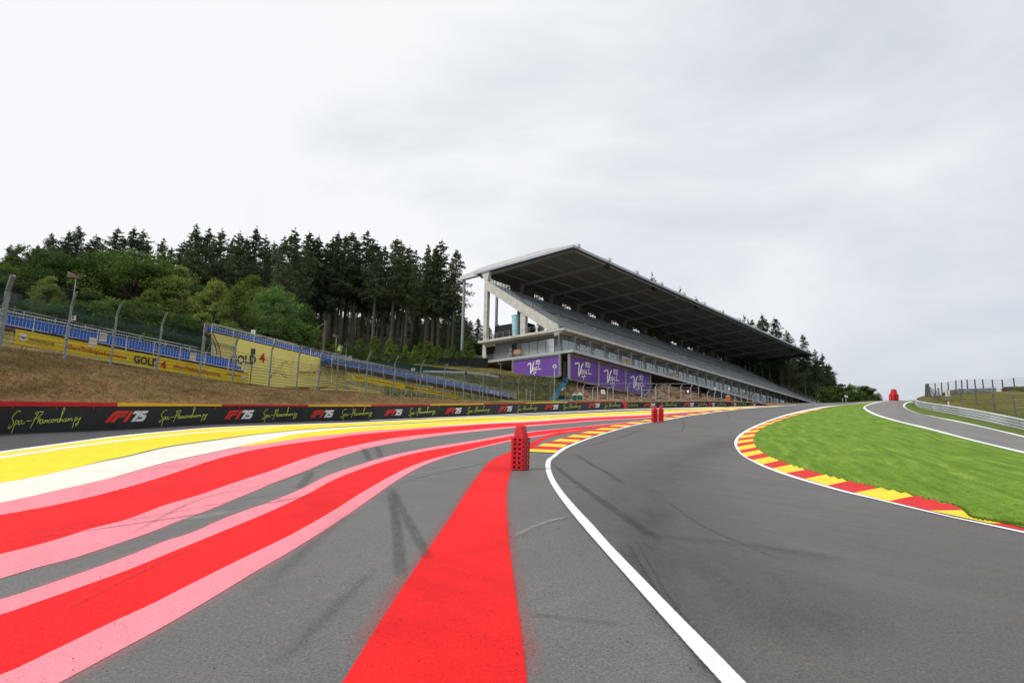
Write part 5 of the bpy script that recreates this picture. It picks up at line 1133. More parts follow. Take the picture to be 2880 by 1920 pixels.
for x, y, dd, lab in ((985, 1008, 69, 'pale notice sheet at the left end of the longest blue stand'), (1187, 1056, 81, 'pale notice sheet half way along the longest blue stand'), (1382, 1101, 94.5, 'left one of two pale notice sheets near the right end of the longest stand'), (1401, 1107, 96, 'right one of two pale notice sheets near the right end of the longest stand')):
    p = at(x, y, dd - .6); b = MB(); b.box(p, .2, .01, .28, AX); tag(b.build('notice_sheet', M_paper, None, loc=tuple(p)), lab, 'notice', 'notice sheets on the longest stand')
# letter boards
for ch, x, y, dd, lab in (('E', 206, 894, 49.5, 'small white board with a black letter E on the back rail'), ('A', 712, 933, 66, 'small white board with a black letter A on the middle stand'), ('C', 1162, 1040, 84, 'small white board with a black letter C on the longest stand')):
    p = at(x, y, dd); s = {'E': .19, 'A': .20, 'C': .22}[ch]; T = thing('letter_board', tuple(p), lab, 'sign', 'letter boards on the blue stands'); b = MB(); b.box(p, s, .015, s * .9, AX if 0 else np.array([nz([R_[0], R_[1], 0]), nz(np.cross(UP, R_)), UP])); b.build('board', M_wprint, T)
    xr = nz([R_[0], R_[1], 0]); b = MB(); put_text(b, ch, lambda u, v: p + xr * u + UP * v - nz(np.cross(UP, R_)) * .03, -s * .38, -s * .6, s * .76, s * 1.2, .03); b.build('letter', M_bk, T)

# ================================================================== POLES, SPEAKERS, FLOODLIGHTS
M_pole = nmat('pole_steel', [(.3, (.30, .29, .27)), (.7, (.42, .40, .37))], 2., .5, metal=.2); M_blk = mat('black_plastic', (.012, .012, .013), .5)
def vec2(a): return np.array([math.cos(a), math.sin(a), 0])
def horn_pole(x, yb, yt, d, r, size, lab, side=-1):
    b0 = at(x, yb, d); h = solve_h(b0, yt); T = thing('loudspeaker_pole', tuple(b0), lab, 'speaker pole', 'poles along the bank'); b = MB(); b.tube([b0, b0 + UP * h], r, 6); b.build('pole', M_pole, T)
    c = b0 + UP * h; xr = nz([R_[0], R_[1], 0]); b = MB()
    q = [c + xr * side * size * 1.15 + UP * size * .45, c + xr * side * size * .05 + UP * size * .22]
    b.hexa([q[0] + UP * z + xr * 0 + np.array([0, y, 0]) for z, y in ((-size * .42, -size * .3), (-size * .42, size * .3), (size * .42, size * .3), (size * .42, -size * .3))] + [q[1] + UP * z + np.array([0, y, 0]) for z, y in ((-size * .2, -size * .14), (-size * .2, size * .14), (size * .2, size * .14), (size * .2, -size * .14))])
    b.build('horn', nmat('weathered_horn', [(.3, (.10, .07, .05)), (.7, (.22, .17, .13))], 4., .6), T)
    b = MB(); b.box(c + UP * size * .05 + xr * .25 * size, size * .32, size * .25, size * .2, np.array([xr, np.cross(UP, xr), UP])); b.tube([c - xr * size * .3, c - xr * size * .3 + UP * size * .6, c + xr * size * .2 + UP * size * .6], size * .04, 4); b.build('driver_box', M_deck, T)
horn_pole(196, 905, 781, 50.5, .035, .52, 'brown horn loudspeaker on a thin pole above the lowest blue stand')
horn_pole(942, 1010, 947, 73, .03, .34, 'small horn loudspeaker on a pole beside the hi-vis steward')
horn_pole(1408, 1052, 1025, 114, .04, .42, 'small twin floodlight pole in front of the balcony corner')
for x, y, d, s, lab in ((45, 842, 50, .40, 'black box loudspeaker behind the netting at the far left'), (975, 970, 74, .26, 'small black box loudspeaker among the trunks right of the steward'), (1310, 1050, 92, .2, 'small dark box clamped to a fence post near the grass hill')):
    p = at(x, y, d); T = thing('loudspeaker', tuple(p), lab, 'loudspeaker', 'loudspeakers along the bank'); b = MB(); b.hexa([p + np.array(q) * s for q in ((-.9, -.6, -1), (.9, -.6, -1), (.7, .6, -1), (-.7, .6, -1), (-.9, -.6, 1), (.9, -.6, 1), (.7, .6, 1), (-.7, .6, 1))]); b.build('cabinet', M_blk, T)
    b = MB(); b.box(p + np.array([0, -.62 * s, 0]), s * .75, .02, s * .85); b.build('grille', mat('speaker_grille', (.03, .03, .032), .8), T); b = MB(); b.tube([p - UP * s, p - UP * (s + (1.6 if x < 1300 else .1))], .03, 5); b.build('stem', M_pole, T)
# speaker on a post in front of the tall banner
b0 = at(701, 1100, 56.5); h = solve_h(b0, 981); T = thing('speaker_post', tuple(b0), 'dark square loudspeaker on a post in front of the large GOLD 4', 'speaker post', 'loudspeakers along the bank'); b = MB(); b.tube([b0, b0 + UP * (h - .45)], .035, 6); b.build('post', M_blk, T)
b = MB(); b.box(b0 + UP * (h - .22), .16, .12, .23); b.build('cabinet', mat('slate_cabinet', (.035, .045, .04), .6), T)
b0 = at(906, 1030, 92); h = solve_h(b0, 901); T = thing('utility_pole', tuple(b0), 'brown wooden utility pole with a short crossarm among the spruce trunks', 'utility pole'); b = MB(); b.tube([b0 - UP, b0 + UP * h], [.19, .15], 8); b.build('pole', nmat('weathered_wood', [(.3, (.10, .065, .045)), (.7, (.18, .12, .09))], 3., .8, stretch=(6, 6, .6)), T); b = MB(); b.tube([b0 + UP * (h - .3), b0 + UP * (h - .9) + np.array([-1.0, 0, -.1])], .03, 4); b.build('crossarm', M_pole, T)
# slim lamp pole in front of the first purple board, thin camera poles on the grass hill
b0 = at(1559, 1126, 106); h = solve_h(b0, 1030); T = thing('camera_pole', tuple(b0), 'tall slim pole with a round head in front of the first purple board', 'pole', 'thin poles before the grass hill'); b = MB(); b.tube([b0 - UP * .5, b0 + UP * h], .10, 8); b.build('pole', M_galv, T); b = MB(); b.tube([b0 + UP * h + np.array([0, -.2, 0]), b0 + UP * h + np.array([0, .2, 0])], .30, 12); b.build('round_head', M_wprint, T); b = MB(); b.tube([b0 + UP * h + np.array([0, -.23, 0]), b0 + UP * h + np.array([0, -.205, 0])], .13, 8); b.build('lens', M_blk, T)
for x, yt, lab in ((1480, 1096, 'left one of two thin poles on the grass hill'), (1492, 1099, 'right one of two thin poles on the grass hill')):
    b0 = at(x, 1130, 101); h = solve_h(b0, yt); T = thing('camera_pole', tuple(b0), lab, 'pole', 'thin poles before the grass hill'); b = MB(); b.tube([b0 - UP * .3, b0 + UP * h], .05, 6); b.build('pole', M_galv, T); b = MB(); b.box(b0 + UP * (h - .1), .14, .08, .22); b.box(b0 + UP * (h - .6), .12, .06, .08); b.build('camera_box', M_pole, T)
# dark green windbreak fence and guardrail on top of the grass hill
def band(x_y_d, hpx, lab, name, m, cat, post_m, thick=.0, rails=None):
    T = thing(name, tuple(at(*x_y_d[len(x_y_d) // 2])), lab, cat); P0 = [at(x, y, d) for x, y, d in x_y_d]; b = MB(); s = 0; b2 = MB()
    for i in range(len(P0) - 1):
        h0, h1 = hpx[i] / F_PX * x_y_d[i][2], hpx[i + 1] / F_PX * x_y_d[i + 1][2]; l = np.linalg.norm(P0[i + 1] - P0[i])
        b.add([P0[i], P0[i + 1], P0[i + 1] + UP * h1, P0[i] + UP * h0], [(0, 1, 2, 3)], [[(s + .01, 0), (s + l, 0), (s + l, h1), (s + .01, h0)]]); s += l
        n_ = max(1, int(l / 3.))
        for q in range(n_): b2 = MB(); b2.tube([P0[i] + (P0[i + 1] - P0[i]) * q / n_ - UP * .3, P0[i] + (P0[i + 1] - P0[i]) * q / n_ + UP * h0], .04, 5); b2.build('post', post_m, T)
    b.build('screen', m, T); return T
M_wind = nmat('windbreak_fabric', [(.3, (.008, .035, .026)), (.7, (.014, .055, .040))], 1.2, .8)
band([(960, 1043, 108), (1060, 1050, 112), (1140, 1056, 114), (1260, 1062, 117), (1440, 1075, 121)], [30, 36, 34, 26, 8], 'dark green fabric windbreak running along the top of the hill to the grandstand', 'windbreak_fence', M_wind, 'windbreak', M_cable)
band([(1230, 1022, 140), (1320, 1030, 139), (1372, 1040, 137)], [16, 26, 34], 'black fabric screen hiding the foot of the grandstand end', 'fabric_screen', mat('black_fabric', (.006, .008, .008), .9), 'screen', M_cable)
def armco(name, P, H, lab, cat, rails, m, pm, grp=None, width=.08, pst=2.0, face=None):
    """corrugated steel rails stacked on posts along the path P (k, 3) with heights H"""
    T = thing(name, tuple(P[len(P) // 2]), lab, cat, grp); t = np.gradient(P, axis=0); n = np.stack([t[:, 1], -t[:, 0], 0 * t[:, 0]], 1); n /= np.linalg.norm(n, axis=1)[:, None]
    if (n[len(n) // 2] @ (EYE - P[len(P) // 2])) < 0: n = -n
    if face is not None: n = n * face
    prof = [(-.6, .0), (.3, .05), (1, .25), (1, .42), (.55, .5), (1, .58), (1, .75), (.3, .95), (-.6, 1.0)]
    for r in range(rails):
        z0, z1 = r / rails + .012, (r + 1) / rails - .022; b = MB(); g = np.array([[P[i] + UP * H[i] * (z0 + (z1 - z0) * v) + n[i] * (u * width + .02) for u, v in [(p[0], p[1]) for p in prof]] for i in range(len(P))]); b.grid(g)
        g2_ = g - n[:, None, :] * .012; b.grid(g2_); b.build('rail', m, T, smooth=False)
    s = np.concatenate([[0], np.cumsum(np.linalg.norm(np.diff(P, axis=0), axis=1))]); b = MB()
    for q in np.arange(0, s[-1], pst):
        p = np.array([np.interp(q, s, P[:, k]) for k in range(3)]); h = np.interp(q, s, H); nn = nz([np.interp(q, s, n[:, k]) for k in range(3)]); b.box(p + UP * (h / 2 - .1) - nn * .08, .05, .05, h / 2 + .08)
    b.build('post_row', pm, T); return T
M_arm = nmat('armco_steel', [(.3, (.46, .48, .50)), (.7, (.60, .63, .66))], .35, .5, 3, metal=.1)
gp = np.array([at(x, y, d) for x, y, d in ((1190, 1050, 104), (1250, 1050, 106), (1320, 1053, 109), (1370, 1058, 111), (1402, 1065, 112))]); armco('guardrail', gp, np.full(5, .42), 'pale guardrail curving along the top of the grass hill', 'guardrail', 1, M_truss, M_galv)

# ================================================================== RED BOLLARD STACKS
M_rp = nmat('red_plastic', [(.3, (.52, .012, .022)), (.6, (.62, .018, .028)), (.8, (.68, .03, .035))], 6., .42, 5, .1, .01, spec=.4); M_refl = mat('white_reflector', (.8, .8, .8), .3); M_hole = mat('shaded_bollard_cavity', (.10, .004, .006), .7)
def bollard_mesh(w=.165, h=.0945, topw=.085, ch=.245, detail=True):
    """one block: hollow square base with chamfered corners and window holes, tapered fluted cone on top"""
    m = MB(); c = .045
    oct_ = [(w, -w + c), (w, w - c), (w - c, w), (-w + c, w), (-w, w - c), (-w, -w + c), (-w + c, -w), (w - c, -w)]
    for i in range(8):
        p0, p1 = np.array(oct_[i]), np.array(oct_[(i + 1) % 8]); L = np.linalg.norm(p1 - p0); long_ = L > .1
        cols = [0, .16, .40, .60, .84, 1.] if long_ else [0, 1.]; rws = [0, .30, .78, 1.]
        for a in range(len(cols) - 1):
            for r in range(3):
                if long_ and a in (1, 3) and r == 1: continue
                q0, q1 = p0 + (p1 - p0) * cols[a], p0 + (p1 - p0) * cols[a + 1]; z0, z1 = .004 + (h - .008) * rws[r], .004 + (h - .008) * rws[r + 1]
                inn = .012 if (not long_ and r == 1) else 0.
                m.add([(*q0, z0), (*q1, z0), (*q1, z1), (*q0, z1)], [(0, 1, 2, 3)])
        if long_:
            inw = p0 * 0 + nz(-(p0 + p1)) * .035
            for a in (1, 3):     # cavity lining, its red darkened to paint in the shade of the hole
                q0, q1 = p0 + (p1 - p0) * cols[a], p0 + (p1 - p0) * cols[a + 1]; z0, z1 = .004 + (h - .008) * .30, .004 + (h - .008) * .78; m.cur = 1 if not (i == 0 and a == 3) else 1
                m.add([(*q0, z0), (*q1, z0), (*q1, z1), (*q0, z1), (*(q0 + inw), z0), (*(q1 + inw), z0), (*(q1 + inw), z1), (*(q0 + inw), z1)], [(4, 5, 6, 7), (0, 1, 5, 4), (2, 3, 7, 6), (1, 2, 6, 5), (3, 0, 4, 7)]); m.cur = 0
            if i in (0, 4):       # white reflector set in the middle of two sides
                mid = (p0 + p1) / 2 + nz(p0 + p1) * .004; t_ = nz(p1 - p0) * .011; m.cur = 2; m.add([(*(mid - t_), h * .36), (*(mid + t_), h * .36), (*(mid + t_), h * .66), (*(mid - t_), h * .66)], [(0, 1, 2, 3)]); m.cur = 0
    iw = .128   # shoulder ring and lip
    o = [(x, y, h - .004) for x, y in oct_]; inn = [(x * iw / w, y * iw / w, h - .004) for x, y in oct_]; m.add(o + inn, [(i, (i + 1) % 8, (i + 1) % 8 + 8, i + 8) for i in range(8)])
    bot = [(x, y, .004) for x, y in oct_]; ib = [(x * .9, y * .9, .004) for x, y in oct_]; m.add(bot + ib, [((i + 1) % 8, i, i + 8, (i + 1) % 8 + 8) for i in range(8)])
    k0_, k1_ = iw / w, topw / w; N = 4; ring = []
    for r in range(N + 1):
        f = r / N; k = k0_ + (k1_ - k0_) * f; ring += [(x * k, y * k, h - .004 + ch * f) for x, y in oct_]
    m.add(ring, [(r * 8 + i, r * 8 + (i + 1) % 8, (r + 1) * 8 + (i + 1) % 8, (r + 1) * 8 + i) for r in range(N) for i in range(8)] + [tuple(N * 8 + i for i in range(8))])
    for i in (0, 2, 4, 6):      # flutes at the foot of the cone
        p0, p1 = np.array(oct_[i]), np.array(oct_[(i + 1) % 8])
        for a in (.3, .5, .7):
            q = (p0 + (p1 - p0) * a) * k0_; qq = (p0 + (p1 - p0) * a) * (k0_ * .62 + k1_ * .38); t_ = nz(p1 - p0) * .006; o_ = nz(p0 + p1) * .006
            m.add([(*(q - t_), h), (*(q + t_), h), (*(qq), h + ch * .42), (*(q + o_ * 1.6), h)], [(0, 3, 2), (3, 1, 2)])
    return m
BM = bollard_mesh(); bm_data = None
def stack(x, y, n, rot, labels, grp, scale=1.0, lean=0.):
    global bm_data
    q = hit(x, y); base = G(q[0], q[1], .01); out = []
    for k in range(n):
        ax_ = nz(NP + .03 * R_); p = base + ax_ * (.095 * k * scale)
        if bm_data is None:
            o = BM.build('stackable_bollard', [M_rp, M_hole, M_refl], None); bm_data = o.data
        else: o = bpy.data.objects.new('stackable_bollard', bm_data); C.objects.link(o)
        rm = Matrix.Rotation(rot + (.02 * math.sin(k * 2.3)), 3, 'Z'); nm = Vector(ax_); qz = Vector((0, 0, 1)).rotation_difference(nm).to_matrix(); o.matrix_world = Matrix.Translation(p) @ (qz @ rm).to_4x4() @ Matrix.Scale(scale, 4); tag(o, labels[k], 'bollard', grp)
    return base
nth = ['bottom', 'second from bottom', 'third from bottom', 'fourth from bottom', 'fifth from bottom', 'sixth from bottom', 'seventh from bottom', 'eighth from bottom', 'ninth from bottom']
def labs(n, where, top): return ['red plastic bollard block, %s of %s' % (nth[k], where) for k in range(n - 1)] + [top]
stack(1462, 1320, 7, math.radians(-25), labs(7, 'the nearest stack', 'red bollard topping the nearest stack, its fluted cone fully visible'), 'bollards in the nearest stack')
stack(1840.5, 1187, 8, math.radians(10), labs(8, 'the middle pair, left stack', 'red bollard with cone showing, top of left stack of the pair'), 'bollards in the left stack of the pair', 1.0)
stack(1858.5, 1185.5, 8, math.radians(-10), labs(8, 'the middle pair, right stack', 'red bollard with cone showing, top of right stack of the pair'), 'bollards in the right stack of the pair', 1.0)
stack(2514, 1126.5, 3, math.radians(5), labs(3, 'the distant stack on the crest', 'red bollard topping the distant stack against the sky'), 'bollards in the distant stack', 3.3)

# ================================================================== MACHINES AND SMALL THINGS BEHIND THE WALL
M_mb = nmat('machine_blue', [(.3, (.03, .25, .52)), (.7, (.05, .33, .64))], 3., .4); xr = nz([R_[0], R_[1], 0]); yr = nz(np.cross(UP, xr)); XA = np.array([xr, yr, UP])
D_ = 108; PT = lambda x, y, o=0.: at(x, y, D_ + o)
T = thing('telehandler', tuple(PT(1575, 1130)), 'light blue telehandler with its boom raised, behind the wall below the boards', 'telehandler')
p0, p1 = PT(1553, 1126), PT(1586, 1076); d_ = nz(p1 - p0); s_ = nz(np.cross(d_, yr)); b = MB(); b.box((p0 + p1) / 2, np.linalg.norm(p1 - p0) / 2, .28, .30, np.array([d_, yr, s_])); bo = b.build('boom', M_mb, T)
b = MB(); b.box((p0 + p1) / 2 + d_ * 1.2 - s_ * .1, np.linalg.norm(p1 - p0) * .42, .22, .22, np.array([d_, yr, s_])); b.box(p1 + d_ * .3, .5, .5, .12, np.array([s_, yr, d_])); b.build('inner_boom', mat('boom_dark', (.02, .10, .22), .5), bo)
b = MB(); b.box(PT(1583, 1093) - yr * .35, .35, .02, .18, np.array([d_, yr, s_])); b.build('boom_sticker', M_wprint, bo)
b = MB(); b.box(PT(1586, 1129), .95, .9, .25, XA); b.hexa([PT(1574, 1127), PT(1600, 1127), PT(1600, 1127, 1.8), PT(1574, 1127, 1.8), PT(1582, 1123), PT(1597, 1123), PT(1597, 1123, 1.8), PT(1582, 1123, 1.8)]); b.build('body', M_mb, T)
b = MB(); b.hexa([PT(1570, 1124), PT(1594, 1124), PT(1594, 1124, 1.8), PT(1570, 1124, 1.8), PT(1573, 1113), PT(1590, 1113), PT(1590, 1113, 1.8), PT(1573, 1113, 1.8)]); cb = b.build('cab', clear_mat('tinted_glass', (.02, .04, .035), .85), T); b = MB()
for x, y in ((1570, 1124), (1594, 1124)): b.tube([PT(x, y), PT(1573 if x < 1580 else 1590, 1113)], .06, 5)
b.tube([PT(1573, 1113), PT(1590, 1113)], .06, 5); b.build('cab_frame', M_blk, cb)
for x in (1570, 1598):
    b = MB(); b.tube([PT(x, 1134) - yr * .2, PT(x, 1134) + yr * .3], .55, 14); b.build('wheel', M_blk, T)
M_tg = nmat('toilet_green', [(.3, (.012, .18, .125)), (.7, (.02, .24, .165))], 2., .5)
for x0, x1, lab in ((1610, 1622, 'left one of two green portable toilets with white domed roofs'), (1624, 1637, 'right one of two green portable toilets with white domed roofs')):
    D_ = 110 if x0 < 1620 else 109; w_ = (x1 - x0) / F_PX * D_ / 2; c_ = PT((x0 + x1) / 2, 1134); h = solve_h(c_, 1112); T = thing('portable_toilet', tuple(c_), lab, 'portable toilet', 'portable toilets behind the wall'); b = MB(); b.box(c_ + UP * h / 2, w_, .55, h / 2, XA); b.build('cabin', M_tg, T)
    b = MB(); 
    for q in range(4): b.box(c_ + UP * h / 2 + xr * w_ * (-.75 + q * .5) - yr * .57, .03, .02, h / 2, XA)
    b.box(c_ + UP * h * .5 + xr * w_ * .5 - yr * .58, .03, .02, .08, XA); b.build('cabin_ribs', mat('toilet_dark_green', (.01, .13, .09), .5), T)
    pr = [(-1.05, 0), (-1.0, .16), (-.7, .36), (-.3, .44), (.3, .44), (.7, .36), (1.0, .16), (1.05, 0)]; b = MB(); b.prism(pr, lambda x, y, d: c_ + UP * (h + y * .9) + xr * x * w_ + yr * d, -.6, .6); b.build('roof', M_wprint, T)
# sign with the fire symbol hung on the frame fence, digital 6 board, marshal posts
p = at(1696, 1101, 113); T = thing('hanging_sign', tuple(p), 'white sheet sign with a small red symbol hung on the grey frame fence', 'sign'); b = MB(); b.hexa([p + xr * x + UP * z + yr * y for x, z, y in ((-.32, -.36, 0), (.42, -.38, 0), (.42, -.38, .02), (-.32, -.36, .02), (-.36, .36, 0), (.26, .34, 0), (.26, .34, .02), (-.36, .36, .02))]); b.build('sheet', M_wprint, T); b = MB(); b.box(p + UP * .08 - yr * .03, .05, .008, .12, XA); b.box(p - UP * .14 - yr * .03, .12, .008, .02, XA); b.build('red_symbol', M_rprint, T)
p = at(1934.5, 1100, 119); T = thing('number_display', tuple(p), 'lit magenta panel showing a white 6 in a thick black frame', 'display panel'); b = MB(); b.box(p, .46, .06, .40, XA); b.build('frame', M_blk, T); m_, t__, bs = base_mat('magenta_led'); bs.inputs['Base Color'].default_value = (.05, .005, .02, 1); bs.inputs['Emission Color'].default_value = (.28, .03, .12, 1); bs.inputs['Emission Strength'].default_value = .6
b = MB(); b.box(p - yr * .07, .34, .01, .29, XA); b.build('screen', m_, T); m_, t__, bs = base_mat('white_led'); bs.inputs['Emission Color'].default_value = (1, .9, .95, 1); bs.inputs['Emission Strength'].default_value = .95
b = MB(); put_text(b, '6', lambda u, v: p + xr * u + UP * v - yr * .10, -.13, -.2, .26, .40, .06); b.build('digit', m_, T)
b = MB(); b.tube([p - UP * .4, p - UP * 2.0], .05, 5); b.build('stem', M_galv, T)
for x, y, h, w_, lab, m__ in ((2048, 1127, 1.0, .3, 'orange marshal box standing behind the far wall', mat('marshal_orange', (.62, .13, .02), .5)),):
    p = at(x, y + 2, 127); T = thing('marshal_box', tuple(p), lab, 'box'); b = MB(); b.box(p + UP * h / 2, w_, .2, h / 2, XA); b.build('box_body', m__, T); b = MB(); b.box(p + UP * (h + .04), w_ * 1.1, .24, .05, XA); b.build('lid', M_wprint, T)
for x, y, lab in ((2012, 1096, 'left one of two cream camera domes on the low frame fence'), (2051, 1096, 'right one of two cream camera domes on the low frame fence')):
    p = at(x, y, 130); T = thing('fence_camera', tuple(p), lab, 'camera', 'cameras on the low frame fence'); b = MB(); b.tube([p, p + UP * .45], [.22, .16], 10); b.build('housing', mat('cream_housing', (.6, .55, .42), .5), T); b = MB(); b.tube([p - UP * .6, p], .05, 5); b.build('bracket', M_galv, T)
# scaffold stair tower by the last purple board
T = thing('scaffold_stair', tuple(at(1825, 1130, 124)), 'steel scaffold platform with a stair beside the rightmost purple board', 'scaffold'); b = MB(); b2 = MB()
g = lambda x, y, o=0.: at(x, y, 126 + o)
for o in (0, 2.0):
    for x in (1806, 1826, 1846, 1866): b.tube([g(x, 1132, o), g(x, 1092 if x < 1850 else 1104, o)], .06, 5)
    for y in (1096, 1110, 1122): b.tube([g(1806, y, o), g(1866, y, o)], .05, 4)
    b.tube([g(1800, 1132, o), g(1826, 1098, o)], .08, 4); b.tube([g(1790, 1130, o), g(1812, 1102, o)], .05, 4)
b.build('scaffold_tubes', M_galv, T); b2.hexa([g(1826, 1113), g(1868, 1111), g(1868, 1111, 2), g(1826, 1113, 2), g(1826, 1111.5), g(1868, 1109.5), g(1868, 1109.5, 2), g(1826, 1111.5, 2)]); b2.build('platform', nmat('rusty_platform', [(.3, (.16, .05, .03)), (.7, (.25, .09, .05))], 2., .7), T)
# terrace: black booth and pale blue cup
b = MB(); T = thing('event_booth', tuple(S(3, 20, 4.4)), 'black box-shaped event booth on the upper terrace of the grandstand', 'booth'); sb(b, 2.2, 5.5, 16.8, 21.6, 4.4, 7.6); b.build('booth_walls', mat('booth_black', (.018, .018, .02), .6), T); b = MB(); sb(b, 2.1, 5.6, 13.6, 16.8, 6.0, 7.5); b.build('booth_awning', mat('booth_awning', (.012, .012, .013), .7), T)
c_ = on_ = onplane(1450, 944, GL, S(1.6, 0, 0)); T = thing('inflatable_cup', tuple(c_), 'tall pale blue cup-shaped inflatable on the upper terrace', 'inflatable'); h = solve_h(c_, 889); b = MB(); b.tube([c_ - UP * .3, c_ + UP * h], [.62, .86], 18); b.build('cup', nmat('pale_blue_fabric', [(.3, (.36, .62, .74)), (.62, (.42, .68, .78)), (.72, (.70, .82, .86))], 2.5, .5), T); b = MB(); b.tube([c_ + UP * h, c_ + UP * (h + .12)], .88, 18); b.build('rim', M_mb, T)
for x, y, lab in ((1457, 994.5, 'left wooden crate on the end of the balcony'),):
    p = onplane(x, y, GL, S(1.2, 0, 0)); T = thing('wooden_crate', tuple(p), 'light wooden crate on the balcony beside the glazed door', 'crate', 'wooden crates on the balcony'); b = MB(); b.box(p + UP * .35, .35, .85, .42, AX); b.build('crate_body', nmat('light_wood', [(.3, (.42, .22, .11)), (.7, (.50, .28, .15))], 3., .7), T); b = MB(); b.box(p + UP * .80, .38, .9, .03, AX); b.build('crate_lid', M_or, T)
M_wood = nmat('light_wood_two', [(.3, (.42, .22, .11)), (.7, (.50, .28, .15))], 3., .7)
for a_, lab in ((19.6, 'light wooden crates on the long balcony above the second board'), (40.2, 'light wooden crates on the long balcony above the rocks'), (80.5, 'light wooden crates on the long balcony towards the far end')):
    p = S(a_, 1.4, .75 - .007 * a_); T = thing('wooden_crate', tuple(p), lab, 'crate', 'wooden crates on the balcony')
    b = MB(); b.box(p, .55, .4, .5, AX); b.box(p + GL * 1.3, .6, .4, .55, AX); b.build('crate_body', M_wood, T); b = MB(); b.box(p + UP * .53, .6, .45, .03, AX); b.box(p + GL * 1.3 + UP * .58, .65, .45, .03, AX); b.build('crate_lid', M_or, T)
chair = None
for k in range(22):
    a_ = 3.2 + k * 2.6; p = S(a_, .9, .0 - .007 * a_)
    if chair is None:
        chair = thing('balcony_chair', tuple(p), 'white tubular chair, nearest the corner of the long balcony', 'chair', 'white chairs along the balcony'); b = MB()
        for q in (-.22, .22):
            b.tube([p + GL * q - GE * .2, p + GL * q - GE * .2 + UP * .9], .013, 4); b.tube([p + GL * q + GE * .2, p + GL * q + GE * .2 + UP * .9], .013, 4)
        b.build('legs_frame', M_wprint, chair); b = MB(); b.box(p + UP * .9, .24, .22, .012, AX); b.box(p + UP * 1.15 + GE * .22, .24, .015, .07, AX); b.build('seat', M_wprint, chair)
    else: copy_tree(chair, None, tuple(p))['label'] = 'white tubular chair, %s from the near corner of the long balcony' % ORD[k]

# ================================================================== RIGHT-HAND SIDE: armco, wire fences, field
pl = spline(arm_base, 90); ab = np.array([hit(*p) for p in pl]); AP = G(ab[:, 0], ab[:, 1], .02)
tx_, ty_ = zip(*([(2960, 1191)] + arm_top)); o_ = np.argsort(tx_); AH = np.array([solve_h(p, np.interp(q[0], np.array(tx_)[o_], np.array(ty_)[o_])) for p, q in zip(AP, pl)])
AH[pl[:, 0] > 2950] = AH[np.argmin(np.abs(pl[:, 0] - 2900))]; AH = np.clip(AH, .8, 1.35)
# the rail turns back over the crest
tail = np.array([at(2577.5, 1137, 128), at(2580, 1133.5, 134), at(2586, 1130.5, 140), at(2599, 1127, 147), at(2620, 1124, 158)]); AP2 = np.vstack([AP, tail]); AH2 = np.concatenate([AH, np.interp(np.arange(5), [0, 4], [AH[-1], 1.15])])
armco('crash_barrier', AP2, AH2, 'four-rail silver steel crash barrier curving along the side road', 'crash barrier', 4, M_arm, M_post, width=.10)
# field behind the barrier
M_field = nmat('olive_field', [(.25, (.06, .065, .018)), (.5, (.115, .115, .032)), (.7, (.17, .14, .05)), (.85, (.10, .125, .03))], .35, .95, 7, .8, .12, fine=(2.6, .4), spec=.05)
fxp = np.linspace(2585, 3250, 60); bd = np.interp(fxp, pl[::-1][:, 0], np.array([project(p)[2] for p in AP])[::-1]); by = np.interp(fxp, pl[::-1][:, 0], pl[::-1][:, 1])
r0 = np.array([at(x, y + 0, d + .6) for x, y, d in zip(fxp, by, bd)]); top_y = np.interp(fxp, [2585, 2650, 2675, 2803, 2830, 2880, 3250], [1118, 1112, 1108, 1101, 1100, 1100, 1095]); top_d = np.interp(fxp, [2585, 2700, 2880, 3250], [150, 128, 112, 108])
r1 = np.array([at(x, y, d) for x, y, d in zip(fxp, top_y, top_d)]); rows_ = []
for t in np.linspace(0, 1, 36): rows_.append(r0 * (1 - t) + r1 * t + UP * (math.sin(math.pi * t) * .6))
for t in (.3, 1.): rows_.append(r1 + (r1 - r0) * np.array([1, 1, 0]) * t - UP * (t * 3))
FPn = np.array(rows_); FPn[1:, :, 2] += vnoise(FPn[1:], .4, 41, 4) * .18; b = MB(); b.grid(FPn); struct(b.build('field', M_field, smooth=True))
M_fpost = nmat('weathered_fence_post', [(.3, (.10, .095, .10)), (.7, (.17, .16, .165))], 3., .7); M_wire = mat('rusty_wire', (.075, .045, .035), .7)
def wire_fence(pts, lab, nw, r, grp, m=M_fpost, wm=M_wire, rr_=.018, lo=.06):
    T = thing('wire_fence', tuple(at(pts[len(pts) // 2][0], pts[len(pts) // 2][1], pts[len(pts) // 2][3])), lab, 'fence', grp); tp = []
    for x, yb, yt, d, lx in pts:
        b0 = at(x, yb, d); h = solve_h(b0, yt); t = b0 + UP * h + xr * lx / F_PX * d; b = MB(); b.tube([b0 - UP * .4, t], r, 6); b.build('post', m, T); tp.append((b0, t))
    b = MB()
    for f_ in np.linspace(lo, .985, nw):
        for (b0, t0), (b1, t1) in zip(tp[:-1], tp[1:]): a_, c_ = b0 + (t0 - b0) * f_, b1 + (t1 - b1) * f_; b.tube([a_, (a_ + c_) / 2 - UP * np.linalg.norm(c_ - a_) * .012, c_], rr_, 3, False)
    b.build('wires', wm, T); return T
ZQ = lambda x, y: (2560 + x / 7.35, 1040 + y / 7.35)
near = []
for x, yb, yt, d in ((2750, 1010, 530, 60), (2180, 960, 515, 63), (1760, 880, 475, 70), (1390, 810, 400, 78), (1070, 750, 385, 84), (790, 710, 400, 92), (620, 690, 370, 98), (525, 680, 480, 104), (440, 660, 340, 110)):
    q0, q1 = ZQ(x, yb + 14), ZQ(x, yt); near.append((q0[0], q0[1], q1[1], d, -1.5))
wire_fence(near, 'nearer wire fence of grey posts just behind the curved crash barrier', 9, .075, 'wire fences on the right')
farf = []
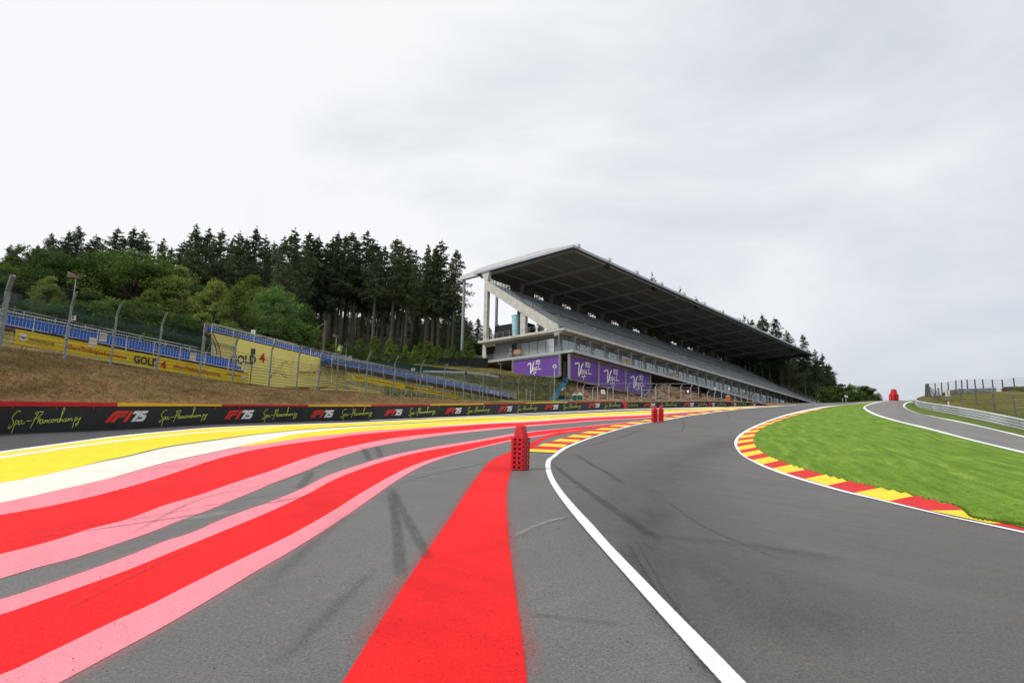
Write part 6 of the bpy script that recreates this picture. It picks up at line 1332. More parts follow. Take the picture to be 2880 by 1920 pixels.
for x, yt, lx in ((2420, 150, 0), (2172, 165, 0), (1932, 200, 0), (1727, 200, 0), (1527, 195, 0), (1363, 190, 0), (1190, 200, 2), (1075, 207, 2), (945, 213, 4), (795, 250, 1.5), (660, 258, 1.5), (530, 272, 1), (400, 280, 0), (345, 280, 1)):
    q0, q1 = ZQ(x, 490 + (0 if x > 1000 else (1000 - x) * .12)), ZQ(x, yt); farf.append((q0[0], q0[1], q1[1], 122 if x > 1000 else 122 + (1000 - x) * .05, lx))
wire_fence(farf, 'farther tall wire fence standing against the sky on the right', 10, .10, 'wire fences on the right', mat('dark_fence_post', (.045, .055, .06), .6), mat('dark_wire', (.07, .075, .08), .6), .022, .05)
# dense end of the fence: netted corner
T = thing('netted_fence_corner', tuple(at(2605, 1128, 128)), 'dense grey netted fence corner where the crash barrier turns away', 'fence'); b = MB(); q = [at(2602, 1126, 126), at(2645, 1134, 104), at(2645, 1106, 104), at(2604, 1079, 126)]; b.add(q, [(0, 1, 2, 3)], [[(.01, 0), (9, 0), (9, 2), (.01, 3)]]); b.build('netting', net_mat('grey_netting', (.10, .12, .12), .14, .045), T)
for x in (2602, 2605.5, 2609): b = MB(); b.tube([at(x, 1128, 127), at(x + 2, 1079, 127)], .12, 5); b.build('post', M_fpost, T)
# second barrier on the skyline, hut, red awning, bush
gp = np.array([at(x, y, d) for x, y, d in ((2650, 1113, 124), (2675, 1108, 121), (2710, 1106, 118), (2750, 1105, 117), (2803, 1102, 116))]); armco('crash_barrier', gp, np.array([.55, .75, .8, .85, .75]), 'straight dark steel barrier on the skyline behind the wire fences', 'crash barrier', 3, nmat('dark_armco_steel', [(.3, (.16, .20, .21)), (.7, (.26, .30, .31))], 1.5, .45, metal=.4), M_post, width=.09)
HT = thing('hut', tuple(at(2850, 1101, 122)), 'low brown hut with a flat roof at the right edge of the photo', 'hut'); b = MB(); b.hexa([at(2815, 1098, 122), at(2990, 1096, 122), at(2990, 1096, 128), at(2815, 1098, 128), at(2826, 1087, 122), at(2990, 1086, 122), at(2990, 1086, 128), at(2826, 1087, 128)]); b.build('roof', nmat('brown_roofing', [(.3, (.10, .08, .075)), (.7, (.16, .13, .12))], 1.2, .8), HT)
b = MB(); b.hexa([at(2818, 1100, 122.4), at(2990, 1099, 122.4), at(2990, 1099, 127), at(2818, 1100, 127), at(2818, 1098, 122.4), at(2990, 1096, 122.4), at(2990, 1096, 127), at(2818, 1098, 127)]); b.build('wall', nmat('pale_hut_wall', [(.3, (.3, .27, .22)), (.7, (.38, .34, .28))], 2., .7), HT)
b = MB(); b.hexa([at(2810, 1097, 121.5), at(2823, 1093, 121.5), at(2823, 1093, 123), at(2810, 1097, 123), at(2811, 1095.5, 121.5), at(2824, 1088.5, 121.5), at(2824, 1088.5, 123), at(2811, 1095.5, 123)]); tag(b.build('red_awning', mat('red_canvas', (.70, .03, .04), .5), None, loc=tuple(at(2815, 1095, 122))), 'slanted bright red awning at the left end of the brown hut', 'awning')
# extinguisher post with its sign
b0 = at(2668, 1137, 80); T = thing('extinguisher_point', tuple(b0), 'white sign with a red extinguisher symbol above a red and white extinguisher', 'fire point'); b = MB(); hh = solve_h(b0, 1112); b.tube([b0, b0 + UP * hh], .06, 6); b.build('post', M_post, T)
c_ = at(2665, 1105.5, 79.5); b = MB(); b.box(c_, .27, .015, .36, XA); sg_ = b.build('sign_board', M_wprint, T); b = MB(); b.box(c_ + UP * .08 - yr * .03, .045, .008, .13, XA); b.box(c_ + UP * .24 - yr * .03, .025, .008, .04, XA); b.box(c_ - UP * .15 - yr * .03, .16, .008, .03, XA); b.box(c_ - UP * .28 + xr * .13 - yr * .03, .05, .008, .03, XA); b.build('red_symbol', M_rprint, sg_)
e_ = at(2668, 1136, 79); b = MB(); b.tube([e_ - UP * .2, e_ + UP * .26], .10, 10); b.build('extinguisher', M_wprint, T); b = MB(); b.tube([e_ + UP * .26, e_ + UP * .44], [.10, .05], 10); b.tube([e_ - UP * .02, e_ + UP * .05], .104, 10); b.build('extinguisher_head', M_lred, T); b = MB(); b.tube([e_ + UP * .4, e_ - xr * .2 + UP * .3, e_ - xr * .28, e_ - xr * .2 - UP * .2], .02, 5); b.build('hose', M_blk, T)
p = at(2779, 1136.5, 90); b = MB(); b.box(p, .38, .12, .045, XA); tag(b.build('white_plank', M_wprint, None, loc=tuple(p)), 'short white plank lying in the olive field behind the fence', 'plank')
# two thin marker posts on the crest
for x, lab in ((2370.5, 'left one of two thin grey posts at the crest of the track'), (2380, 'right one of two thin grey posts at the crest of the track')):
    b0 = at(x, 1132, 140); h = solve_h(b0, 1121); b = MB(); b.tube([b0, b0 + UP * h], .07, 6); b.tube([b0 + UP * h, b0 + UP * (h + .05)], .09, 6); tag(b.build('marker_post', M_galv, None, loc=tuple(b0)), lab, 'post', 'thin posts at the crest')

# ================================================================== PEOPLE
M_skin = mat('skin', (.42, .24, .17), .6); M_dcl = mat('dark_clothing', (.015, .016, .02), .85); M_gcl = mat('grey_shorts', (.10, .10, .11), .85); M_navy = mat('navy_overalls', (.012, .02, .05), .8); M_hv = mat('hi_vis_yellow', (.55, .80, .06), .6); M_hair = mat('hair', (.03, .02, .015), .8); M_cap = mat('red_cap', (.5, .04, .03), .6)
def person(base, face, label, pose, mats_, H=1.75, capm=None):
    """one continuous skinned figure; joints in metres for a 1.75 m adult, x to its left, y forwards"""
    J = dict(pel=(0, 0, .95), wst=(0, 0, 1.10), cst=(0, .0, 1.32), nck=(0, .0, 1.47), hd0=(0, .01, 1.56), hd1=(0, .015, 1.70),
             hL=(.10, 0, .92), kL=(.11, .03, .50), aL=(.11, -.01, .09), tL=(.12, .14, .03), hR=(-.10, 0, .92), kR=(-.11, .03, .50), aR=(-.11, -.01, .09), tR=(-.12, .14, .03),
             sL=(.18, 0, 1.42), eL=(.25, -.02, 1.14), wL=(.24, .06, .90), sR=(-.18, 0, 1.42), eR=(-.25, -.02, 1.14), wR=(-.24, .06, .90)); J.update({k: v for k, v in pose.items() if k[0] != '_'})
    Rr = dict(pel=.145, wst=.125, cst=.15, nck=.06, hd0=.085, hd1=.085, hL=.09, kL=.062, aL=.045, tL=.035, hR=.09, kR=.062, aR=.045, tR=.035, sL=.062, eL=.045, wL=.032, sR=.062, eR=.045, wR=.032)
    E_ = [('pel', 'wst'), ('wst', 'cst'), ('cst', 'nck'), ('nck', 'hd0'), ('hd0', 'hd1'), ('pel', 'hL'), ('hL', 'kL'), ('kL', 'aL'), ('aL', 'tL'), ('pel', 'hR'), ('hR', 'kR'), ('kR', 'aR'), ('aR', 'tR'), ('cst', 'sL'), ('sL', 'eL'), ('eL', 'wL'), ('cst', 'sR'), ('sR', 'eR'), ('eR', 'wR')]
    nm = list(J); vs = [Vector(J[k]) for k in nm]; ed = [(nm.index(a), nm.index(c)) for a, c in E_]; rad = [Rr[k] for k in nm]
    for s in 'LR':     # palm, four fingers and a thumb
        w = Vector(J['w' + s]); dr = (w - Vector(J['e' + s])).normalized(); sd_ = Vector((1, 0, 0)) if abs(dr.x) < .8 else Vector((0, 1, 0)); pal = w + dr * .07; vs.append(pal); rad.append(.030); pi_ = len(vs) - 1; ed.append((nm.index('w' + s), pi_))
        for q, l in ((-1.5, .055), (-.5, .068), (.5, .064), (1.5, .05)):
            k1 = pal + dr * .03 + sd_ * q * .016; k2 = k1 + dr * l + Vector((0, .012, 0)); vs += [k1, k2]; rad += [.009, .007]; ed += [(pi_, len(vs) - 2), (len(vs) - 2, len(vs) - 1)]
        th = w + dr * .03 + Vector((0, .035, 0)); vs.append(th); rad.append(.011); ed.append((nm.index('w' + s), len(vs) - 1))
    me = bpy.data.meshes.new('p'); me.from_pydata(vs, ed, []); o = bpy.data.objects.new('p', me); C.objects.link(o); sk = o.modifiers.new('s', 'SKIN'); sk.use_smooth_shade = True
    for i, r in enumerate(rad): me.skin_vertices[0].data[i].radius = (r, r * (.8 if i in (0, 1, 2) else 1))
    me.skin_vertices[0].data[0].use_root = True; o.modifiers.new('d', 'SUBSURF').levels = 1
    dg = bpy.context.evaluated_depsgraph_get(); m2 = bpy.data.meshes.new_from_object(o.evaluated_get(dg)); bpy.data.objects.remove(o)
    ob = bpy.data.objects.new('person', m2); C.objects.link(ob); m2.materials.clear(); [m2.materials.append(x) for x in mats_]     # skin, shirt, trousers, shoes
    for p in m2.polygons:
        z, x, y = p.center.z, abs(p.center.x), p.center.y; i = 0
        if z > 1.49: i = 0
        elif z < .08: i = 3
        elif z < .98 and x < .21 and (abs(p.center.x) < .19 and y < .12): i = 2 if z > pose.get('_hem', (0, 0, .1))[2] else 0
        elif z > pose.get('_cuff', (0, 0, 1.15))[2] or x < .17: i = 1
        m2.polygons[p.index].material_index = i; p.use_smooth = True
    k = H / 1.78; ob.matrix_world = Matrix.Translation(Vector(base)) @ Matrix.Rotation(face, 4, 'Z') @ Matrix.Scale(k, 4); tag(ob, label, 'person')
    b = MB(); th = np.linspace(0, 2 * math.pi, 12, endpoint=False); rings = [(1.74, .088), (1.77, .085), (1.80, .06), (1.812, .0)]; vs_ = [(r * math.cos(a), .01 + r * 1.1 * math.sin(a), z - .015) for z, r in rings for a in th]
    b.add(vs_, [(i * 12 + j, i * 12 + (j + 1) % 12, (i + 1) * 12 + (j + 1) % 12, (i + 1) * 12 + j) for i in range(3) for j in range(12)])
    if capm: b.add([(-.06, .09, 1.735), (.06, .09, 1.735), (.045, .19, 1.725), (-.045, .19, 1.725)], [(0, 1, 2, 3)])
    h_ = b.build('cap' if capm else 'hair', capm or M_hair); h_.parent = ob
    b = MB(); b.add([(-.015, .09, 1.63), (.015, .09, 1.63), (0, .118, 1.618), (0, .095, 1.66)], [(0, 1, 2), (0, 2, 3), (2, 1, 3)]); n_ = b.build('nose', mats_[0]); n_.parent = ob
    b = MB(); [b.box((s * .032, .092, 1.655), .012, .004, .007) for s in (-1, 1)]; b.box((0, .094, 1.592), .022, .004, .005); f_ = b.build('eyes_and_mouth', M_hair); f_.parent = ob
    for s in (-1, 1): b = MB(); b.box((s * .088, .0, 1.64), .010, .02, .03); q_ = b.build('ear', mats_[0]); q_.parent = ob
    return ob
tphone = dict(eL=(.24, .06, 1.18), wL=(.08, .26, 1.32), eR=(-.24, .06, 1.18), wR=(-.08, .26, 1.32), hd0=(0, .03, 1.56), hd1=(0, .05, 1.69), _hem=(0, 0, .55), _cuff=(0, 0, 1.3))
q = hit(2301.5, 1134); person(G(q[0], q[1], .01) , math.radians(165), 'person in black shirt and shorts holding a phone up at the track crest', tphone, [M_skin, M_dcl, M_dcl, M_lred], 1.86)
q = at(2166, 1139.6, 133); person(q, math.radians(200), 'person in dark navy overalls walking behind the far wall end', dict(kL=(.11, .16, .52), aL=(.11, .22, .1), tL=(.12, .36, .06), kR=(-.11, -.02, .5), aR=(-.11, -.18, .1), tR=(-.12, -.05, .03)), [M_skin, M_navy, M_navy, M_dcl], 1.85)
q = onplane(1391, 1010.5, GL, S(.9, 0, 0)); person(q, math.radians(150), 'person in dark T-shirt and red cap leaning on the balcony rail', dict(cst=(0, .06, 1.32), nck=(0, .1, 1.46), hd0=(0, .14, 1.54), hd1=(0, .17, 1.67), sL=(.18, .06, 1.41), eL=(.25, .16, 1.18), wL=(.2, .36, 1.12), sR=(-.18, .06, 1.41), eR=(-.25, .16, 1.18), wR=(-.2, .36, 1.12), _hem=(0, 0, .5), _cuff=(0, 0, 1.25)), [M_skin, M_dcl, M_gcl, M_dcl], 1.75, M_cap)
q = at(953, 1013, 72.5); person(q, math.radians(170), 'steward in a bright yellow hi-vis jacket at the end of the middle stand', dict(_hem=(0, 0, .1), _cuff=(0, 0, .98)), [M_skin, M_hv, M_navy, M_dcl], 1.8)
q = at(1969, 1122, 124); person(q, math.radians(190), 'person in black crouched over equipment behind the frame fence', dict(pel=(0, -.1, .72), wst=(0, -.02, .85), cst=(0, .12, 1.05), nck=(0, .18, 1.2), hd0=(0, .2, 1.3), hd1=(0, .22, 1.43), hL=(.1, -.08, .7), hR=(-.1, -.08, .7), kL=(.14, .25, .48), kR=(-.14, .25, .48), sL=(.18, .14, 1.14), sR=(-.18, .14, 1.14), eL=(.26, .25, .9), eR=(-.26, .25, .9), wL=(.15, .45, .85), wR=(-.15, .45, .85), _hem=(0, 0, .1), _cuff=(0, 0, .6)), [M_dcl, M_dcl, M_dcl, M_dcl], 1.75)
# ================================================================== TREES
L_spr = leaf_mat('spruce_needles', (.040, .066, .032), (.125, .165, .072), .28, .35)
L_spr2 = leaf_mat('young_spruce_needles', (.09, .16, .03), (.24, .34, .07), .35, .5)
L_dec = leaf_mat('broad_leaves', (.035, .070, .014), (.115, .190, .034), .3, .45)
L_lite = leaf_mat('pale_leaves', (.085, .135, .024), (.24, .30, .070), .35, .45)
L_fresh = leaf_mat('fresh_leaves', (.060, .125, .030), (.16, .27, .07), .3, .45)
L_dk = leaf_mat('dark_broad_leaves', (.024, .052, .012), (.075, .130, .028), .25, .45)
M_bark = nmat('spruce_bark', [(.3, (.075, .062, .052)), (.6, (.13, .110, .092)), (.8, (.19, .165, .14))], 2.2, .9, 5, stretch=(4, 4, .6))
M_bark2 = nmat('grey_bark', [(.3, (.05, .042, .032)), (.7, (.11, .095, .075))], 2.5, .9, 5, stretch=(4, 4, .7))
M_redb = nmat('reddish_bark', [(.3, (.18, .06, .035)), (.7, (.26, .09, .05))], 2.5, .9, 5, stretch=(4, 4, .7))
def leafquads(cen, size, r, upb=.3, asp=.55):
    """one small pointed leaf spray (a quad) at every centre, oriented at random"""
    n = len(cen); d = r.normal(size=(n, 3)); d[:, 2] *= upb; d /= np.linalg.norm(d, axis=1)[:, None]; e = r.normal(size=(n, 3)); e -= (e * d).sum(1)[:, None] * d; e /= np.linalg.norm(e, axis=1)[:, None] + 1e-9
    s = size * r.uniform(.6, 1.4, n)[:, None]; v = np.stack([cen - d * s, cen + e * s * asp, cen + d * s, cen - e * s * asp], 1).reshape(-1, 3)
    return v, [(4 * i, 4 * i + 1, 4 * i + 2, 4 * i + 3) for i in range(n)]
def mesh_only(mb, name, m, smooth=False):
    me = bpy.data.meshes.new(name); v = np.concatenate(mb.v); me.from_pydata([tuple(p) for p in v], [], mb.f)
    me.materials.append(m)
    if smooth: me.polygons.foreach_set('use_smooth', [True] * len(mb.f))
    return me
def spruce(seed, H, crown0, R, dens=1., leafm=None, barkm=None, droop=.35, thin=0., rb=.0):
    """trunk with whorls of branches that droop and carry hanging sprays; crown0 = height of the lowest live branch"""
    r = np.random.default_rng(seed); t = MB(); lean = r.normal(size=2) * .012 * H
    ax = lambda z: np.array([lean[0] * (z / H) ** 2, lean[1] * (z / H) ** 2, z])
    zs = np.linspace(-.8, H, 9); t.tube([ax(z) for z in zs], [max(.02, (.012 * H + .04) * (1 - max(z, 0) / H) ** .8 + .02) for z in zs], 7)
    C_, wts = [], []; z = crown0
    for q in range(int((6 if crown0 > 4 else 2))):      # dead snags below the crown
        zz = r.uniform(crown0 * .45, crown0); a = r.uniform(0, 6.3); l = r.uniform(.4, 1.3); t.tube([ax(zz), ax(zz) + np.array([math.cos(a) * l, math.sin(a) * l, -.15 * l])], .025, 3)
    while z < H - .25:
        f = (z - crown0) / (H - crown0); prof = (min(1., (f + .12) / .24)) * (1 - f) ** .62; nb = int(r.integers(4, 8)) if f < .93 else 3
        for k in range(nb):
            if r.random() < thin: continue
            a = r.uniform(0, 6.283); l = max(.22, R * prof * r.uniform(.45, 1.30) * (1 + .22 * math.sin(z * 1.1 + a * 2 + seed))); rise = .22 if f > .7 else -.02
            p0 = ax(z + r.uniform(-.1, .1)); pts = []; m = 6
            for s in np.linspace(0, 1, m): pts.append(p0 + np.array([math.cos(a) * l * s, math.sin(a) * l * s, l * (rise * s - droop * s * s + .12 * s ** 3)]))
            if l > .8 and r.random() < .6: t.tube([pts[0], pts[3], pts[-1]], [.03, .02, .008], 3, False)
            n = int((6 + 15 * l) * dens); s = np.clip(r.beta(1.6, 1.1, n), .04, 1); idx = s * (m - 1); i0 = np.minimum(idx.astype(int), m - 2); pp = np.array(pts); c = pp[i0] + (pp[i0 + 1] - pp[i0]) * (idx - i0)[:, None]
            side = np.array([-math.sin(a), math.cos(a), 0]); c = c + side * (r.normal(size=n) * .20 * l * (1.15 - s))[:, None]; c[:, 2] -= np.abs(r.normal(size=n)) * .16 * l * .6; C_.append(c)
        z += r.uniform(.30, .55) * (H / 26) * (1 if f < .85 else .7)
    C_.append(ax(H)[None] + r.normal(size=(6, 3)) * [.05, .05, .25]); c = np.concatenate(C_); m = MB(); v, fc = leafquads(c, .19 * (H / 26) ** .5 + .03, r, .6, .42); m.add(v, fc)
    return [('trunk', mesh_only(t, 'trunk', barkm or M_bark, True)), ('crown', mesh_only(m, 'crown', leafm or L_spr))]
def broad(seed, H, W, leafm, base=.15, nclump=34, n=190, ls=.17, barkm=None, spire=0.):
    """trunk forks into limbs; every limb ends in a clump; leaf sprays fill a shell round each clump"""
    r = np.random.default_rng(seed); t = MB(); top = np.array([r.normal() * .05 * W, r.normal() * .05 * W, H * .62]); z0 = H * base; t.tube([(0, 0, -.8), (0, 0, z0), top * [.5, .5, .6], top], [.03 * H, .024 * H, .016 * H, .008 * H], 7)
    C_ = []
    for k in range(nclump):
        a = r.uniform(0, 6.283); ph = r.uniform(-.25, 1.); el = ph * math.pi / 2; rr = r.uniform(.55, 1.)
        zc = H * (.56 + .40 * math.sin(el) * rr * (1 + spire * .1)); rad = W * .5 * (math.cos(el) ** (.6 + spire)) * rr
        if ph < 0: zc = H * (.56 + .42 * math.sin(el) * rr / .25 * .6 * .5); zc = max(zc, H * base)
        if base < .1 and k % 2: zc = H * r.uniform(.08, .55); rad = W * .5 * r.uniform(.3, .95)
        c = np.array([math.cos(a) * rad, math.sin(a) * rad, zc]); cr = r.uniform(.07, .15) * (W * .6 + H * .4)
        st = np.array([0, 0, min(zc * .75, H * .55)]); 
        if r.random() < .6: t.tube([st, (st + c) / 2 + [0, 0, -.04 * H], c], [.010 * H, .006 * H, .003 * H], 4, False)
        d = r.normal(size=(n, 3)); d /= np.linalg.norm(d, axis=1)[:, None]; d[:, 2] = np.where(d[:, 2] < -.3, d[:, 2] * .5, d[:, 2]); q = c + d * cr * r.uniform(.55, 1.08, n)[:, None] * np.array([1.15, 1.15, .78]); C_.append(q)
    c = np.concatenate(C_); c[:, 2] = np.maximum(c[:, 2], .2); m = MB(); v, fc = leafquads(c, ls, r, .8, .62); m.add(v, fc)
    return [('trunk', mesh_only(t, 'trunk', barkm or M_bark2, True)), ('crown', mesh_only(m, 'crown', leafm))]
PROT = {}
def proto(kind, k):
    key = (kind, k)
    if key in PROT: return PROT[key]
    s = 100 + 7 * k + len(PROT)
    if kind == 'tall': p = spruce(s, 28, 11.0 + (k % 3) * 1.5, 3.9 + .5 * (k % 2), .95, droop=.28)
    elif kind == 'dark': p = spruce(s, 24, 5.0, 4.6 + .5 * (k % 2), .85, droop=.22)
    elif kind == 'full': p = spruce(s, 16, 1.0, 3.6, .9)
    elif kind == 'thin': p = spruce(s, 24, 9., 2.9, .6, thin=.3)
    elif kind == 'young': p = spruce(s, 6, .15, 1.9, 1.5, leafm=L_spr2, droop=.1)
    elif kind == 'oak': p = broad(s, 14, 12, L_dec, .18, 60, 190, .17)
    elif kind == 'oakdark': p = broad(s, 13, 11, L_dk, .15, 54, 180, .17)
    elif kind == 'fresh': p = broad(s, 14, 12, L_fresh, .10, 66, 190, .16)
    elif kind == 'birch': p = broad(s, 11, 6, L_lite, .12, 46, 160, .13, spire=.9)
    elif kind == 'bush': p = broad(s, 5, 5.5, L_lite, .04, 44, 110, .12)
    elif kind == 'bushdark': p = broad(s, 6, 7, L_dec, .04, 52, 120, .13)
    elif kind == 'redpine': p = spruce(s, 24, 17, 2.6, .8, barkm=M_redb)
    p = list(p) + [max(v.co.z for v in p[1][1].vertices)]; PROT[key] = p; return p
NAT = dict(tall=28, dark=24, full=16, thin=24, young=6, oak=14, oakdark=13, birch=11, bush=5, bushdark=6, redpine=24)
NAME = dict(tall='spruce_tree', dark='spruce_tree', full='spruce_tree', thin='spruce_tree', young='young_spruce', oak='broadleaf_tree', oakdark='broadleaf_tree', fresh='broadleaf_tree', birch='birch_tree', bush='leafy_bush', bushdark='leafy_bush', redpine='pine_tree')
CATG = dict(tall='tree', dark='tree', full='tree', thin='tree', young='young tree', oak='tree', oakdark='tree', fresh='tree', birch='tree', bush='bush', bushdark='bush', redpine='tree')
tr = np.random.default_rng(5)
def ground_y(x, depth):
    j = int(np.clip(np.interp(x, fxs, np.arange(len(fxs))), 0, len(fxs) - 1)); d_ = [r[j] for r in RD]; y_ = [r[j] for r in RY]
    return float(np.interp(depth, d_, y_))
def tree(kind, x, ybase, ytop, depth, label, group=None, wide=1.0, var=None, lean=0.):
    if x < 1600 and depth > 72:
        yg = ground_y(x, depth) + 1.5; wide = wide * (max(ybase - ytop, 8) / max(yg - ytop, 8)) ** .8; ybase = yg
    b0 = at(x, ybase, depth); h = solve_h(b0, ytop); nv = 4 if kind in ('tall', 'dark', 'full', 'oak', 'young') else 3
    k = int(tr.integers(nv)) if var is None else var; pr_ = proto(kind, k); s = h / pr_[2]; T = thing(NAME[kind], tuple(b0), label, CATG[kind], group)
    T.scale = (s * wide, s * wide, s); T.rotation_euler = (0, lean, tr.uniform(0, 6.283)); T.empty_display_size = 1
    for n_, me in pr_[:2]: o = bpy.data.objects.new(n_, me); C.objects.link(o); o.parent = T
    return T
# skyline spruces of the wood, by the picture position of each tip
sky_l = [(15, 684), (62, 700), (111, 654), (161, 647), (185, 633), (215, 672), (240, 657), (262, 680), (286, 634), (310, 664), (334, 636), (358, 643), (384, 672), (423, 669), (455, 690), (480, 672), (500, 655), (518, 629), (553, 638), (576, 668), (597, 641), (622, 668), (643, 647), (668, 664), (694, 635), (722, 660), (748, 676), (769, 661), (788, 655), (806, 641)]
for i, (x, y) in enumerate(sky_l):
    tree('dark', x, 905, y, 122 + (i * 7) % 17, 'dark spruce, %s skyline tip of the wood from the left edge' % ORD[i], 'skyline spruces on the left', 1.25)
sky_m = [(841, 645), (858, 662), (871, 657), (895, 680), (912, 664), (928, 647), (951, 653), (964, 649), (985, 668), (1013, 647), (1030, 668), (1044, 677), (1068, 690), (1095, 661), (1111, 671), (1135, 686)]
for i, (x, y) in enumerate(sky_m): tree('tall', x, 1012, y, 150 + (i * 11) % 20, 'tall spruce, %s tip of the dense middle wood counted leftwards from its gap' % ORD[15 - i], 'tall spruces in the middle of the wood', 1.12)
for x, y, lab in ((1193, 684, 'left tall spruce of the clump of four before the gap at the grandstand'), (1213, 690, 'second tall spruce of the clump of four near the grandstand'), (1228, 667, 'tallest spruce of the clump of four near the grandstand'), (1270, 698, 'lone tall spruce nearest the tie pole of the grandstand')):
    tree('tall', x, 1010, y, 158, lab, None, 1.0)
tree('tall', 1258, 1010, 720, 160, 'tall spruce just left of the lone one by the grandstand pole', None, .8)
# second and third rows, trunks seen between
for i in range(34):
    x = 818 + i * 14.2 + tr.uniform(-5, 5); 
    if 1235 < x: continue
    tree('tall', x, 1008, tr.uniform(695, 780), tr.uniform(178, 215), 'spruce deep in the shade behind the front row of tall trunks', 'shaded spruces behind the front row', .9)
for i in range(34):
    x = -30 + i * 27 + tr.uniform(-8, 8); tree('dark', x, 890, tr.uniform(680, 750), tr.uniform(145, 175), 'spruce filling the wood behind the skyline spruces on the left', 'spruces filling the left wood', 1.25)
for i, (x, y) in enumerate([(1246, 877), (1270, 895), (1295, 882), (1308, 900), (1319, 898), (1342, 890), (1362, 905), (1376, 915), (1399, 910), (1418, 925), (1500, 905), (1522, 890), (1545, 900), (1565, 915), (1170, 880), (1190, 900), (1215, 890)]):
    tree('full' if i % 3 else 'dark', x, 1006, y, 185 + (i * 13) % 30, 'distant spruce seen through the gap beside and behind the grandstand end', 'distant spruces by the grandstand end', 1.2 if i % 3 else .9)
for i in range(40):
    x = 815 + i * 12.5 + tr.uniform(-5, 5); tree('full', x, 1000, tr.uniform(850, 915), tr.uniform(225, 262), 'far spruce making the dark backdrop between the trunks', 'far backdrop spruces', 1.35)
# broad-leaved edge of the wood
for i, (k, x, yb, yt, d, w, lab) in enumerate([
 ('oak', 20, 960, 745, 98, 1.1, 'bushy green tree at the far left edge of the photo'), ('oakdark', 110, 965, 700, 104, 1.0, 'broad green tree below the second spruce tip from the left'), ('oak', 190, 965, 720, 100, 1.0, 'green tree behind the brown horn loudspeaker'),
 ('oakdark', 265, 975, 716, 108, .9, 'dark green round tree right of the horn loudspeaker'), ('oak', 350, 985, 705, 100, 1.2, 'largest spreading broadleaf tree in the left wood edge'), ('oakdark', 425, 985, 765, 106, .65, 'dark tree right of the largest spreading broadleaf'),
 ('birch', 482, 1000, 747, 98, .95, 'tall drooping mid-green tree above the fourth fence post'), ('oakdark', 540, 1010, 800, 106, .65, 'dark broadleaf mass behind the pale birch'), ('oakdark', 640, 1010, 810, 112, .65, 'dark broadleaf crown behind the round light green tree'),
 ('birch', 585, 1010, 784, 88, 1.1, 'pale yellow-green leafy tree left of the tall yellow banner'), ('birch', 690, 1010, 770, 104, .85, 'slender light green tree above the round one'), ('fresh', 765, 1030, 801, 94, .72, 'round fresh-green tree above the tall yellow banner'),
 ('birch', 405, 985, 810, 84, 1.2, 'light green tree with two tops above the third fence post'), ('birch', 645, 1020, 800, 86, .9, 'thin light green tree behind the letter A board'), ('bushdark', 330, 985, 840, 78, 1.3, 'green bush behind the letter E board'), ('bushdark', 240, 965, 845, 76, 1.5, 'low green bush behind the back rail of the lowest stand'),
 ('birch', 118, 950, 775, 84, .9, 'small conical light green tree behind the netting'), ('bushdark', 60, 950, 850, 76, 1.3, 'green bush behind the black box loudspeaker'), ('bushdark', 430, 1000, 870, 80, 1.4, 'dense bush behind the third and fourth fence posts'), ('bushdark', 520, 1010, 890, 80, 1.4, 'dense bush behind the fifth fence post'),
 ('bushdark', 700, 1030, 900, 112, 1.5, 'dark bush behind the round tree, left side'), ('bushdark', 745, 1030, 905, 112, 1.5, 'dark bush behind the round tree, middle'), ('bushdark', 795, 1032, 905, 114, 1.5, 'dark bush behind the round tree, right side'), ('bushdark', 160, 955, 860, 74, 1.4, 'green bush left of the letter E board'), ('bush', 312, 985, 843, 80, .9, 'yellow-green bush top above the netting'), ('bushdark', 590, 1015, 900, 82, 1.2, 'bush at the left end of the tall yellow banner'), ('oakdark', 835, 1025, 850, 118, .6, 'dark bush right of the round fresh-green tree'),
 ('oakdark', -40, 950, 730, 102, 1., 'dark broadleaf tree just outside the left edge'), ('oak', -110, 950, 720, 100, 1.1, 'broadleaf tree outside the left edge'), ('oakdark', 300, 975, 760, 112, 1., 'shaded broadleaf between the spreading tree and its left neighbour')]):
    tree(k, x, yb, yt, d, lab, 'broadleaf trees at the wood edge', w)
for i in range(20):
    x = -140 + i * 37; tree('bushdark', x, 965 + max(0, x) * .08, 895 + max(0, x) * .1 + tr.uniform(-12, 12), tr.uniform(84, 96), 'low dark bush in the undergrowth behind the lowest stand', 'undergrowth bushes', 1.4)
# undergrowth of young spruces
for i in range(34):
    x = 835 + i * 14.5 + tr.uniform(-5, 5); tree('young', x, 1012 + tr.uniform(-3, 4), tr.uniform(955, 990) if i % 3 else tr.uniform(940, 965), tr.uniform(138, 152), 'bright green young spruce under the tall trunks', 'bright young spruces under the trunks', 1.25)
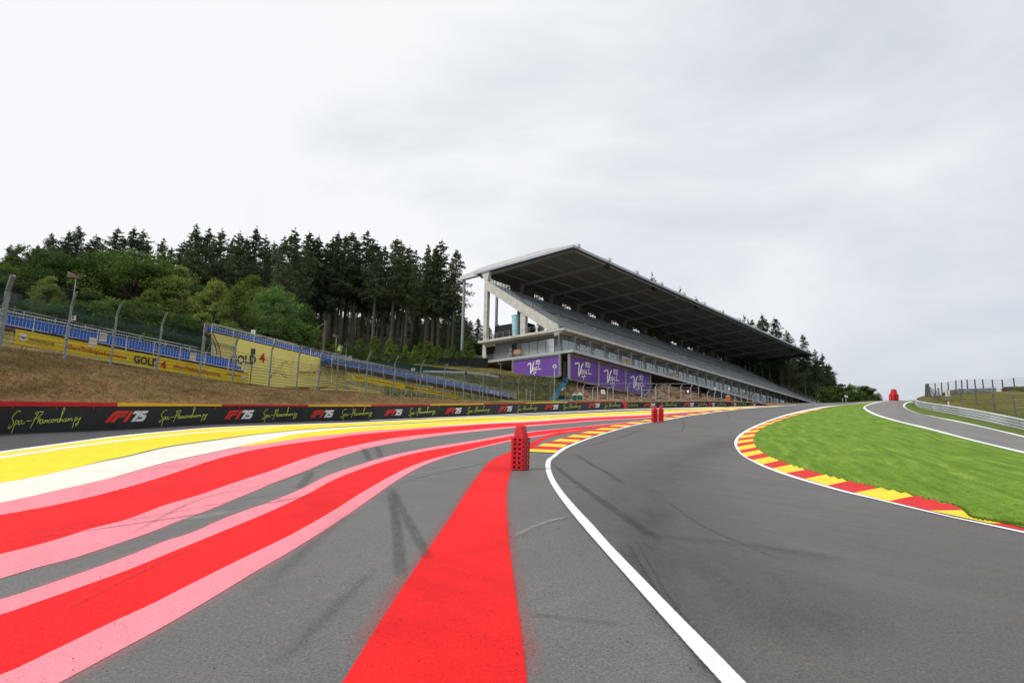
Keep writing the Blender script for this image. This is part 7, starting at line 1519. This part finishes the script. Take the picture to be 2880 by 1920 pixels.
# trees round the far end of the grandstand
for x, y, k, d, w, lab in ((1839, 765, 'thin', 190, 1.1, 'spruce tip poking over the roof, first from the left'), (1856, 798, 'full', 196, .8, 'very small tip over the roof beside the first one'), (1919, 802, 'thin', 215, 1.1, 'spruce tip poking over the roof, second from the left'), (1971, 833, 'full', 225, .9, 'spruce tip poking over the roof, third from the left'), (2016, 865, 'full', 235, .8, 'tiny spruce tip just above the roof edge'), (2055, 884, 'full', 240, .8, 'lowest tiny spruce tip above the roof edge')):
    tree(k, x, 1050, y, d, lab, 'spruce tips over the roof', w)
RT_ = [(2105, 880, 'thin', 1120, 238, .8, 'thin pale bare-topped spruce beside the far end of the roof'), (2120, 905, 'dark', 1120, 236, .9, 'dark spruce half hidden by the roof edge'), (2154, 880, 'dark', 1122, 240, 1.0, 'dark pointed spruce behind the far roof corner'), (2194, 889, 'dark', 1124, 236, 1.15, 'broad dark spruce right of the pointed one behind the roof'), (2225, 930, 'dark', 1125, 246, 1.0, 'spruce sinking behind the roof corner'),
 (2267, 938, 'tall', 1128, 226, 1.0, 'spruce with long bare trunk just right of the roof tip'), (2303, 980, 'tall', 1133, 222, 1.0, 'slim spruce with bare trunk beside the person at the crest'), (2322, 993, 'dark', 1133, 236, 1.15, 'tapering dark spruce at the right end of the wood'), (2337, 1022, 'full', 1134, 238, 1.1, 'lower spruce closing the right end of the wood'), (2350, 1050, 'full', 1134, 236, 1.1, 'lowest spruce at the right end of the wood'), (2285, 985, 'dark', 1130, 250, 1.2, 'dark spruce between the two bare trunks'), (2245, 975, 'dark', 1128, 255, 1.2, 'dark spruce under the roof tip')]
for x, y, k, yb, d, w, lab in RT_: tree(k, x, yb, y, d, lab, 'spruces at the far end of the grandstand', w)
for x, k in ((2112, 'tall'), (2127, 'tall'), (2147, 'tall'), (2168, 'tall'), (2204, 'tall'), (2199, 'thin'), (2221, 'redpine')):
    tree(k, x, 1112, 895 if x < 2190 else 925, 232, 'trunk with reddish bark under the far roof end' if k == 'redpine' else 'bare spruce trunk seen between the far seats and the roof', None if k == 'redpine' else 'bare trunks under the far roof end', .8)
for i in range(22):
    x = 2095 + i * 12 + tr.uniform(-4, 4); tree('full', x, 1128, tr.uniform(985, 1030) + max(0, x - 2290) * .8, tr.uniform(262, 290), 'shaded spruce backing the trunks at the far right of the wood', 'shaded spruces at the right', 1.5)
for x, y, k, w, lab, d in ((2352, 1079, 'bushdark', 1.1, 'dark round broadleaf at the foot of the right spruces', 205), (2375, 1086, 'bushdark', 1.0, 'dark broadleaf bush on the right skyline, left of the conifer tip', 205), (2395, 1074, 'full', .8, 'small conifer tip rising from the skyline bushes', 215), (2412, 1079, 'bushdark', 1.1, 'tallest green bush on the right skyline', 206), (2432, 1086, 'bushdark', 1.0, 'green bush on the skyline sloping down to the right', 206), (2449, 1099, 'bushdark', 1.0, 'lower green bush on the skyline slope', 204), (2462, 1109, 'bushdark', .9, 'lowest bush at the right end of the skyline greenery', 202), (2330, 1090, 'bushdark', 1.1, 'dark bush behind the person at the crest', 200), (2400, 1096, 'bushdark', 1.1, 'dark bush filling the middle of the skyline greenery', 198), (2425, 1104, 'bushdark', 1., 'dark bush low on the skyline slope', 197)):
    tree(k, x, 1145, y, d, lab, 'skyline greenery on the right', w * 1.15)
tree('bush', 2868, 1108, 1084, 112, 'yellow-green bush growing in front of the brown hut', None, 1.2); tree('bushdark', 2890, 1112, 1094, 108, 'dark green bush at the right edge before the hut', None, 1.2)
